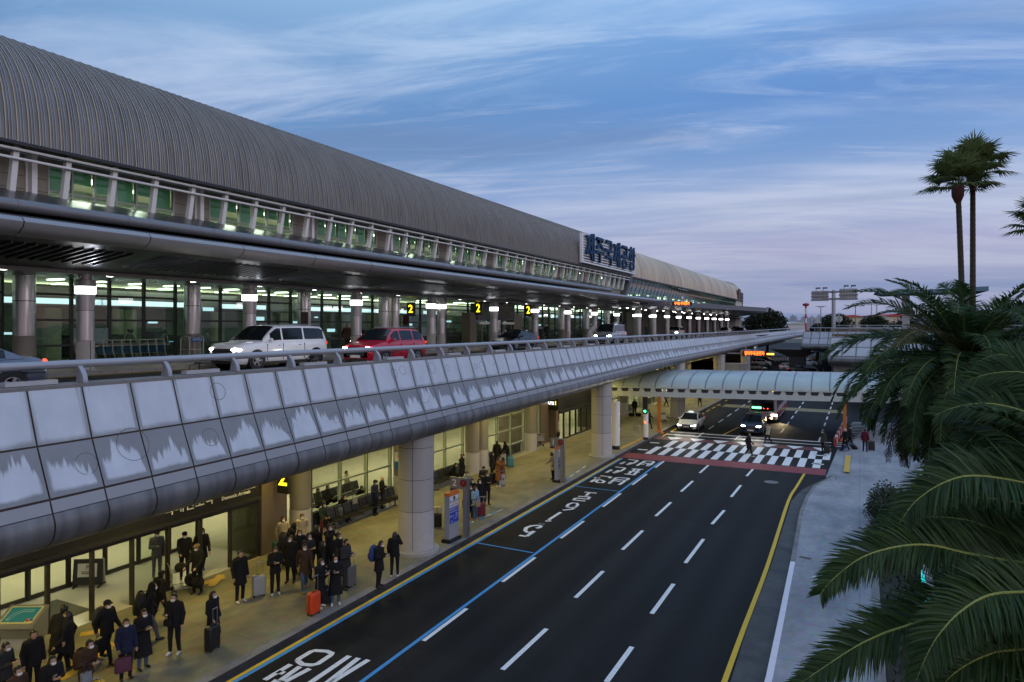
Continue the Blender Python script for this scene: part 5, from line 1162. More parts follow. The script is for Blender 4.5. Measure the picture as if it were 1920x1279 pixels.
def lamp_post(px, top, d, w, lab):
    p = atd(px, 611, d); h = HC+(611-top)*d/F; t = thing('street_lamp', lab, 'street lamp', (p.x,p.y,0), 0, 'street lamps on the skyline')
    mb = MB(); mb.tube([(0,0,0),(0,0,h)], [.16,.08], 8); mb.bar((-w,0,h-.1),(w,0,h-.1),.1,.1); mb.build('pole', M_ALUD, t)
    for s in (-1,1): mb = MB(); mb.loft([[(s*(w-.5),-.2,h-.1),(s*(w-.5),.2,h-.1),(s*(w-.5),.2,h+.05),(s*(w-.5),-.2,h+.05)],[(s*(w+.6),-.15,h+.12),(s*(w+.6),.15,h+.12),(s*(w+.6),.15,h+.2),(s*(w+.6),-.15,h+.2)]],0); mb.build('lamp_head', M_DARK, t)
lamp_post(1539,575,170,.6,'double headed lamp post left of the sign gantry pole'); lamp_post(1604,573,150,1.7,'wide double headed lamp post right of the sign gantry'); lamp_post(1634,570,190,1.0,'lower of the two double lamps beside the big palm'); lamp_post(1644,562,180,1.1,'taller of the two double lamps beside the big palm')
p = atd(1511,611,420); rm = thing('radio_mast', 'red and white banded radio mast on the skyline', 'mast', (p.x,p.y,0))
mb = MB(); kk = 420/F; z0 = 0; seg_ = [(611,606,1),(606,597,0),(597,589,1),(589,578,0),(578,568,1)]
for i, (ya, yb, c) in enumerate(seg_): za = 0 if i == 0 else HC+(611-ya)*kk; mb.tube([(0,0,za),(0,0,HC+(611-yb)*kk)], .55, 8, 0 if c else 1)
mb.build('shaft', [mat('mast_red', (.42,.05,.07), .6), mat('mast_white', (.6,.6,.62), .6)], rm)
mb = MB(); mb.lathe([(1.4,0),(2.0,1.0),(2.0,1.3),(.8,1.6)], (0,0,HC+(611-574)*kk), 12); mb.tube([(-1.6,0,HC+37*kk),(-1.6,0,HC+44*kk)],.09,5); mb.tube([(1.2,0,HC+37*kk),(1.2,0,HC+46*kk)],.09,5); mb.build('platform', mat('mast_red_dark', (.30,.04,.06), .6), rm)
# far city blocks and low halls
random.seed(5)
cityc = [(.42,.44,.50),(.36,.38,.46),(.48,.47,.50),(.32,.34,.42),(.50,.50,.54)]  # pale blue-grey tones put the distance haze into the wall colours
def win_mat(i, c):
    nm = 'far_facade_%s' % 'abcde'[i]
    if nm in MATS: return MATS[nm]
    m, nt, b = nmat(nm); tc = N(nt, 'ShaderNodeTexCoord'); br = N(nt, 'ShaderNodeTexBrick', offset=0.0); br.inputs['Scale'].default_value = .22; br.inputs['Mortar Size'].default_value = .03
    br.inputs['Color1'].default_value = rgba([q*.72 for q in c]); br.inputs['Color2'].default_value = rgba([q*.82 for q in c]); br.inputs['Mortar'].default_value = rgba(c)
    mp = N(nt, 'ShaderNodeMapping'); mp.inputs['Rotation'].default_value = (PI/2,0,0); L(nt, tc, 'Object', mp, 'Vector'); L(nt, mp, 'Vector', br, 'Vector'); L(nt, br, 'Color', b, 'Base Color'); b.inputs['Roughness'].default_value = .9; return m
x = 1474; i = 0
while x < 1562:
    w = random.uniform(4,9); top = random.choice((592,595,598,600,603))+random.uniform(-1,1); d = random.uniform(1300,1700)
    p = atd(x, 611, d); kk = d/F; h = HC+(611-top)*kk; mb = MB(); mb.box(0,w*kk,0,30,0,h); mb.box(w*kk*.3,w*kk*.6,5,15,h,h+3); c = i % 5
    o = mb.build('apartment_block', win_mat(c, cityc[c])); o.location = (p.x,p.y,0); o.rotation_euler = (0,0,YAW*.3)
    tag(o, 'pale far apartment block on the hazy skyline left of the sign gantry', 'apartment block', 'far apartment blocks on the skyline'); x += w+random.uniform(-2,3); i += 1
def hall(px0, px1, top, base, d, roofc, wallc, lab):
    p = atd(px0,611,d); kk = d/F; w = (px1-px0)*kk; h0 = HC+(611-base)*kk; h1 = HC+(611-top)*kk; t = thing('low_hall', lab, 'building', (p.x,p.y,0), YAW)
    mb = MB(); mb.box(0,w,0,20,0,h0); mb.build('wall', mat(lab[:12]+'wall', wallc, .8), t); mb = MB(); mb.loft([[(0,y,h0),(w*.5,y,h1),(w,y,h0),(w,y,h0-.4),(0,y,h0-.4)] for y in (-.6,20.6)],0); mb.build('roof', mat(lab[:12]+'roof', roofc, .7), t)
hall(1580,1618,590.5,593,330,(.42,.06,.05),(.50,.45,.34),'cream low hall with a red roof right of the gantry'); hall(1662,1712,588,591.5,300,(.45,.05,.05),(.52,.46,.36),'broad cream shed with a red roof behind the palm'); hall(1476,1512,603,607,500,(.42,.46,.46),(.5,.5,.5),'white flat roofed shed below the far apartment blocks')
p = atd(1640,545,95); bw = thing('covered_footbridge', 'blue grey canopy roof on thick posts rising behind the big palm', 'canopy', (p.x,p.y,0)); kk = 95/F
mb = MB(); mb.loft([[(0,y,14.1),(13,y,14.6),(13,y,14.0),(1,y,13.8)] for y in (0,9)],0); mb.build('roof', mat('blue_roof', (.10,.19,.25), .4, .2), bw)
for x in (3.9,11): mb = MB(); mb.box(x-.45,x+.45,3,3.9,0,13.9); mb.build('post', M_RAIL, bw)
mb = MB(); mb.lathe([(.62,0),(.62,.05)], n=22); rs = mb.build('road_sign', mat('sign_back_grey', (.42,.46,.44), .5)); q = atd(1573,598,125); rs.location = q; rs.rotation_euler = (PI/2,0,0); tag(rs, 'round grey sign back on a post right of the gantry pole', 'road sign')
mb = MB(); mb.tube([(0,-2.0,.08),(0,.6,.08)],.06,6); mb.build('post', M_ALUD, rs)
mb = MB(); mb.prism([(-.62,0,0),(.62,0,0),(0,0,1.1)],(0,.05,0)); rs = mb.build('road_sign', mat('sign_back_grey', (.42,.46,.44))); q = atd(1533.5,606,125); rs.location = q; tag(rs, 'triangular grey sign back left of the gantry pole', 'road sign'); mb = MB(); mb.tube([(0,.08,-1.9),(0,.08,.8)],.06,6); mb.build('post', M_ALUD, rs)
mb = MB()
for i in range(22): mb.box(i*.62,i*.62+.40,0,.06,.25,1.15)
mb.box(0,13.6,.06,.12,.3,.42); mb.box(0,13.6,.06,.12,.85,.97)
p = atd(1428,611,185); o = mb.build('white_fence', mat('picket_white', (.75,.75,.74), .6)); o.location = (p.x,p.y,0); o.rotation_euler = (0,0,YAW); tag(o, 'low white picket fence beyond the parked cars under the bridge', 'fence')
for px, py, lb in ((1444,664,'amber shop light under the far end of the bridge'),(1498,676,'yellow lamp right of the flared pier')):
    p = atd(px,py,188); mb = MB(); mb.box(-1.0,1.0,0,.1,-.25,.25); o = mb.build('lit_sign', emis('amber_sign', (1,.6,.08), 2.5, False)); o.location = p; tag(o, lb, 'sign')

p = at(1510,1046,.16); mb = MB(); mb.box(-.10,.10,-.22,.22,0,.004); o = mb.build('drain_slot', M_DARK); o.location = (p.x,p.y,.160); o.rotation_euler = (0,0,1.3); tag(o, 'small dark drain slot in the grey path by the kerb', 'drain')
p = at(1530,1083,.16); mb = MB(); mb.poly([(-.16,.0,0),(.02,-.14,0),(.22,.02,0),(.04,.05,0),(-.02,.12,0)]); mb.poly([(.06,-.16,0),(.12,-.17,0),(.30,.0,0),(.25,.02,0)]); o = mb.build('path_marking', M_WHITE); o.location = (p.x,p.y,.162); struct(o)
# ================================================================ vehicles
def carpaint(name, col, metal=.0, rough=.28):
    return mat(name, col, rough, metal, .04, 1.0, coat=.5, rvar=.04)
M_CG = mat('car_glass_dark', (.012,.016,.018), .06, 0, .05, rvar=.02); M_TYRE = mat('tyre_rubber', (.018,.018,.018), .8); M_RIM = mat('alloy_rim', (.45,.45,.47), .3, .8); M_TRIM = mat('car_trim_black', (.015,.015,.016), .45)
M_HL = emis('headlight_on', (1,.96,.85), 45); M_HLO = mat('headlight_off', (.55,.57,.6), .12, .2); M_TL = emis('taillight_red', (.9,.05,.03), .9, False); M_TLB = emis('brake_light', (1,.07,.03), 3, False); M_PLATE = mat('plate_white', (.62,.62,.6), .5); M_CHROME = mat('chrome', (.6,.6,.62), .15, 1)
def interp(tbl, y):
    if y <= tbl[0][0]: return tbl[0][1]
    for (a, va), (b, vb) in zip(tbl, tbl[1:]):
        if y <= b: t = (y-a)/(b-a); t = t*t*(3-2*t)*.5+t*.5; return va+(vb-va)*t
    return tbl[-1][1]
def car(name, label, cat, loc, rz, paint, L_, W_, kind='sedan', lights=True, brake=False, group=None, detail=True, split_b=True):
    t = thing(name, label, cat, loc, rz, group); w = W_/2; h = L_/2
    if kind == 'sedan':
        top = [(-h,.55),(-h+.12,.66),(-h+.95,.86),(-h+1.35,.92),(h-1.0,.98),(h-.35,.99),(h-.06,.90),(h,.72)]; H = 1.46; ws0, ws1, rg1, rg0 = -h+1.15, -h+2.05, h-1.55, h-.62; wr = .58; R = .325
    elif kind == 'suv':
        top = [(-h,.62),(-h+.08,.90),(-h+.85,1.04),(-h+1.15,1.07),(h-.5,1.08),(h-.08,1.02),(h,.85)]; H = 1.62; ws0, ws1, rg1, rg0 = -h+1.0, -h+1.75, h-.62, h-.16; wr = .62; R = .34
    elif kind == 'mpv':
        top = [(-h,.60),(-h+.06,.88),(-h+.30,1.02),(-h+1.0,1.09),(-h+1.3,1.10),(h-.5,1.12),(h-.06,1.08),(h,.9)]; H = 1.75; ws0, ws1, rg1, rg0 = -h+1.15, -h+2.0, h-.42, h-.10; wr = .72; R = .36
    else:
        top = [(-h,.65),(-h+.08,.88),(-h+.55,1.06),(-h+.85,1.12),(h-.3,1.15),(h,1.0)]; H = 1.92; ws0, ws1, rg1, rg0 = -h+.65, -h+1.45, h-.25, h-.06; wr = .70; R = .34
    plan = [(-h,w*.70),(-h+.18,w*.90),(-h+.6,w*.985),(-h+1.0,w),(h-.9,w),(h-.35,w*.97),(h-.08,w*.88),(h,w*.76)]
    zb = [(-h,.34),(-h+.12,.22),(-h+.8,.20),(h-.8,.20),(h-.1,.26),(h,.40)]
    ys = sorted(set([-h,-h+.04,-h+.10,-h+.2,-h+.4,-h+.7,-h+1.0,-h+1.4,-h+1.9,-.3,.3,h-1.6,h-1.2,h-.8,h-.5,h-.3,h-.15,h-.05,h]))
    rings = []
    for y in ys:
        W, T, B = interp(plan,y), interp(top,y), interp(zb,y)
        half = [(W*.86,B),(W*.965,B+.10),(W,B+.30),(W*.992,T-.22),(W*.965,T-.07),(W*.90,T-.01),(W*.55,T+.02),(0,T+.03)]
        rings.append([(x,y,z) for x,z in half]+[(-x,y,z) for x,z in half[-2::-1]])
    mb = MB(); mb.loft(rings, 0); mb.f[-1] = mb.f[-1]; mb.build('body', paint, t, 38)
    # cabin
    belt = lambda y: interp(top,y)-.01
    def ztop(y):
        if y < ws1: s = (y-ws0)/(ws1-ws0); s = max(0,min(1,s)); return belt(y)+(H-.02-belt(y))*(s**.86)
        if y > rg1: s = (rg0-y)/(rg0-rg1); s = max(0,min(1,s)); return belt(y)+(H-.04-belt(y))*(s**.8)
        u = (y-ws1)/(rg1-ws1); return H-.02+.05*math.sin(PI*u)*.6-.02*u
    wbt = lambda y: interp(plan,y)*.945
    def wrt(y): return w*wr+.08 if False else (interp(plan,y)*.945)*(1-{'sedan':.24,'suv':.19,'mpv':.13,'van':.12}[kind]*min(1,(ztop(y)-belt(y))/(H-belt(y))))
    cy_ = sorted(set(list(np.linspace(ws0,ws1,6))+list(np.linspace(ws1,rg1,7))+list(np.linspace(rg1,rg0,5))))
    rings = []
    for y in cy_:
        Zt = ztop(y); b = belt(y); k = min(1,(Zt-b)/.25)
        half = [(wbt(y),b-.02),(wrt(y),b+(Zt-b)*.88),(wrt(y)-.07*k-.01,Zt-.01),(wrt(y)*.5,Zt+.025*k),(0,Zt+.035*k)]
        rings.append([(x,y,z) for x,z in half]+[(-x,y,z) for x,z in half[-2::-1]])
    mb = MB(); mb.loft(rings, 0); mb.build('cabin', paint, t, 40)
    def sidept(y, tt, s, e=.008):
        b, Zt = belt(y), ztop(y); z0, z1 = b-.02, b+(Zt-b)*.88; x0, x1 = wbt(y), wrt(y); return (s*(x0+(x1-x0)*tt+e), y, z0+(z1-z0)*tt)
    cuts = {'sedan': [ws0+.38,(ws0+rg0)/2-.12,rg1-.0,rg0-.36], 'suv': [ws0+.34,-.05,rg1-.55,rg0-.22], 'mpv': [ws0+.42,-.30,.95,rg0-.22], 'van': [ws0+.32,-.55,.9,rg0-.16]}[kind]
    for s in (-1,1):
        for a, b in zip(cuts[:-1], cuts[1:]):
            mb = MB(); n = 6; aa, bb = a+.045, b-.045
            lowr = [sidept(aa+(bb-aa)*i/n,.13,s) for i in range(n+1)]; uppr = [sidept(aa+(bb-aa)*i/n,.97,s) for i in range(n+1)]
            for i in range(n):
                q = [lowr[i],lowr[i+1],uppr[i+1],uppr[i]]; mb.poly(q if s > 0 else q[::-1])
            mb.build('side_window', M_CG, t)
    def toppatch(nm, ya, yb, inset, e=.012):
        mb = MB(); n = 5; pts = []
        for i in range(n+1):
            y = ya+(yb-ya)*i/n; Zt = ztop(y); k = min(1,(Zt-belt(y))/.25); W = wrt(y)-.07*k-.01-inset
            pts.append([(-W,y,Zt-.01+e),(-W*.5,y,Zt+.025*k+e),(0,y,Zt+.035*k+e),(W*.5,y,Zt+.025*k+e),(W,y,Zt-.01+e)])
        for i in range(n):
            for j in range(4): mb.quad(pts[i][j],pts[i][j+1],pts[i+1][j+1],pts[i+1][j])
        mb.build(nm, M_CG, t)
    toppatch('windscreen', ws0+.05, ws1-.03, .02); toppatch('rear_window', rg1+.03, rg0-.05, .04)
    if kind in ('suv','mpv'):
        for s in (-1,1): mb = MB(); mb.tube([(s*(wrt(0)-.10),ws1+.25,H+.0),(s*(wrt(0)-.09),ws1+.4,H+.055),(s*(wrt(0)-.09),rg1-.2,H+.045),(s*(wrt(0)-.10),rg1-.02,H-.02)],.02,6); mb.build('roof_rail', M_ALU, t)
    # wheels in dark arches
    wy = (-h+.88, h-.92 if kind != 'van' else h-1.0)
    for y in wy:
        for s in (-1,1):
            W = interp(plan,y); mb = MB(); mb.tube([(s*(W-.25),y,R+.02),(s*(W+.004),y,R+.02)], R*1.17, 24); mb.build('wheel_arch', M_TRIM, t)
            mb = MB(); prf = [(R*.62,-.10),(R*.93,-.105),(R,-.075),(R,.075),(R*.93,.105),(R*.62,.10)]; mb.lathe(prf, n=26); wo = mb.build('wheel', M_TYRE, t, 40); wo.location = (s*(W-.088),y,R); wo.rotation_euler = (0,s*PI/2,0)
            mb = MB(); mb.lathe([(R*.66,.09),(R*.66,.098)], n=24, mi=1); mb.lathe([(R*.66,.099),(R*.66,.107),(R*.60,.108),(R*.60,.10)], n=24)
            for k in range(5):
                M = Matrix.Rotation(2*PI*k/5, 4, 'Z'); mb.loft([[M @ Vector(q) for q in r_] for r_ in ([(-.055,.02,.10),(.055,.02,.10),(.055,.02,.118),(-.055,.02,.118)],[(-.03,R*.63,.10),(.03,R*.63,.10),(.03,R*.63,.112),(-.03,R*.63,.112)])],0)
            mb.lathe([(.05,.10),(.05,.122)], n=10); mb.build('rim', [M_RIM, M_TRIM], wo)
    # face
    fz = interp(top,-h+.1)
    mb = MB(); gz0, gz1 = .46, fz-.06; gw_ = w*.60
    mb.prism([(-gw_,-h-.012,gz1),(gw_,-h-.012,gz1),(gw_*.82,-h-.004,gz0),(-gw_*.82,-h-.004,gz0)],(0,.06,0))
    for i in range(4): z = gz0+(gz1-gz0)*(i+.5)/4; mb.box(-gw_*.84,gw_*.84,-h-.022,-h-.01,z-.008,z+.008,1)
    mb.build('grille', [M_TRIM, M_ALUD], t)
    mb = MB(); mb.box(-w*.62,w*.62,-h-.006,-h+.1,.24,.37); mb.build('lower_intake', M_TRIM, t)
    mb = MB(); mb.box(-.26,.26,-h-.03,-h-.012,.40,.51); mb.build('number_plate', M_PLATE, t)
    mb = MB(); mb.box(-.26,.26,h+.002,h+.02,.60,.71); mb.build('number_plate', M_PLATE, t)
    for s in (-1,1):
        yh = -h+.14; x = interp(plan,yh)*.80
        mb = MB(); M = Matrix.Rotation(s*math.radians(28),3,'Z') @ Matrix.Rotation(math.radians(-14),3,'X'); mb.ellipsoid((s*x,-h+.09,fz-.10),(.22,.07,.058),12,6,0,M); mb.build('headlight', M_HL if lights else M_HLO, t, 60)
        x = interp(plan,h-.12)*.86; mb = MB(); M = Matrix.Rotation(-s*math.radians(24),3,'Z'); mb.ellipsoid((s*x,h-.07,.86 if kind == 'sedan' else .98),(.22,.06,.075),12,6,0,M); mb.build('taillight', M_TLB if brake else M_TL, t, 60)
        ym = ws0+.42; p = sidept(ym,.12,s); mb = MB(); mb.ellipsoid((p[0]+s*.11,ym-.02,p[2]+.06),(.115,.055,.075),10,6); mb.bar((p[0]-s*.02,ym,p[2]+.02),(p[0]+s*.08,ym,p[2]+.03),.03,.04); mb.build('mirror', paint, t, 60)
        if detail:
            W = w; mb = MB()
            for yl in (cuts[0]-.16, cuts[1], cuts[2]-.02):
                if -h+1.3 < yl < h-.5: mb.box(s*(W*.985)-.006,s*(W*.998)+.006,yl-.008,yl+.008,.34,interp(top,yl)-.10)
            mb.build('door_gap', M_TRIM, t)
            for yl in (cuts[1]-.22, cuts[2]-.28): mb = MB(); mb.ellipsoid((s*(W*.985),yl,interp(top,yl)-.17),(.022,.10,.018),8,5); mb.build('door_handle', M_CHROME if kind == 'mpv' else paint, t, 60)
            mb = MB(); mb.box(s*(W*.95)-.03,s*(W*.95)+.03,wy[0]+R*1.15,wy[1]-R*1.15,.19,.30); mb.build('sill', M_TRIM, t)
    return t
WHITE = carpaint('car_white', (.80,.81,.82)); REDP = carpaint('car_red', (.48,.012,.035)); BLACKP = carpaint('car_black', (.010,.010,.012)); GREYB = carpaint('car_blue_grey', (.14,.16,.20), .4); SILV = carpaint('car_silver', (.42,.43,.44), .5); DARKB = carpaint('car_dark_blue', (.035,.055,.09), .3); PEARL = carpaint('car_pearl', (.55,.56,.56)); YELP = carpaint('car_yellow', (.6,.38,.03)); BLUEP = carpaint('car_blue', (.03,.07,.14), .3)
ZD = 7.76
car('minivan', 'white minivan with black grille driving past the terminal front', 'minivan', (-22.5,21.9,ZD), 0, WHITE, 5.15, 1.99, 'mpv')
car('compact_suv', 'red compact suv with lit headlights on the upper road', 'suv', (-18.95,25.2,ZD), 0, REDP, 4.2, 1.8, 'suv')
car('sedan', 'black sedan with bright headlights under the canopy by the number 2 entrance', 'car', (-22.6,45.6,ZD), math.radians(-3), BLACKP, 4.6, 1.8, 'sedan')
car('sedan', 'blue grey sedan leaving the left edge of the upper road, brake light on', 'car', (-18.7,7.75,ZD), 0, GREYB, 4.9, 1.86, 'sedan', brake=True)
vn = car('passenger_van', 'silver passenger van with its front door and tailgate open', 'van', (-22.0,65.6,ZD), 0, SILV, 5.1, 1.92, 'van')
mb = MB(); mb.box(-.03,.03,-.95,0,.35,1.1); mb.prism([(-.02,-.9,1.1),(-.02,0,1.1),(-.02,-.05,1.75),(-.02,-.45,1.75)],(.04,0,0)); o = mb.build('open_door', [SILV], vn); o.location = (-.98,-1.1,0); o.rotation_euler = (0,0,math.radians(-62))
mb = MB(); mb.box(-.75,.75,0,.9,-.03,.03); o = mb.build('tailgate', BLACKP, vn); o.location = (0,2.5,1.95); o.rotation_euler = (math.radians(8),0,0)
car('compact_suv', 'white suv with glowing headlights farther along the upper road', 'suv', (-24.0,101,ZD), 0, WHITE, 4.5, 1.86, 'suv', detail=False)
car('sedan', 'small white sedan near the far end of the canopy', 'car', (-22.6,134,ZD), 0, WHITE, 4.7, 1.85, 'sedan', detail=False)
car('compact_suv', 'pale suv behind the small white sedan at the far end of the upper road', 'suv', (-21.6,141,ZD), 0, PEARL, 4.6, 1.88, 'suv', lights=False, detail=False)
car('sedan', 'dark blue car in the far outer lane of the upper road', 'car', (-18.7,126,ZD), 0, DARKB, 4.7, 1.85, 'sedan', lights=False, detail=False)
tx = car('taxi', 'white taxi with lit headlights waiting at the crosswalk', 'taxi', (-13.95,64.9,0), 0, WHITE, 4.47, 1.82, 'sedan')
mb = MB(); mb.ellipsoid((0,-.15,1.56),(.28,.09,.09),12,6); mb.build('roof_light', emis('taxi_light', (.9,.95,1), .9, False), tx, 60)
car('sedan', 'dark blue car with bright headlights stopped beside the white taxi', 'car', (-8.45,65.0,0), 0, BLUEP, 4.2, 1.84, 'suv')
for x, y in ((-13.95,62.6),(-8.45,62.8)):
    for s in (-.6,.6): spot('headlight_beam', (x+s,y-.3,.68), (x+s*.9,y-9,0), 170, (1,.93,.78), 60, .06)
for x, y in ((-18.95,22.9),(-22.6,43.1)): spot('headlight_beam', (x,y,ZD+.75), (x,y-9,ZD), 60, (1,.95,.85), 60, .06)
pc = [('parked pale silver sedan nearest under the elevated road',1417,694,SILV,'sedan',90),('parked white suv behind the silver sedan under the elevated road',1428,686,WHITE,'suv',90),('parked dark car behind the white suv under the elevated road',1436,680,BLUEP,'sedan',90),('white car parked left of the dark flared pier',1482,695,WHITE,'suv',100),('black car parked just in front of the dark flared pier',1500,699,BLACKP,'sedan',100),('white car parked right of the dark flared pier',1514,686,WHITE,'suv',95),('yellow taxi parked far under the ramps',1511,676,YELP,'sedan',95),('black car parked right of the flared pier under the ramp',1522,697,BLACKP,'sedan',80)]
for lb, px, py, pt_, kd, rz in pc: p = at(px,py); car('parked_car', lb, 'car', (p.x,p.y,0), math.radians(rz), pt_, 4.5, 1.8, kd, lights=False, group='cars parked under the ramps', detail=False)
p = at(1590,629,7.75); car('sedan', 'white car on the ramp behind the post and rail fence', 'car', (4.6,104,7.76), math.radians(100), WHITE, 4.6, 1.8, 'sedan', lights=False, detail=False)
# ---- coach
cb = thing('coach_bus', 'white and red coach with green destination display behind the dark blue car', 'bus', (-8.5,77.2,0), 0)
M_BW = carpaint('bus_white', (.60,.56,.57)); M_BR = carpaint('bus_red', (.30,.015,.03)); 
def sect(y, W, z0, z1, r=.18): return [(W,y,z0),(W,y,z1-r),(W-.05,y,z1-r*.4),(W-r,y,z1),(-W+r,y,z1),(-W+.05,y,z1-r*.4),(-W,y,z1-r),(-W,y,z0)]
mb = MB(); mb.loft([sect(y,W,z0,z1) for y,W,z0,z1 in ((-5.6,1.05,.55,2.6),(-5.55,1.15,.40,3.0),(-5.4,1.22,.32,3.2),(-5.0,1.25,.30,3.3),(5.4,1.25,.30,3.3),(5.55,1.2,.4,3.25))],0); mb.build('body', M_BW, cb, 35)
mb = MB(); mb.quad((-1.06,-5.615,1.14),(1.06,-5.615,1.14),(1.02,-5.60,2.62),(-1.02,-5.60,2.62)); mb.quad((-1.02,-5.60,2.62),(1.02,-5.60,2.62),(1.0,-5.48,3.05),(-1.0,-5.48,3.05)); mb.build('windscreen', M_CG, cb)
for s in (-1,1):
    mb = MB(); mb.box(s*1.25-.012,s*1.25+.012,-4.9,5.2,1.5,2.75); mb.build('side_window', M_CG, cb)
    mb = MB(); mb.box(s*1.25-.008,s*1.25+.008,-5.0,5.3,.45,1.05); mb.prism([(s*1.256,-5,1.05),(s*1.256,-3.6,1.05),(s*1.256,-2.2,2.9),(s*1.256,-3.2,2.9)],(.012*s,0,0)); mb.build('side_stripe', M_BR, cb)
    mb = MB(); mb.ellipsoid((s*.98,-5.56,.80),(.22,.08,.09)); mb.build('headlight', M_HL if s > 0 else M_HLO, cb, 60)
    mb = MB(); mb.ellipsoid((s*.82,-5.6,.52),(.09,.06,.09)); mb.build('fog_lamp', emis('fog_amber', (1,.72,.3), 30), cb, 60)
    mb = MB(); mb.box(s*1.42-.1,s*1.42+.1,-5.75,-5.6,2.2,2.75); mb.bar((s*1.2,-5.5,3.0),(s*1.42,-5.68,2.7),.05,.05); mb.build('mirror', M_BR, cb)
    mb = MB(); mb.ellipsoid((s*.95,-5.52,3.1),(.09,.05,.05)); mb.build('marker_lamp', emis('marker_amber', (1,.35,.02), 5, False), cb, 60)
    for y in (-3.2,2.8): mb = MB(); mb.tube([(s*.95,y,.48),(s*1.256,y,.48)],.48,22); mb.build('wheel', M_TYRE, cb, 40)
mb = MB(); mb.box(-1.08,1.08,-5.66,-5.5,.62,.72); mb.box(-.6,.6,-5.67,-5.6,.5,.62); mb.build('bumper_stripe', M_BR, cb); mb = MB(); mb.box(-1.02,1.02,-5.62,-5.5,.32,.46); mb.build('lower_intake', M_TRIM, cb)
mb = MB(); mb.box(-.98,-.12,-5.64,-5.62,1.38,1.58); mb.build('destination_display', emis('display_green', (.12,1,.25), 5, False), cb)
for x in (.02+.12,.62-.12): mb = MB(); mb.ellipsoid((x-.02,-5.63,1.42),(.05,.02,.05)); mb.build('dash_lamp', emis('dash_red', (1,.05,.03), 6, False), cb)
text_mesh('bus_lettering', '제주여객', .2, mat('bus_text_grey', (.12,.11,.12), .5), facing((0,-5.66,.92),(1,0,0)), cb, .004, sx=1.5)
mb = MB(); mb.box(-.25,.25,-5.69,-5.665,.36,.48); mb.build('number_plate', YELP, cb)
spot('headlight_beam', (-6.9,73.3,.6), (-6.9,63,0), 220, (1,.78,.4), 60, .07)
# ================================================================ people: smooth distance-field bodies
def surface_nets(fn, lo, hi, h):
    n = [int(math.ceil((hi[i]-lo[i])/h))+1 for i in range(3)]
    ax = [lo[i]+np.arange(n[i])*h for i in range(3)]
    X, Y, Z = np.meshgrid(*ax, indexing='ij'); G = fn(X, Y, Z).astype(np.float32); S = G < 0
    acc = np.zeros((n[0]-1,n[1]-1,n[2]-1,3), np.float32); cnt = np.zeros((n[0]-1,n[1]-1,n[2]-1), np.int32)
    def sl(a, dx, dy, dz): return a[dx:n[0]-1+dx, dy:n[1]-1+dy, dz:n[2]-1+dz]
    cs = [(i,j,k) for i in (0,1) for j in (0,1) for k in (0,1)]
    for a in cs:
        for d in range(3):
            if a[d]: continue
            b = list(a); b[d] = 1
            sa, sb = sl(S,*a), sl(S,*b); m = sa != sb
            ga, gb = sl(G,*a), sl(G,*b); t = np.where(m, ga/np.where(m, ga-gb, 1), 0)
            for q in range(3): acc[...,q] += np.where(m, a[q]+(t if q == d else 0), 0)
            cnt += m
    act = cnt > 0; idx = -np.ones(act.shape, np.int64); idx[act] = np.arange(act.sum())
    ii = np.argwhere(act); V = (ii + acc[act]/cnt[act][:,None])*h + np.array(lo)
    faces = []
    for d in range(3):
        e1, e2 = (d+1) % 3, (d+2) % 3
        sa = S[tuple(slice(0,n[q]-1) if q == d else slice(1,n[q]-1) for q in range(3))]; sb = S[tuple(slice(1,n[q]) if q == d else slice(1,n[q]-1) for q in range(3))]
        m = np.argwhere(sa != sb)
        if not len(m): continue
        fl = sa[tuple(m.T)]
        base = m.copy(); base[:,e1] += 1; base[:,e2] += 1     # grid vertex index
        def c(o1, o2): q = base.copy(); q[:,e1] -= o1; q[:,e2] -= o2; return idx[q[:,0],q[:,1],q[:,2]]
        F4 = np.stack([c(1,1),c(0,1),c(0,0),c(1,0)], 1); F4[~fl] = F4[~fl][:,::-1]; faces.append(F4)
    return V, np.concatenate(faces) if faces else np.zeros((0,4), int)
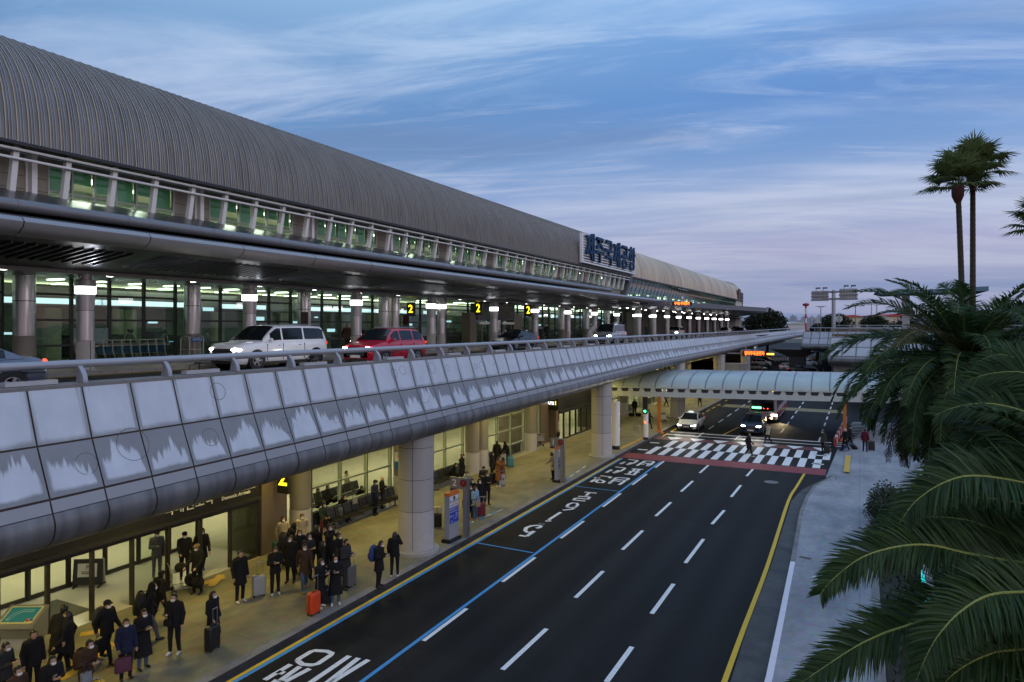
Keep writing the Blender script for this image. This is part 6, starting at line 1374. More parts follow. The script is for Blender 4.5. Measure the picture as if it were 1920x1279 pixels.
class SDF:
    def __init__(s): s.p = []
    def cone(s, a, b, ra, rb, m=0, sy=1.0, k=.04): s.p.append(('c', np.array(a,float), np.array(b,float), ra, rb, m, sy, k)); return s
    def ell(s, c, r, m=0, k=.03): s.p.append(('e', np.array(c,float), np.array(r,float), 0, 0, m, 1, k)); return s
    def one(s, q, X, Y, Z):
        if q[0] == 'c':
            a, b, ra, rb, sy = q[1], q[2], q[3], q[4], q[6]
            d = b-a; px, py, pz = X-a[0], Y-a[1], Z-a[2]; L2 = max(1e-9, float(d@d)); t = np.clip((px*d[0]+py*d[1]+pz*d[2])/L2, 0, 1)
            ex, ey, ez = px-t*d[0], py-t*d[1], pz-t*d[2]
            return (np.sqrt(ex*ex+(ey/sy)**2+ez*ez)-(ra+(rb-ra)*t))*min(1, sy**.5)
        c, r = q[1], q[2]; k0 = np.sqrt(((X-c[0])/r[0])**2+((Y-c[1])/r[1])**2+((Z-c[2])/r[2])**2)
        return (k0-1)*min(r)
    def ev(s, X, Y, Z):
        D = None
        for q in s.p:
            d = s.one(q, X, Y, Z)
            if D is None: D = d; continue
            k = q[7]
            if k <= 0: D = np.minimum(D, d); continue
            hh = np.clip(.5+.5*(D-d)/k, 0, 1); D = D*(1-hh)+d*hh-k*hh*(1-hh)
        return D
    def mesh(s, name, mats, parent, h, cut=None, T=None):
        pts = []
        for q in s.p:
            if q[0] == 'c':
                for a, r in ((q[1],q[3]),(q[2],q[4])): pts += [a-r, a+r]
            else: pts += [q[1]-q[2], q[1]+q[2]]
        pts = np.array(pts); lo, hi = pts.min(0)-2*h, pts.max(0)+2*h
        fn = (lambda X,Y,Z: s.ev(X,Y,Z)) if cut is None else (lambda X,Y,Z: np.maximum(s.ev(X,Y,Z), cut(X,Y,Z)))
        V, Fc = surface_nets(fn, lo, hi, h)
        if not len(Fc): return None
        me = bpy.data.meshes.new(name); me.from_pydata(V.tolist(), [], Fc.tolist())
        C = V[Fc].mean(1); best = None; lab = np.zeros(len(C), int)
        for q in s.p:
            d = s.one(q, C[:,0], C[:,1], C[:,2])
            if best is None: best = d; lab[:] = q[5]
            else: m = d < best; best = np.where(m, d, best); lab[m] = q[5]
        for m in mats: me.materials.append(m)
        me.polygons.foreach_set('material_index', lab.astype(np.int32)); me.polygons.foreach_set('use_smooth', [True]*len(Fc)); me.update()
        return link(name, me, parent)
def cloth(nm, c, r=.85): return mat('cloth_'+nm, c, r, 0, .25, 9, .15, spec=.25)
CL = {k: cloth(k, v) for k, v in dict(black=(.010,.010,.011), charcoal=(.028,.028,.03), navy=(.014,.018,.045), brown=(.05,.028,.016), camel=(.20,.085,.03), cream=(.42,.38,.28), beige=(.36,.30,.20), white=(.55,.55,.55), grey=(.11,.11,.11), green=(.035,.05,.04), ltblue=(.22,.33,.46), jeans=(.06,.10,.17), olive=(.05,.05,.03), wine=(.10,.012,.02), mint=(.22,.26,.2), tan=(.17,.12,.07)).items()}
SKIN = mat('skin', (.40,.24,.16), .55, 0, .1, 20); HAIRB = mat('hair_black', (.008,.007,.007), .45, 0, .2, 30); HAIRR = mat('hair_brown', (.05,.018,.01), .5); HAIRW = mat('hair_white', (.5,.48,.45), .6); MASKW = mat('face_mask_white', (.72,.73,.74), .7); SHW = mat('shoe_white', (.62,.62,.6), .6); SHB = mat('shoe_black', (.012,.012,.012), .5); SHY = mat('shoe_tan', (.32,.19,.04), .6); EYE = mat('eye_dark', (.01,.008,.007), .3)
HAIRS = dict(short=HAIRB, long=HAIRB, brown=HAIRR, cap=HAIRB, hood=HAIRB, bald=HAIRW, bun=HAIRB, white=HAIRW, browncap=HAIRR)
def person(label, loc, h=1.7, ang=0.0, pose='stand', coat='black', length='short', trousers='black', shoes='black', hair='short', mask=True, lean=0.0, shirt='charcoal', res=None, group=None, head_down=0.0):
    t = thing('person', label, 'person', loc, ang, group); k = h/1.72; dist = math.hypot(loc[0], loc[1])
    r = res or (.019 if dist < 33 else .026 if dist < 50 else .036)
    r *= 1.0; sitz = -.44 if pose == 'sit' else 0.0
    hip = .93+sitz; J = {}
    for s in (-1,1):
        J['hip',s] = (s*.095,0,hip-.04)
        if pose == 'sit': J['knee',s] = (s*.12,.43,.50); J['ank',s] = (s*.12,.44+.05*s,.09)
        elif pose == 'walk': J['knee',s] = (s*.09,.13*s+.05,.49); J['ank',s] = (s*.09,.27*s-.03*(s<0),.10 if s > 0 else .15)
        else: J['knee',s] = (s*.105,.02+.01*s,.49); J['ank',s] = (s*.115,-.02+.03*s,.09)
    # upper body may lean forward about the hips
    ca, sa = math.cos(lean), math.sin(lean)
    def U(x, y, z): z -= .93; return (x, y*ca+z*sa, .93+sitz+z*ca-y*sa)
    for s in (-1,1):
        J['sh',s] = U(s*.175,-.01,1.405)
        el, wr = {'stand': ((s*.235,-.04,1.13),(s*.245,.06,.88)), 'walk': ((s*.235,-.06-.10*s,1.13),(s*.235,.10-.20*s,.90)), 'phone': ((s*.225,.02,1.13),(s*.075,.27,1.20)), 'onephone': ((s*.225,.02,1.13),(.09,.27,1.20)) if s > 0 else ((s*.235,-.04,1.13),(s*.245,.06,.88)), 'hold': ((s*.23,.0,1.13),(s*.22,.17,.95)) if s > 0 else ((s*.235,-.04,1.13),(s*.245,.06,.88)), 'photo': ((s*.21,.20,1.27),(s*.07,.36,1.47)), 'call': ((s*.23,.14,1.25),(s*.10,.10,1.58)) if s > 0 else ((s*.235,-.04,1.13),(s*.245,.06,.88)), 'push': ((s*.22,.10,1.15),(s*.20,.38,1.02)), 'sit': ((s*.22,.04,1.12),(s*.10,.28,1.05)), 'reach': ((s*.20,.16,1.18),(s*.12,.42,1.05)), 'hug': ((s*.22,.20,1.28),(s*.08,.40,1.36))}[pose]
        J['el',s] = U(*el); J['wr',s] = U(*wr)
    neck = U(0,-.01,1.44); hd = U(0,.03+.03*head_down,1.595-.015*head_down)
    K = lambda p: tuple(q*k for q in p)
    b = SDF()    # 0 skin 1 trousers 2 shoes 3 shirt
    b.cone(K((0,0,hip)), K(U(0,0,1.12)), .135*k, .125*k, 3, .75); b.cone(K(U(0,0,1.12)), K(U(0,-.01,1.34)), .125*k, .15*k, 3, .70); b.cone(K(U(-.13,-.01,1.39)), K(U(.13,-.01,1.39)), .07*k, .07*k, 3)
    b.cone(K(neck), K(hd), .052*k, .05*k, 0, 1, .03)
    b.ell(K(hd), (.074*k,.092*k,.112*k), 0, .02); b.ell(K((hd[0],hd[1]+.03,hd[2]-.06)), (.055*k,.06*k,.05*k), 0, .02); b.ell(K((hd[0],hd[1]+.094,hd[2]-.018)), (.014*k,.022*k,.022*k), 0, .012)
    for s in (-1,1): b.ell(K((hd[0]+s*.076,hd[1]-.005,hd[2]-.01)), (.014*k,.022*k,.032*k), 0, .01)
    for s in (-1,1):
        b.cone(K(J['hip',s]), K(J['knee',s]), .092*k, .066*k, 1, 1, .03); b.cone(K(J['knee',s]), K(J['ank',s]), .066*k, .05*k, 1, 1, .02)
        a = J['ank',s]; b.cone(K((a[0],a[1]-.035,a[2]-.045)), K((a[0]+s*.02,a[1]+.15,a[2]-.052)), .043*k, .038*k, 2, 1, .02)
        b.cone(K(J['sh',s]), K(J['el',s]), .058*k, .045*k, 3, 1, .03); b.cone(K(J['el',s]), K(J['wr',s]), .042*k, .03*k, 0, 1, .02)
        e, w = np.array(J['el',s]), np.array(J['wr',s]); dv = (w-e)/np.linalg.norm(w-e); sd = np.cross(dv, [0,0,1.0] if abs(dv[2]) < .8 else [0,1.0,0]); sd /= np.linalg.norm(sd); up = np.cross(sd, dv)
        pc = w+dv*.05; b.ell(K(pc), (.036*k,.036*k,.04*k), 0, .02)
        for i, (o, l) in enumerate(((-.03,.068),(-.011,.078),(.010,.074),(.029,.058))):
            p0 = pc+dv*.02+sd*o*.8; p1 = p0+dv*l*.55+up*.004; p2 = p1+dv*l*.4-up*.022; b.cone(K(p0), K(p1), .012*k, .011*k, 0, 1, .004); b.cone(K(p1), K(p2), .011*k, .009*k, 0, 1, .004)
        b.cone(K(pc-dv*.02-sd*.03), K(pc+dv*.035-sd*.052-up*.01), .013*k, .010*k, 0, 1, .008)
    b.mesh('body', [SKIN, CL[trousers], {'black': SHB, 'white': SHW, 'tan': SHY}[shoes], CL[shirt]], t, r)
    # coat
    c = SDF(); hem = {'short': .80, 'mid': .62, 'long': .40}[length]
    if pose == 'sit': hem = .86
    hz = lambda z: U(0,0,z) if z > .93 else (0, (.02 if pose != 'sit' else .0), z+sitz)
    puff = .012 if coat in ('black','green','charcoal') else .0
    c.cone(K(U(0,0,1.36)), K(U(0,.005,1.05)), (.165+puff)*k, (.162+puff)*k, 0, .74, .03); c.cone(K(U(0,.005,1.05)), K(hz(hem)), (.162+puff)*k, (.185+(.93-hem)*.12)*k, 0, .80, .03)
    c.cone(K(U(-.14,-.01,1.40)), K(U(.14,-.01,1.40)), .082*k, .082*k, 0, 1, .04); c.cone(K(U(0,-.03,1.44)), K(U(0,-.01,1.49)), .085*k, .075*k, 0, 1, .02)
    for s in (-1,1): c.cone(K(J['sh',s]), K(J['el',s]), .078*k, .066*k, 0, 1, .04); c.cone(K(J['el',s]), K(tuple(np.array(J['wr',s])*.97+np.array(J['el',s])*.03)), .064*k, .05*k, 0, 1, .02)
    if pose == 'sit':
        for s in (-1,1): c.cone(K(J['hip',s]), K((J['knee',s][0],.22,.52)), .11*k, .095*k, 0, 1, .04)
    hb = (hem+sitz-.01)*k if pose != 'sit' else .2
    cut = (lambda X,Y,Z: np.where(np.abs(X) < .23*k, hb-Z, -1.0)) if pose != 'sit' else None
    c.mesh('coat', [CL[coat]], t, r, cut)
    # hair, hood or cap
    g = SDF(); hx, hy, hz_ = K(hd)
    if hair == 'hood':
        g.ell((hx,hy-.02*k,hz_+.01*k), (.115*k,.125*k,.15*k)); g.cone((hx,hy-.07*k,hz_-.1*k), (hx,hy-.06*k,hz_-.2*k), .10*k, .11*k)
        g.mesh('hood', [CL[coat]], t, r, lambda X,Y,Z: (Y-hy-.045*k-.0*(Z)))
    else:
        g.ell((hx,hy-.012*k,hz_+.022*k), (.088*k,.102*k,.112*k))
        if hair in ('long',): g.cone((hx,hy-.05*k,hz_-.02*k), (hx,hy-.075*k,hz_-.26*k), .09*k, .085*k); g.cone((hx-.07*k,hy-.01*k,hz_-.02*k), (hx-.085*k,hy-.0*k,hz_-.2*k), .03*k, .035*k); g.cone((hx+.07*k,hy-.01*k,hz_-.02*k), (hx+.085*k,hy-.0*k,hz_-.2*k), .03*k, .035*k)
        if hair == 'bun': g.ell((hx,hy-.10*k,hz_+.06*k), (.05*k,.05*k,.05*k))
        cutf = lambda X,Y,Z: np.minimum(Y-hy-.035*k, -(Z-hz_-.062*k)) if hair != 'long' else np.minimum(Y-hy-.03*k, -(Z-hz_-.06*k))
        if hair == 'bald': cutf = lambda X,Y,Z: np.maximum(Y-hy+.01*k, Z-hz_-.02*k)
        g.mesh('hair', [HAIRS[hair]], t, r*.8, cutf)
        if hair in ('cap','browncap'):
            q = SDF(); q.ell((hx,hy-.005*k,hz_+.055*k), (.098*k,.112*k,.085*k)); q.cone((hx-.05*k,hy+.09*k,hz_+.045*k), (hx+.05*k,hy+.09*k,hz_+.045*k), .03*k, .03*k, 0, 2.0, .02)
            q.mesh('cap', [CL['black'] if hair == 'cap' else CL['tan']], t, r*.8, lambda X,Y,Z: hz_+.035*k-Z)
    if mask:
        q = SDF(); q.ell((hx,hy+.058*k,hz_-.048*k), (.060*k,.052*k,.052*k)); q.mesh('face_mask', [MASKW if mask is True else CL['black']], t, r*.7)
    if dist < 40:
        mb = MB()
        for s in (-1,1): mb.ellipsoid((hx+s*.031*k,hy+.088*k,hz_+.012*k),(.013*k,.007*k,.007*k),8,4)
        mb.build('eyes', EYE, t)
        if not mask: mb = MB(); mb.ellipsoid((hx,hy+.089*k,hz_-.058*k),(.024*k,.01*k,.008*k),8,4); mb.build('mouth', mat('lips', (.28,.10,.08), .5), t)
    t['_J'] = 0; del t['_J']
    return t, J, K
def face_ang(loc, a):
    v = Vector((-loc[0],-loc[1],0)).normalized(); rt = Vector((v.y*-1,v.x,0)); rt = Vector((CS,SN,0)); f = v*math.cos(math.radians(a))+rt*math.sin(math.radians(a)); return math.atan2(f.y,f.x)-PI/2
PPL = {}
def man(key, label, px, py, a, z=.15, d=None, **kw):
    loc = at(px, py, z); ang = face_ang(loc, a); t, J, K = person(label, loc, ang=ang, **kw); PPL[key] = (t, J, K, loc, ang); return t
GQ = None
man('bag', 'person in black jacket with a small bag across the chest, alone on the pavement', 327, 1226, -25, h=1.74, pose='onephone', coat='black', trousers='black', shoes='white', hair='short')
man('hoodsuit', 'person with long black hair and ankle length coat holding a black suitcase', 399, 1213, 70, h=1.64, pose='hold', coat='black', length='long', shoes='white', hair='long')
man('white_collar', 'person in long black coat over a white shirt, right of the gate doors', 450, 1129, 35, h=1.76, pose='stand', coat='black', length='mid', shoes='white', hair='short', mask=False, shirt='white')
man('redhair', 'person with reddish brown hair and white sneakers looking down beside a silver suitcase', 516, 1115, 10, h=1.68, pose='phone', coat='black', shoes='white', hair='brown', mask='b', head_down=1)
man('navy', 'person in navy jacket and white mask with a purple tote, near the bottom edge', 236, 1274, 15, h=1.62, pose='hold', coat='navy', shoes='black', hair='short')
man('coatphone', 'person in long black coat and jeans looking at a phone beside the navy jacket', 268, 1254, 40, h=1.66, pose='phone', coat='black', length='long', trousers='jeans', hair='long', head_down=1)
man('backpack', 'person in cap with a grey backpack walking past the kiosk', 200, 1241, 60, h=1.72, pose='walk', coat='black', hair='cap')
man('stoop', 'tall person in black coat stooping forward right of the kiosk', 108, 1268, 150, h=1.86, pose='walk', coat='black', length='mid', hair='short', lean=.35)
man('bottom1', 'person in black hooded jacket looking at a phone at the bottom edge', 97, 1356, 30, h=1.62, pose='phone', coat='black', hair='bun', head_down=1)
man('bottom2', 'person with a brown backpack bending beside a yellow suitcase', 160, 1322, 60, h=1.66, pose='phone', coat='brown', hair='short', lean=.2)
man('bottom3', 'person in brown black coat cut off at the lower left corner', 32, 1384, 60, h=1.64, pose='stand', coat='brown', hair='short')
man('bigpack', 'dark person with a big black backpack walking behind the long coats', 276, 1203, 120, h=1.74, pose='walk', coat='black', trousers='grey', hair='hood', lean=.2)
man('hood1', 'person in black jacket with grey hood just outside the gate doors', 346, 1084, 10, h=1.72, pose='push', coat='black', hair='cap')
man('hood2', 'person in black hooded coat walking out of the gate', 378, 1076, 10, h=1.72, pose='walk', coat='black', length='mid', hair='hood')
man('pusher', 'person in brown cap pushing a loaded luggage cart out of the gate', 370, 1113, -30, h=1.74, pose='push', coat='black', hair='browncap')
man('inside', 'grey clad person behind the glass inside the gate', 294, 1082, 20, h=1.74, pose='onephone', coat='grey', trousers='grey', hair='cap')
man('walkbrown', 'person in dark brown coat and jeans walking with a folded beige jacket', 571, 1108, 10, h=1.66, pose='walk', coat='brown', length='mid', trousers='jeans', shoes='tan', hair='long')
man('longphone', 'person in long black coat with phone right beside the orange suitcase', 600, 1139, 65, h=1.64, pose='phone', coat='black', length='long', shoes='white', hair='long', head_down=1)
man('longphone2', 'person in long black coat and jeans with white mask reading a phone near the kerb', 629, 1134, 5, h=1.68, pose='phone', coat='black', length='long', trousers='jeans', shoes='white', hair='hood', head_down=1)
man('tablet', 'person in black jacket with backpack holding a tablet beside a grey suitcase', 648, 1104, 65, h=1.78, pose='phone', coat='charcoal', trousers='charcoal', hair='short', mask='b')
man('purplepack', 'person with a purple and blue backpack standing at the kerb', 710, 1101, 70, h=1.70, pose='phone', coat='black', length='mid', hair='short', lean=.08, head_down=1)
man('darkback', 'person all in black seen from behind left of the thick pier', 740, 1081, 170, h=1.66, pose='call', coat='black', length='short', shoes='white', hair='long', mask=False)
man('photo', 'person in black coat raising a phone to take a picture', 617, 1068, 55, h=1.74, pose='photo', coat='black', length='mid', hair='short')
man('longhair', 'person with long black hair left of the one taking a picture', 592, 1066, 150, h=1.66, pose='phone', coat='black', length='mid', hair='long')
man('stripe', 'person in black beside a striped bag in the middle of the queue', 561, 1074, 20, h=1.64, pose='hold', coat='black', length='long', hair='long')
man('bulky', 'bulky dark figure bending over bags behind the reddish haired person', 536, 1062, 120, h=1.72, pose='reach', coat='black', length='mid', hair='hood', lean=.5)
man('beige1', 'person in beige jacket with white mask right by the hall column', 531, 1043, 20, h=1.62, pose='walk', coat='beige', hair='long')
man('beige2', 'person in mustard beige jacket with a dark shoulder strap behind the queue', 566, 1040, 15, h=1.68, pose='stand', coat='beige', trousers='grey', hair='brown')
man('navy2', 'person in navy jacket standing at the glass left of the thick pier', 703, 966, 60, h=1.74, pose='onephone', coat='navy', hair='cap')
man('bald', 'grey haired person holding a paper next to the navy jacket by the pier', 716, 953, 80, h=1.62, pose='phone', coat='black', hair='bald', mask=False)
man('boots', 'person in black jacket with tan boots right of the near totem', 874, 996, 60, h=1.74, pose='phone', coat='black', trousers='black', shoes='tan', hair='short', mask='b')
man('blue', 'person in light blue jacket and jeans behind the tan boots', 891, 976, 50, h=1.66, pose='onephone', coat='ltblue', trousers='jeans', shoes='tan', hair='long')
man('redcase', 'person in black hood with a dark red suitcase in the totem queue', 899, 962, 20, h=1.70, pose='hold', coat='black', length='mid', hair='hood')
man('blackp', 'person in black jacket behind the dark red suitcase', 913, 947, 20, h=1.74, pose='phone', coat='black', hair='short')
man('queue1', 'dark haired person in olive jacket behind the stop marker', 882, 972, 30, h=1.62, pose='stand', coat='olive', hair='long')
man('mint', 'person in pale jacket wearing a dark backpack, back of the totem queue', 876, 944, 10, h=1.70, pose='stand', coat='mint', hair='short')
man('capphone', 'person in black cap and coat holding a phone behind the totem queue', 866, 908, 60, h=1.78, pose='call', coat='black', length='mid', hair='cap')
man('leaner', 'dark person sitting hunched at the glass left of the black cap', 846, 905, 70, h=1.70, pose='sit', coat='black', hair='short', lean=.4)
man('camel1', 'person in camel coat hugging another among suitcases', 934, 912, 80, h=1.72, pose='hug', coat='camel', length='long', shoes='white', hair='short', mask=False)
man('camel2', 'person hugged by the camel coat, arms round the neck', 943, 910, -90, h=1.66, pose='hug', coat='camel', length='long', shoes='white', hair='long', mask=False)
man('dark1', 'dark standing person at the glass right of the square stone block', 932, 877, 160, h=1.78, pose='stand', coat='black', length='mid', hair='short', mask=False)
man('dark2', 'dark person bending over the teal suitcase', 953, 874, -60, h=1.74, pose='reach', coat='black', trousers='jeans', hair='hood', lean=.45)
man('whitecoat', 'person in white coat half hidden behind the totem near the crosswalk', 1037, 899, -120, h=1.66, pose='reach', coat='cream', length='mid', hair='long', mask=False, lean=.15)
man('gate1', 'person in white jacket with a bag in the doorway of gate 1', 1046, 828, 60, h=1.76, pose='hold', coat='cream', hair='short', mask=False)
man('far1', 'dark person with luggage on the pavement left of the signal pole', 1190, 780, 160, h=1.76, pose='stand', coat='black', hair='short', mask=False)
man('far2', 'dark person half hidden behind the signal pole', 1217, 803, 60, h=1.72, pose='walk', coat='black', length='mid', hair='short', mask=False)
man('far3', 'person walking under the glass canopy left of the round pier', 1249, 762, 60, h=1.7, pose='walk', coat='grey', hair='short', mask=False)
man('far4', 'person with white bag on the far left pavement beyond the taxi', 1312, 763, 160, h=1.72, pose='walk', coat='charcoal', hair='short', mask=False)
man('cross1', 'person in black striding over the crosswalk', 1404, 856, 60, z=.01, h=1.72, pose='walk', coat='black', length='mid', shoes='white', hair='short', mask=False)
man('cross2', 'person in white jacket crossing in front of the dark blue car', 1440, 833, -70, z=.01, h=1.66, pose='walk', coat='cream', hair='short', mask=False)
man('wait', 'person in dark camouflage jacket waiting at the right end of the crosswalk', 1544, 850, -80, z=.01, h=1.72, pose='stand', coat='olive', hair='short', mask=False)
man('pair1', 'white haired person in black pulling a blue suitcase by the orange post', 1585, 846, -50, h=1.68, pose='walk', coat='black', length='mid', hair='white', mask=False)
man('pair2', 'person in black with cap pulling a black suitcase by the orange post', 1593, 841, 60, h=1.76, pose='walk', coat='black', hair='cap')
man('palm1', 'person in wine red top at the palm fronds on the right path', 1622, 847, 160, h=1.7, pose='stand', coat='wine', hair='short', mask=False)
for i, (px, py, a, c, ln, hr, ps, lb) in enumerate((
  (62,1302,30,'black','short','short','stand','person in black jacket standing low between the kiosk and the bottom edge'),
  (8,1330,80,'charcoal','short','short','phone','charcoal clad person at the extreme left edge holding a phone'),
  (128,1262,-60,'black','mid','long','walk','long haired person in black right beside the tall stooping one'),
  (300,1172,140,'black','short','cap','walk','capped person in black walking behind the crossbody bag'),
  (545,1092,-20,'black','mid','short','stand','person in black coat right behind the reddish haired one'),
  (578,1088,40,'charcoal','short','hood','phone','charcoal hooded person in the thick of the queue'),
  (604,1100,120,'black','long','long','stand','long black coat seen from behind in the thick of the queue'),
  (634,1082,60,'black','short','short','onephone','person in short black jacket left of the one with the tablet'),
  (885,960,40,'black','mid','long','stand','long haired person in black among the totem queue'),
  (907,932,-10,'charcoal','short','cap','phone','capped person in charcoal at the tail of the totem queue'),
  (922,900,100,'black','short','short','stand','short jacketed person left of the camel coats'),
  (757,948,160,'black','short','short','stand','person in black half hidden left of the thick pier'))):
    man('extra%d' % i, lb, px, py, a, h=1.64+.02*(i%6), pose=ps, coat=c, length=ln, hair=hr, mask=i % 3 != 0, head_down=i % 2)
# seated on the outside bench and inside the hall
def sitter(key, label, px, py, a, z=.15, **kw):
    return man(key, label, px, py, a, z, pose='sit', **kw)
sitter('sit1', 'seated person in dark green coat at the arrivals glass', 607, 992, 40, h=1.66, coat='green', hair='long')
sitter('sit2', 'seated person in black looking down at a phone at the arrivals glass', 640, 975, 50, h=1.74, coat='black', hair='short', lean=.25, head_down=1)
sitter('sit3', 'seated person in dark clothes on the bench behind the stone block', 672, 955, 60, h=1.70, coat='black', hair='short', lean=.3)
for key, lb, X, Y, c, hr_ in (('in1','seated person in olive seen through the hall glass, left of two',-24.2,26.6,'olive','short'),('in2','seated person in black seen through the hall glass, right of two',-24.2,27.3,'black','short'),('in3','seated person in cream seen high through the hall glass',-25.6,30.4,'cream','short')):
    person(lb, (X,Y,.16), 1.7, -PI/2+.3, 'sit', c, hair=hr_, mask=False)
# on the upper walkway
for lb, px, y, X, hh, c in (('person in dark clothes walking by the carts behind the minivan', 651, 0, -26.2, 1.74, 'brown'), ('shorter one of the two dark figures right of the black sedan', 1013, 0, -25.9, 1.5, 'black'), ('taller one of the two dark figures right of the black sedan', 1025, 0, -26.1, 1.78, 'black'), ('person beside luggage right of the silver van', 1212, 0, -25.6, 1.7, 'green')):
    q = atX(px, 611, X); person(lb, (q.x,q.y,7.9), hh, face_ang(q, 30), 'walk' if px == 651 else 'stand', c, hair='short', mask=False, length='mid' if px > 700 else 'short')
# ================================================================ luggage and carts
def rrect(w, d, r, z, n=4):
    out = []
    for cx_, cy_, a0 in ((w/2-r,d/2-r,0),(-w/2+r,d/2-r,PI/2),(-w/2+r,-d/2+r,PI),(w/2-r,-d/2+r,1.5*PI)):
        for i in range(n+1): a = a0+PI/2*i/n; out.append((cx_+r*math.cos(a), cy_+r*math.sin(a), z))
    return out
M_CHASE = mat('handle_metal', (.30,.30,.31), .35, .8)
def suitcase(label, loc, ang, col, h=.62, handle=.42, tilt=0, shape='rigid', group=None):
    t = thing('suitcase', label, 'suitcase', loc, ang, group); w, d = h*.66, h*.38; z0 = .06
    m = mat('case_'+col[0], col[1], .4, 0, .08)
    mb = MB(); mb.loft([rrect(w*s,d*s2,.05,z0+h*q) for q,s,s2 in ((0,.86,.82),(.04,.96,.95),(.09,1,1),(.91,1,1),(.96,.96,.95),(1,.86,.82))],0)
    for i in range(5): x = -w*.34+i*w*.17; mb.box(x-.008,x+.008,-d/2-.006,-d/2+.01,z0+h*.12,z0+h*.88); mb.box(x-.008,x+.008,d/2-.01,d/2+.006,z0+h*.12,z0+h*.88)
    mb.build('shell', m, t, 50)
    mb = MB(); mb.box(-w/2-.003,w/2+.003,-.012,.012,z0+.03,z0+h-.02); mb.build('zip_band', M_BLACK, t)
    if handle:
        mb = MB(); 
        for x in (-.09,.09): mb.tube([(x,d*.38,z0+h-.02),(x,d*.38,z0+h+handle)],.009,6)
        mb.tube([(-.10,d*.38,z0+h+handle),(.10,d*.38,z0+h+handle)],.016,8); mb.build('pull_handle', M_CHASE, t)
    mb = MB(); mb.tube([(-.07,0,z0+h-.01),(-.05,0,z0+h+.035),(.05,0,z0+h+.035),(.07,0,z0+h-.01)],.012,6); mb.build('carry_handle', M_BLACK, t)
    for x in (-w*.38,w*.38):
        for y in (-d*.33,d*.33): mb = MB(); mb.tube([(x-.012,y,.03),(x+.012,y,.03)],.03,10); mb.box(x-.02,x+.02,y-.02,y+.02,.03,.085); mb.build('wheel', M_BLACK, t)
    if tilt: t.rotation_euler = (tilt,0,ang)
    return t
C_ = dict(black=('black',(.014,.014,.015)), silver=('silver',(.36,.37,.36)), orange=('orange',(.60,.06,.01)), grey=('grey',(.12,.12,.125)), red=('dark_red',(.16,.012,.025)), teal=('teal',(.05,.20,.28)), yellow=('yellow',(.5,.32,.01)), white=('white',(.6,.6,.6)), blue=('blue',(.025,.05,.13)), green=('dark_green',(.02,.07,.06)), pale=('pale',(.42,.42,.40)), slate=('slate',(.10,.12,.12)))
for lb, px, py, c, h, hd, a in (('black suitcase held by the person in the ankle length coat',398,1219,'black',.66,.5,70),('silver suitcase standing alone between the white collar coat and the reddish hair',485,1118,'silver',.66,.5,20),('bright orange suitcase by the kerb',588,1152,'orange',.66,.55,60),('small black suitcase between the two long coats with phones',611,1134,'black',.5,.6,0),('dark grey suitcase beside the person with the tablet',656,1100,'grey',.70,.5,60),('yellow suitcase at the bottom edge',178,1330,'yellow',.62,.1,30),('dark red suitcase in the totem queue',902,968,'red',.62,.3,20),('black suitcase left of the camel coats',925,908,'black',.62,.3,40),('silver suitcase in front of the camel coats',940,911,'silver',.62,.2,20),('teal suitcase of the person bending at the glass',957,876,'teal',.62,.5,10),('pale suitcase right of the dark standing person',943,868,'pale',.6,.1,10),('slate grey suitcase beside the seated person in black',632,984,'slate',.74,.15,10),('dark green suitcase at the flank of gate 2',522,1050,'green',.7,.1,40),('black suitcase with pale boxes on top behind the near totem',820,990,'black',.62,.1,0)):
    p = at(px,py,.15); suitcase(lb, p, face_ang(p,a), C_[c], h, hd)
p = at(1574,848); suitcase('blue suitcase tilted behind the white haired person', (p.x,p.y,.16), face_ang(p,60), C_['blue'], .62, .45, math.radians(-52)); p = at(1605,846); suitcase('black suitcase tilted behind the capped person on the right path', (p.x,p.y,.16), face_ang(p,-60), C_['black'], .6, .45, math.radians(-52))
p = at(1550,852); suitcase('black suitcase on the ground at the right end of the crosswalk', (p.x,p.y,.02), .5, C_['black'], .6, .2); p = at(1634,849); suitcase('black suitcase beside the wine red top', (p.x,p.y,.16), .3, C_['black'], .66, .2)
# boxes on the black suitcase
p = at(820,990,.15)
for i, (dx, dy) in enumerate(((-.08,-.05),(.10,.03))):
    mb = MB(); mb.loft([rrect(.19,.26,.02,z) for z in (0,.26)],0); mb.box(-.02,.02,-.135,.135,.0,.264,1); o = mb.build('gift_box', [mat('carton_cream', (.50,.46,.30), .7), mat('ribbon_gold', (.45,.32,.05), .5)]); o.location = (p.x+dx,p.y+dy,.15+.06+.62+.04); tag(o, 'cream gift box with a gold ribbon, %s one of two on the black suitcase' % ('left','right')[i], 'box', 'gift boxes on the black suitcase')
def local(key, x, y, z): t, J, K, loc, ang = PPL[key]; c, s = math.cos(ang), math.sin(ang); return Vector((loc[0]+x*c-y*s, loc[1]+x*s+y*c, loc[2]+z)), ang
def rucksack(label, key, col, z=1.22, y=-.24, s=1.0, lean=0, col2=None):
    p, a = local(key, 0, y, z); t = thing('backpack', label, 'backpack', p, a); m = cloth('pack_'+col[0], col[1], .6)
    mb = MB(); mb.loft([rrect(w*s,d*s,.05*s,zz*s) for zz,w,d in ((-.26,.24,.12),(-.22,.30,.17),(-.05,.32,.20),(.12,.29,.17),(.21,.20,.10),(.23,.10,.05))],0); mb.build('bag', m, t, 50)
    mb = MB(); mb.loft([rrect(.22*s,.06*s,.02,zz*s) for zz in (-.19,-.02)],0); mb.v = [(x,yy-.11*s,zz) for x,yy,zz in mb.v]; mb.build('front_pocket', col2 or m, t, 50)
    for x in (-.09,.09): mb = MB(); mb.tube([(x,.06,.18*s),(x,.16,.20*s),(x,.22,.05)],.016,6); mb.build('strap', M_BLACK, t)
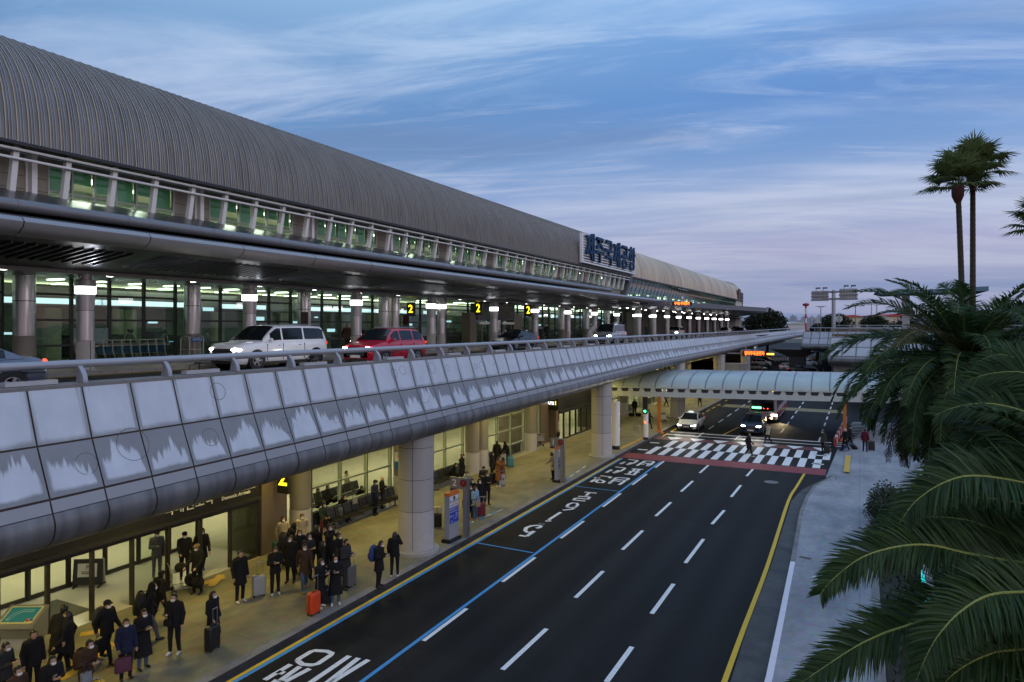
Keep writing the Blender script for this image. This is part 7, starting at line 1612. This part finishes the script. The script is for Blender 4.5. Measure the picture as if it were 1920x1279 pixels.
rucksack('grey backpack on the person walking past the kiosk', 'backpack', ('grey',(.05,.05,.052)), 1.22, -.27, 1.15); rucksack('brown backpack on the person bending by the yellow suitcase', 'bottom2', ('brown',(.05,.025,.015)), 1.15, -.17); rucksack('big black backpack on the dark walking person', 'bigpack', ('black',(.012,.012,.013)), 1.18, -.16, 1.5); rucksack('dark backpack on the person with the tablet', 'tablet', ('navy',(.012,.012,.02)), 1.2, -.26, 1.1)
rucksack('purple and blue backpack worn at the kerb', 'purplepack', ('blue',(.03,.06,.20)), 1.22, -.22, 1.15, col2=cloth('pack_purple', (.14,.02,.13))); rucksack('dark backpack worn over the pale jacket', 'mint', ('black2',(.015,.015,.016)), 1.22, -.25); rucksack('black backpack of the camel coat', 'camel1', ('black3',(.015,.015,.016)), 1.2, -.26); rucksack('black bag slung on the bulky bending figure', 'bulky', ('black4',(.02,.022,.024)), 1.0, -.10, 1.5)
def tote(label, key, x, y, z, col, w=.34, h=.30, strap=.25):
    p, a = local(key, x, y, z); t = thing('handbag', label, 'bag', p, a); m = cloth('tote_'+col[0], col[1], .6)
    mb = MB(); mb.loft([rrect(w*s,.13*s,.03,zz) for zz,s in ((-h,.9),(-h+.03,1),(-.02,.95),(0,.9))],0); mb.build('bag', m, t, 50)
    mb = MB(); mb.tube([(-w*.3,0,-.02),(-w*.22,0,strap*.7),(0,0,strap),(w*.22,0,strap*.7),(w*.3,0,-.02)],.010,6); mb.build('handle', M_BLACK, t)
tote('purple tote bag held in front of the navy jacket', 'navy', .12, .26, .70, ('purple',(.10,.035,.06)), .40, .36); tote('black briefcase of the capped person with the grey backpack', 'backpack', .30, .10, .75, ('black',(.012,.012,.012)), .42, .32, .12); tote('cream bag swinging from the tall stooping person', 'stoop', -.36, .25, .98, ('cream',(.34,.32,.24)), .30, .40)
tote('small black crossbody bag with a gold charm on the chest', 'bag', .05, .25, 1.08, ('black2',(.01,.01,.01)), .24, .17, .2); tote('black and white striped bag in the queue', 'stripe', .20, .28, .86, ('stripe',(.35,.33,.33)), .30, .34); tote('grey shopping bag on the slate suitcase', 'sit2', -.45, .42, 1.05, ('grey',(.22,.22,.21)), .34, .30); tote('dark bag on top of the dark red suitcase', 'redcase', .2, .24, .98, ('black3',(.013,.013,.013)), .36, .2, .12); tote('beige handbag of the person in light blue', 'blue', .12, .26, .98, ('beige',(.28,.22,.13)), .28, .24)
tote('bag in the hand of the person in the gate 1 doorway', 'gate1', .3, .2, .8, ('black5',(.012,.012,.014)), .4, .3); tote('grey sling bag in front of the person by the yellow suitcase', 'bottom2', .2, .28, .95, ('ltgrey',(.2,.21,.22)), .26, .3)
def phone(label, key, sc_=1, y=None):
    t, J, K, loc, ang = PPL[key]; w = J['wr',1]; p, a = local(key, w[0]*1.0-.0, w[1]+.11, w[2]+.05); mb = MB(); mb.loft([[(x,-.004,z) for x,z in ((-.036*sc_,-.075*sc_),(.036*sc_,-.075*sc_),(.036*sc_,.075*sc_),(-.036*sc_,.075*sc_))],[(x,.004,z) for x,z in ((-.036*sc_,-.075*sc_),(.036*sc_,-.075*sc_),(.036*sc_,.075*sc_),(-.036*sc_,.075*sc_))]],0); mb.box(-.032*sc_,.032*sc_,-.006,-.0041,-.07*sc_,.07*sc_,1)
    o = mb.build('phone', [mat('phone_body', (.25,.25,.26), .3), emis('phone_screen', (.7,.8,1), .9, False)]); o.location = p; o.rotation_euler = (-.9,0,a); tag(o, label, 'phone')
for k, lb in (('bag','phone in the hand of the person with the crossbody bag'),('coatphone','phone held by the long coat next to the navy jacket'),('longphone','phone of the long coat beside the orange suitcase'),('longphone2','phone of the long coat with jeans near the kerb'),('purplepack','phone held by the person with the purple backpack'),('photo','raised phone taking a picture'),('redhair','phone in the hands of the reddish haired person'),('boots','phone of the person with tan boots'),('bottom1','phone held at the bottom edge')): phone(lb, k)
phone('tablet held by the person beside the grey suitcase', 'tablet', 1.9)
# ---- carts
M_CART = mat('cart_steel', (.38,.37,.34), .3, .8)
def cart(label, loc, ang, panel=None, group=None):
    t = thing('luggage_cart', label, 'luggage cart', loc, ang, group)
    mb = MB()
    for x in (-.28,.28): mb.tube([(x,-.42,.16),(x,.36,.20),(x,.46,.55),(x,.50,1.0)],.016,6)
    mb.tube([(-.28,.50,1.0),(.28,.50,1.0)],.02,8)
    for y in (-.40,-.2,0,.2): mb.tube([(-.28,y,.17),(.28,y,.18)],.011,5)
    mb.tube([(-.28,.42,.42),(.28,.42,.42)],.012,5); mb.build('frame', M_CART, t)
    mb = MB(); mb.box(-.26,.26,.40,.415,.44,.74); mb.build('advert_panel', panel or mat('cart_panel_grey', (.32,.33,.33), .5), t)
    mb = MB(); mb.box(-.27,.27,.2,.46,.76,.78); mb.box(-.27,.27,.2,.22,.78,.86); mb.build('top_basket', M_CART, t)
    for x, y in ((-.26,.34),(.26,.34),(0,-.40)): mb = MB(); mb.tube([(x-.02,y,.075),(x+.02,y,.075)],.075,12); mb.box(x-.012,x+.012,y-.01,y+.02,.06,.19); mb.build('wheel', M_TYRE, t)
    return t
c0 = None; pw = ['left end','second from the left','third from the left','fourth from the left','fifth from the left','sixth from the left','seventh from the left','eighth from the left','ninth from the left','tenth from the left']
for i in range(10):
    y = 17.5+i*.40; lb = 'cart in the row behind the lit column, %s' % pw[i]
    if c0 is None: c0 = cart(lb, (-27.9,y,7.9), PI, mat('cart_panel_blue', (.03,.12,.22), .4), 'row of luggage carts on the upper walkway')
    else: dup(c0, (-27.9,y,7.9), label=lb)
cr = thing('cart_rack', 'metal rail rack with a blue plate at the end of the cart row', 'cart rack', (-27.9,21.9,7.9))
mb = MB()
for y in (0,.75): mb.tube([(-.3,y,0),(-.3,y,1.0),(-.22,y,1.1),(.22,y,1.1),(.3,y,1.0),(.3,y,0)],.025,7)
for x in (-.3,.3): mb.tube([(x,0,1.0),(x,.75,1.0)],.02,6); mb.tube([(x,0,.5),(x,.75,.5)],.02,6)
mb.tube([(.3,0,1.05),(.3,.75,1.05)],.02,6); mb.build('rail_frame', M_CART, cr)
mb = MB(); mb.box(.32,.34,.05,.70,.86,1.06); mb.build('blue_plate', mat('rack_blue', (.02,.08,.22), .4), cr)
text_mesh('plate_text', '카트보관소', .11, mat('rack_text', (.6,.62,.65), .5), facing((.345,.375,.96),(0,1,0)), cr, .002)
for i in range(5): y = 29.2+i*.42; dup(c0, (-27.7,y,7.9), label='cart in the short row right of the minivan, %s' % pw[i])
for i, lb in enumerate(('cart left behind the black sedan near the shop window','cart right behind the black sedan near the shop window')): dup(c0, (-27.5,52.0+i*1.6+2,7.9), label=lb)
p = at(1010,836,.15); cart('luggage cart with a dark case parked at the wall left of gate 1', p, face_ang(p,20)); suitcase('dark case standing on the cart left of gate 1', (p.x,p.y,.36), face_ang(p,20), C_['black'], .62, 0)
p = at(345,1108,.15); a_ = face_ang(p,-60); cart('luggage cart pushed out of the gate by the brown cap', p, a_)
for dx, dy, z, s, lb in ((0,-.25,.22,(.42,.24,.20),'long black holdall across the pushed cart'),(-.1,.12,.80,(.3,.2,.15),'dark bag in the top basket of the pushed cart'),(-.55,-.35,.30,(.40,.2,.2),'black duffel bag hanging over the front of the pushed cart')):
    c, s_ = math.cos(a_), math.sin(a_); mb = MB(); mb.ellipsoid((0,0,s[2]*.6),s,14,8); o = mb.build('holdall', CL['black'], None, 60); o.location = (p.x+dx*c-dy*s_, p.y+dx*s_+dy*c, .15+z); o.rotation_euler = (0,0,a_); tag(o, lb, 'bag')
p = at(1245,790,.15); cart('luggage cart with a white box near the orange canopy post', p, .6); mb = MB(); mb.loft([rrect(.5,.4,.04,z) for z in (0,.4)],0); o = mb.build('white_box', mat('box_white', (.6,.6,.58), .6)); o.location = (p.x,p.y,.37); tag(o, 'white box on the cart near the orange canopy post', 'box')
p = at(1186,772,.15); cart('empty luggage cart by the hall columns left of the signal pole', p, .3)
for px, py, lb in ((1184,781,'dark bag on the pavement left of the far dark person'),(1197,781,'dark bag on the pavement right of the far dark person')):
    p = at(px,py,.15); mb = MB(); mb.ellipsoid((0,0,.2),(.34,.2,.2),12,7); o = mb.build('holdall', CL['black'], None, 60); o.location = p; tag(o, lb, 'bag')
p = at(618,1075,.15); mb = MB(); mb.lathe([(.16,0),(.16,.0)]) if False else mb.ellipsoid((0,0,.7),(.18,.18,.05),14,7)
# folded red umbrella held up behind the long hair
q, a = local('longhair', .12, .22, 1.30); mb = MB(); mb.tube([(0,0,-.2),(0,0,.0),(0,0,.3),(0,0,.52),(0,0,.6)],[.012,.05,.06,.035,.008],8); o = mb.build('umbrella', cloth('red_umbrella', (.16,.012,.015), .6), None, 50); o.location = q; tag(o, 'folded dark red umbrella held upright in the queue', 'umbrella')
mb = MB()
for z in (-.24,): mb.tube([(0,0,-.34),(0,0,-.2)],.012,6)
mb.build('handle', M_BLACK, o)
# ================================================================ palms, shrubs, trees
def leaf_mat(name, c0, c1, rough=.42, spec=.45):
    m, nt, b = nmat(name); tc = N(nt, 'ShaderNodeTexCoord'); n = N(nt, 'ShaderNodeTexNoise'); n.inputs['Scale'].default_value = 1.7; n.inputs['Detail'].default_value = 5; L(nt, tc, 'Object', n, 'Vector')
    g = N(nt, 'ShaderNodeNewGeometry'); ad = N(nt, 'ShaderNodeMath', operation='MULTIPLY_ADD'); ad.inputs[1].default_value = .5; L(nt, g, 'Random Per Island', ad, 0)
    mu = N(nt, 'ShaderNodeMath', operation='MULTIPLY'); mu.inputs[1].default_value = .5; L(nt, n, 'Fac', mu, 0); L(nt, mu, 'Value', ad, 2)
    r = N(nt, 'ShaderNodeValToRGB'); r.color_ramp.elements[0].color = rgba(c0); r.color_ramp.elements[1].color = rgba(c1); r.color_ramp.elements[0].position = .25; r.color_ramp.elements[1].position = .8
    L(nt, ad, 'Value', r, 'Fac'); L(nt, r, 'Color', b, 'Base Color'); b.inputs['Roughness'].default_value = rough; b.inputs['Specular IOR Level'].default_value = spec
    if 'palm_leaflet' in name or 'fan_leaf' in name:
        t = N(nt, 'ShaderNodeBsdfTranslucent'); L(nt, r, 'Color', t, 'Color'); ms = N(nt, 'ShaderNodeMixShader'); ms.inputs['Fac'].default_value = .4; L(nt, b, 'BSDF', ms, 1); L(nt, t, 'BSDF', ms, 2); L(nt, ms, 'Shader', nt.nodes['Material Output'], 'Surface')
    return m
M_PALM = leaf_mat('palm_leaflet', (.018,.042,.012), (.066,.118,.036), .45, .25); M_RACH = mat('palm_rachis', (.26,.29,.07), .5, 0, .2, 4); M_DEAD = leaf_mat('palm_dead', (.035,.028,.018), (.085,.065,.04), .8, .2); M_TRUNK = mat('palm_trunk', (.06,.045,.03), .9, 0, .35, 7, .6); M_ORG = mat('palm_flower', (.22,.10,.02), .7, 0, .3, 9)
M_PALMY = leaf_mat('palm_leaflet_old', (.05,.055,.02), (.11,.11,.045), .6, .3)
M_FAN = leaf_mat('fan_leaf', (.06,.085,.025), (.18,.22,.075), .5, .25)
def frond(mb, pts, rnd, lw=.44, dens=30, width=.024, lift=.32, mi=0, mr=1, droop=.22, t0=.10, twist=0.0):
    """feather frond along a curved rachis"""
    P_ = [Vector(p) for p in pts]; C = smooth_pl(P_, 6); seg = [0]
    for a, b in zip(C, C[1:]): seg.append(seg[-1]+(b-a).length)
    T = seg[-1]
    def ev(s):
        for i in range(len(seg)-1):
            if s <= seg[i+1] or i == len(seg)-2: t = (s-seg[i])/max(1e-6,seg[i+1]-seg[i]); return C[i].lerp(C[i+1], t), (C[i+1]-C[i]).normalized()
    mb.tube(C, [.024*(1-.85*i/(len(C)-1)) for i in range(len(C))], 5, mr)
    s = T*t0; step = 1.0/dens
    while s < T*.995:
        u = s/T; p, tg = ev(s); side0 = tg.cross(Vector((0,0,1)))
        if side0.length < .1: side0 = Vector((1,0,0))
        side0.normalize(); up = side0.cross(tg).normalized()
        if twist:
            cd = Vector((0,0,HC))-p; sgn = 1 if side0.dot(Vector((cd.x,cd.y,0))) > 0 else -1; ct, st = math.cos(twist), math.sin(twist)*sgn
            side0, up = side0*ct-up*st, up*ct+side0*st
        ln = lw*(.55+.75*math.sin(PI*min(1,(u*.9+.1))**.8))*(1.0 if u < .85 else 1-(u-.85)*2.6)
        fw = .55+.75*u**1.5
        for sg in (-1,1):
            l = ln*rnd.uniform(.85,1.12); d = (side0*sg + tg*(fw+rnd.uniform(-.16,.16)) + up*(lift+rnd.uniform(-.24,.22))).normalized()
            q1 = p+d*l*.5; d2 = (d+Vector((0,0,-droop-rnd.uniform(0,.25)))).normalized(); q2 = q1+d2*l*.5
            nv = d.cross(tg); nv = (up+nv*.0).normalized(); wv = (tg-d*tg.dot(d)); wv = wv.normalized()*width*.5 if wv.length > .05 else up*width*.5
            wv = Matrix.Rotation(rnd.uniform(-.75,.75), 3, d) @ wv; tip = wv*.12; mb.add((p-wv*.7,p+wv*.7,q1+wv,q1-wv,q2+tip,q2-tip), ((0,1,2,3),(3,2,4,5)), mi)
        s += step*rnd.uniform(.85,1.15)
def frond_path(c, az, el, ln, droop, n=7):
    """rachis leaving the crown at azimuth az and elevation el, bending down under its weight"""
    pts = [Vector(c)]; a = el; st = ln/(n-1)
    for i in range(n-1): pts.append(pts[-1]+Vector((math.cos(az)*math.cos(a), math.sin(az)*math.cos(a), math.sin(a)))*st); a -= droop*(.45+1.0*i/(n-1))/(n-1)*1.4
    return pts
def feather_palm(label, base, crown_z, spec, seed, dead=14, trunk_r=.42, group='feather palms in the planting bed', fr_list=None, lw=.44, dens=30, width=.024):
    rnd = random.Random(seed); t = thing('palm_tree', label, 'palm tree', (base[0],base[1],.13), 0, group); sh = (-base[0],-base[1],-.13); c = Vector((base[0],base[1],crown_z))
    mb = MB(); prof = []; z = 0
    while z < crown_z-.2: rr = trunk_r*(1.12 if z < .3 else 1.0)*(1+.35*max(0,(z-crown_z+1.6)/1.4)**1.5); prof += [(rr,z),(rr*1.06,z+.05),(rr*.97,z+.10)]; z += .13
    mb.lathe(prof, n=18); mb.build('trunk', M_TRUNK, t)
    paths = list(fr_list or [])
    for az, el, ln, dr in spec: paths.append(frond_path(c+Vector((math.cos(az)*.12,math.sin(az)*.12,.1)), az, el, ln, dr))
    for p in paths:
        mb = MB(); isl = p in (fr_list or []); frond(mb, p, rnd, lw*(1.08 if isl else 1), dens, width, lift=.10 if isl else .32, droop=.12 if isl else .22, twist=rnd.uniform(.75,1.05) if isl else rnd.uniform(.05,.55)); o = mb.build('frond', [M_PALM if p in (fr_list or []) or rnd.random() > .07 else M_PALMY, M_RACH], t); o.location = sh
    mb = MB()
    for i in range(dead):
        az = rnd.uniform(0,2*PI); p = frond_path(c+Vector((math.cos(az)*.3,math.sin(az)*.3,-.35)), az, rnd.uniform(-.75,-.25), rnd.uniform(2.4,3.3), 1.0); frond(mb, p, rnd, .34, 20, .022, .1, 0, 0, .5)
    if mb.f: o = mb.build('dead_fronds', M_DEAD, t); o.location = sh
    mb = MB()
    for i in range(7):
        az = rnd.uniform(0,2*PI); p = frond_path(c+Vector((0,0,.05)), az, .5, 1.1, 1.3, 5); mb.tube(p,[.03,.03,.025,.02,.012],5)
        for k in range(26): q = p[-1].lerp(p[-2], rnd.random()); e = q+Vector((rnd.uniform(-.25,.25),rnd.uniform(-.25,.25),rnd.uniform(-.45,-.1))); mb.bar(q, e, .012, .012)
    o = mb.build('flower_stalk', M_ORG, t); o.location = sh
    return t
rnd = random.Random(3)
def ring(n, el, ln, dr, j=.12, a0=0): return [(a0+2*PI*i/n+rnd.uniform(-j,j), el+rnd.uniform(-.10,.10), ln*rnd.uniform(.9,1.08), dr*rnd.uniform(.85,1.15)) for i in range(n)]
# palm beside the path, in the middle distance
sp_ = ring(7,1.25,3.3,1.0)+ring(12,.95,3.8,1.25,a0=.3)+ring(15,.60,3.9,1.4,a0=.1)+ring(17,.28,3.9,1.45,a0=.2)+ring(17,-.02,3.8,1.35)+ring(16,-.32,3.6,1.2,a0=.25)+ring(14,-.65,3.5,1.0)+ring(15,-.95,3.3,.55)
feather_palm('tall feather palm with a full round crown beside the right path', (2.75,23.6), 8.3, sp_, 21, dead=44, lw=.46, dens=30, width=.036, trunk_r=.5)
# the near palm on the right edge: its outer fronds reach across the frame
def fp(pts): return [atd(x,y,d) for x,y,d in pts]
near = [fp(q) for q in (
  [(2075,1000,10.6),(1990,925,10.2),(1920,905,9.9),(1828,892,9.6),(1770,905,9.5),(1717,940,9.5),(1684,985,9.5)],
  [(2075,1010,10.5),(1960,1055,10.0),(1828,1040,9.6),(1756,1024,9.4),(1707,1022,9.3),(1652,1032,9.2),(1606,1051,9.1),(1560,1088,9.1),(1537,1116,9.1)],
  [(2080,1040,10.3),(2000,1112,9.4),(1920,1110,8.9),(1855,1116,8.6),(1806,1143,8.4),(1770,1178,8.3),(1743,1218,8.3),(1718,1275,8.3)],
  [(2075,1030,10.4),(1940,1125,9.6),(1800,1140,9.2),(1707,1171,9.0),(1658,1187,8.9),(1609,1210,8.8),(1560,1241,8.8),(1495,1285,8.8)],
  [(2075,1000,10.7),(1990,1020,10.6),(1907,1014,10.4),(1855,990,10.3),(1806,974,10.3),(1737,970,10.3),(1690,985,10.3)],
  [(2075,985,10.8),(2030,870,11.0),(1970,795,11.2),(1910,768,11.4),(1846,756,11.6),(1790,764,11.8),(1752,780,11.9)],
  [(2075,985,10.8),(2010,880,11.2),(1950,815,11.5),(1890,795,11.7),(1838,810,11.9),(1806,840,12.0)],
  [(2075,990,10.8),(2010,900,11.3),(1940,850,11.7),(1873,838,12.0),(1805,855,12.3),(1760,890,12.4),(1742,930,12.5)],
  [(2075,980,10.8),(2040,830,11.0),(1985,735,11.3),(1925,700,11.6),(1860,700,11.9),(1810,715,12.1)],
  [(2075,1040,10.3),(1990,1190,9.7),(1930,1215,9.4),(1860,1225,9.2),(1790,1262,9.1),(1740,1320,9.1)],
  [(2075,1000,10.7),(1960,955,11.2),(1860,935,11.7),(1770,935,12.2),(1700,955,12.6),(1650,990,12.8)],
  [(2075,985,10.9),(2000,900,11.6),(1930,880,12.1),(1850,890,12.6),(1790,925,12.9)], [(2075,975,11.2),(2020,800,12),(1950,700,12.6),(1880,665,13.1),(1830,680,13.4)], [(2075,990,11),(1990,930,11.8),(1900,930,12.4),(1830,965,12.8),(1790,1010,13)], [(2075,1000,11),(2000,1000,11.6),(1930,1020,12),(1870,1070,12.3)], [(2075,1020,10.9),(2010,1100,11.2),(1960,1180,11.3),(1930,1260,11.3)],
  [(2075,1045,10.2),(2010,1240,9.3),(1960,1300,9.0),(1880,1340,8.8)])]
cN = atd(2075,1010,10.5)
sp_ = ring(7,1.2,2.9,1.1)+[q for q in ring(16,.7,3.6,1.4,a0=.1)+ring(16,.2,3.7,1.4) if math.cos(q[0]) > -.2]+[q for q in ring(14,-.35,3.2,1.1) if math.cos(q[0]) > -.75]+ring(16,-.7,2.9,.9)+ring(14,-1.0,2.6,.5)
feather_palm('nearest feather palm, its long fronds reaching in from the right edge', (cN.x,cN.y), cN.z-.1, sp_, 4, dead=26, fr_list=near, lw=.52, dens=60, width=.034)
# another feather palm behind on the right
sp_ = ring(7,1.1,2.8,1.1)+ring(12,.6,3.5,1.3)+ring(14,.1,3.6,1.3)+ring(12,-.4,3.3,1.1)
feather_palm('feather palm behind the full crowned one at the right edge', (6.6,25.5), 8.2, sp_, 9, dead=14, lw=.44, dens=22, width=.040)
# fan palms high behind
def fan_palm(label, base, h, seed, nl=30, lean=0.0, r=1.12):
    rnd = random.Random(seed); t = thing('fan_palm', label, 'palm tree', (base[0],base[1],0), 0, 'tall fan palms'); mb = MB()
    pts = [(lean*(z/h)**2, 0, z) for z in np.linspace(0,h,14)]; mb.tube(pts,[.19-.05*i/13 for i in range(14)],12)
    for i in range(1,60): z = h*i/60; mb.tube([(lean*(z/h)**2,0,z),(lean*(z/h)**2,0,z+.05)],[(.19-.05*z/h)*1.07]*2,12)
    mb.build('trunk', M_TRUNK, t)
    mb = MB(); c = Vector((lean,0,h)); mb.lathe([(.16,-.9),(.32,-.5),(.34,0),(.15,.2)], (c.x,0,h), 12); mb.build('leaf_base', mat('fan_base_red', (.07,.018,.012), .8, 0, .3, 8), t)
    mb = MB()
    for i in range(nl):
        az = 2.4*i+rnd.uniform(-.3,.3); el = 1.45-1.55*(i/nl)+rnd.uniform(-.12,.12); pl_ = rnd.uniform(1.1,1.7)
        d = Vector((math.cos(az)*math.cos(el),math.sin(az)*math.cos(el),math.sin(el))); b = c+d*pl_+Vector((0,0,-.12*pl_)); mb.tube([c,c+d*pl_*.5,b],.022,5)
        sd = d.cross(Vector((0,0,1))); sd = sd.normalized() if sd.length > .1 else Vector((1,0,0)); up = sd.cross(d)
        nb = 30
        for k in range(nb):
            a = -2.0+4.0*k/(nb-1); fd = (d*math.cos(a)+sd*math.sin(a)+up*.22*abs(math.sin(a))).normalized(); rr = r*(1-.16*abs(a)/2)*rnd.uniform(.9,1.1); wv = (fd.cross(up)).normalized()
            p1 = b+fd*rr*.55; p2 = p1+(fd+Vector((0,0,-.42-rnd.uniform(0,.4)))).normalized()*rr*.5
            mb.add((b-wv*.01,b+wv*.01,p1+wv*.055,p1-wv*.055,p2+wv*.008,p2-wv*.008), ((0,1,2,3),(3,2,4,5)))
    mb.build('crown', M_FAN, t)
q = atd(1809,611,41); fan_palm('left one of the twin tall fan palms', (q.x,q.y), 17.7, 1, 27, -.35); q = atd(1824,611,42.5); fan_palm('right one of the twin tall fan palms', (q.x,q.y), 18.8, 2, 28, .0)
q = atd(1972,611,36); fan_palm('tall fan palm at the right edge, only frond tips in view', (q.x,q.y), 14.6, 5, 28, 0, 1.0)
# shrubs and ground cover in the bed
def leaf_cloud(mb, c, r, n, size, rnd, shell=.55):
    for _ in range(n):
        while True:
            v = Vector((rnd.uniform(-1,1),rnd.uniform(-1,1),rnd.uniform(-1,1)))
            if shell < v.length < 1: break
        p = Vector(c)+Vector((v.x*r[0],v.y*r[1],v.z*r[2])); a = Vector((rnd.gauss(0,1),rnd.gauss(0,1),rnd.gauss(0,1))).normalized(); b = a.cross(Vector((rnd.gauss(0,1),rnd.gauss(0,1),rnd.gauss(0,1)))).normalized(); s = size*rnd.uniform(.6,1.3)
        mb.add((p-a*s,p-b*s*.45,p+a*s,p+b*s*.45), ((0,1,2,3),))
M_SHRUB = leaf_mat('shrub_leaf', (.012,.022,.008), (.035,.055,.022), .5)
rn = random.Random(8)
for i, (x, y, r_, hh, lb) in enumerate(((1.45,31.2,1.1,1.0,'round dark shrub at the near end of the hedge by the path'),(1.35,33.6,1.15,1.1,'second round dark shrub along the path'),(1.3,36.1,1.2,1.2,'third round dark shrub along the path'),(1.35,38.6,1.2,1.2,'last round dark shrub before the crossing'),(3.6,33.5,1.3,1.2,'broad dark shrub behind the round ones'),(3.4,37.5,1.4,1.3,'broad dark shrub behind the last round one'))):
    t = thing('shrub', lb, 'shrub', (x,y,.13), 0, 'clipped shrubs in the planting bed'); mb = MB(); [leaf_cloud(mb, (rn.uniform(-.4,.4)*r_,rn.uniform(-.5,.5)*r_,hh*rn.uniform(.55,.8)), (r_*rn.uniform(.5,.8),r_*rn.uniform(.5,.8),hh*rn.uniform(.45,.7)), 520, .075, rn, .3) for _ in range(6)]; mb.build('foliage', M_SHRUB, t); mb = MB()
    for k in range(7): a = rn.uniform(0,6.28); mb.tube([(0,0,0),(math.cos(a)*.3,math.sin(a)*.3,hh*.6),(math.cos(a)*.6,math.sin(a)*.6,hh*1.1)],[.03,.02,.008],5)
    mb.build('stem', M_TRUNK, t)
mb = MB()
for _ in range(9000):
    p = Vector((rn.uniform(BEDX+.15,12), rn.uniform(4,39.5), .13)); hh = rn.uniform(.06,.34); a = rn.uniform(0,6.28); d = Vector((math.cos(a),math.sin(a),0)); w = Vector((-d.y,d.x,0))*.03; mb.add((p-w,p+w,p+d*hh*.6+w*.7+Vector((0,0,hh)),p+d*hh*.9-w*.3+Vector((0,0,hh*.8))), ((0,1,2,3),))
o = mb.build('ground_cover', leaf_mat('ground_cover_leaf', (.012,.018,.008), (.04,.045,.02), .6)); o['kind'] = 'stuff'; o['label'] = 'low dark plants and dry leaves covering the planting bed'; o['category'] = 'ground cover'
# trees of the skyline
M_TREE = leaf_mat('tree_leaf', (.010,.016,.008), (.035,.045,.02), .7, .2); M_BARK = mat('tree_bark', (.05,.04,.03), .9, 0, .3, 5)
def tree(label, px0, px1, top, d, seed, dome=False, n=2600, z0=5.0):
    rn = random.Random(seed); p = atd((px0+px1)/2, 611, d); k = d/F; w = (px1-px0)*k; h = HC+(611-top)*k; t = thing('broadleaf_tree', label, 'tree', (p.x,p.y,0), 0, 'dark trees on the skyline')
    mb = MB(); mb.tube([(0,0,0),(.2,0,h*.3),(.1,.1,h*.6)],[.5,.35,.2],8); cl = []
    for i in range(13): a = 2.4*i; rr = w*.5*math.sqrt((i+.5)/13)*.78; zz = h-(h-z0)*.22-(rr/(w*.5))**2*(h-z0)*.38; cl.append((math.cos(a)*rr,math.sin(a)*rr*.9,zz+rn.uniform(-.6,.6))); mb.tube([(.1,.1,h*.45),(cl[-1][0]*.6,cl[-1][1]*.6,zz-1.4),cl[-1]],[.2,.1,.03],5)
    mb.build('trunk', M_BARK, t); mb = MB()
    for c in cl: r_ = w*rn.uniform(.15,.22); leaf_cloud(mb, c, (r_,r_,r_*.8), n//13, .32*w/13+.08, rn, .35)
    for i in range(8): a = .8*i; leaf_cloud(mb, (math.cos(a)*w*.3,math.sin(a)*w*.3,z0+(h-z0)*.3), (w*.2,w*.2,(h-z0)*.3), n//16, .36*w/13+.08, rn, .3)
    mb.build('crown', M_TREE, t)
tree('broad dark tree at the end of the far canopy', 1398, 1478, 575, 205, 1, n=4200); tree('domed dark tree behind the sign gantry pole', 1536, 1600, 587, 185, 2, n=3800); tree('spreading dark tree right of the gantry', 1614, 1668, 583, 170, 3, n=2600); tree('low dark tree left of the gantry pole', 1516, 1548, 600, 180, 4, n=1600); tree('dark tree behind the cream shed', 1672, 1730, 592, 190, 6, n=2000); tree('dark tree under the far canopy end', 1384, 1412, 592, 230, 7, n=1400)
for i, (a0, a1, tp, d) in enumerate(((1740,1800,580,160),(1800,1880,576,150),(1880,1960,570,150))): tree('dark tree hidden behind the palms, %s' % ('left','middle','right')[i], a0, a1, tp, d, 20+i, n=1600)
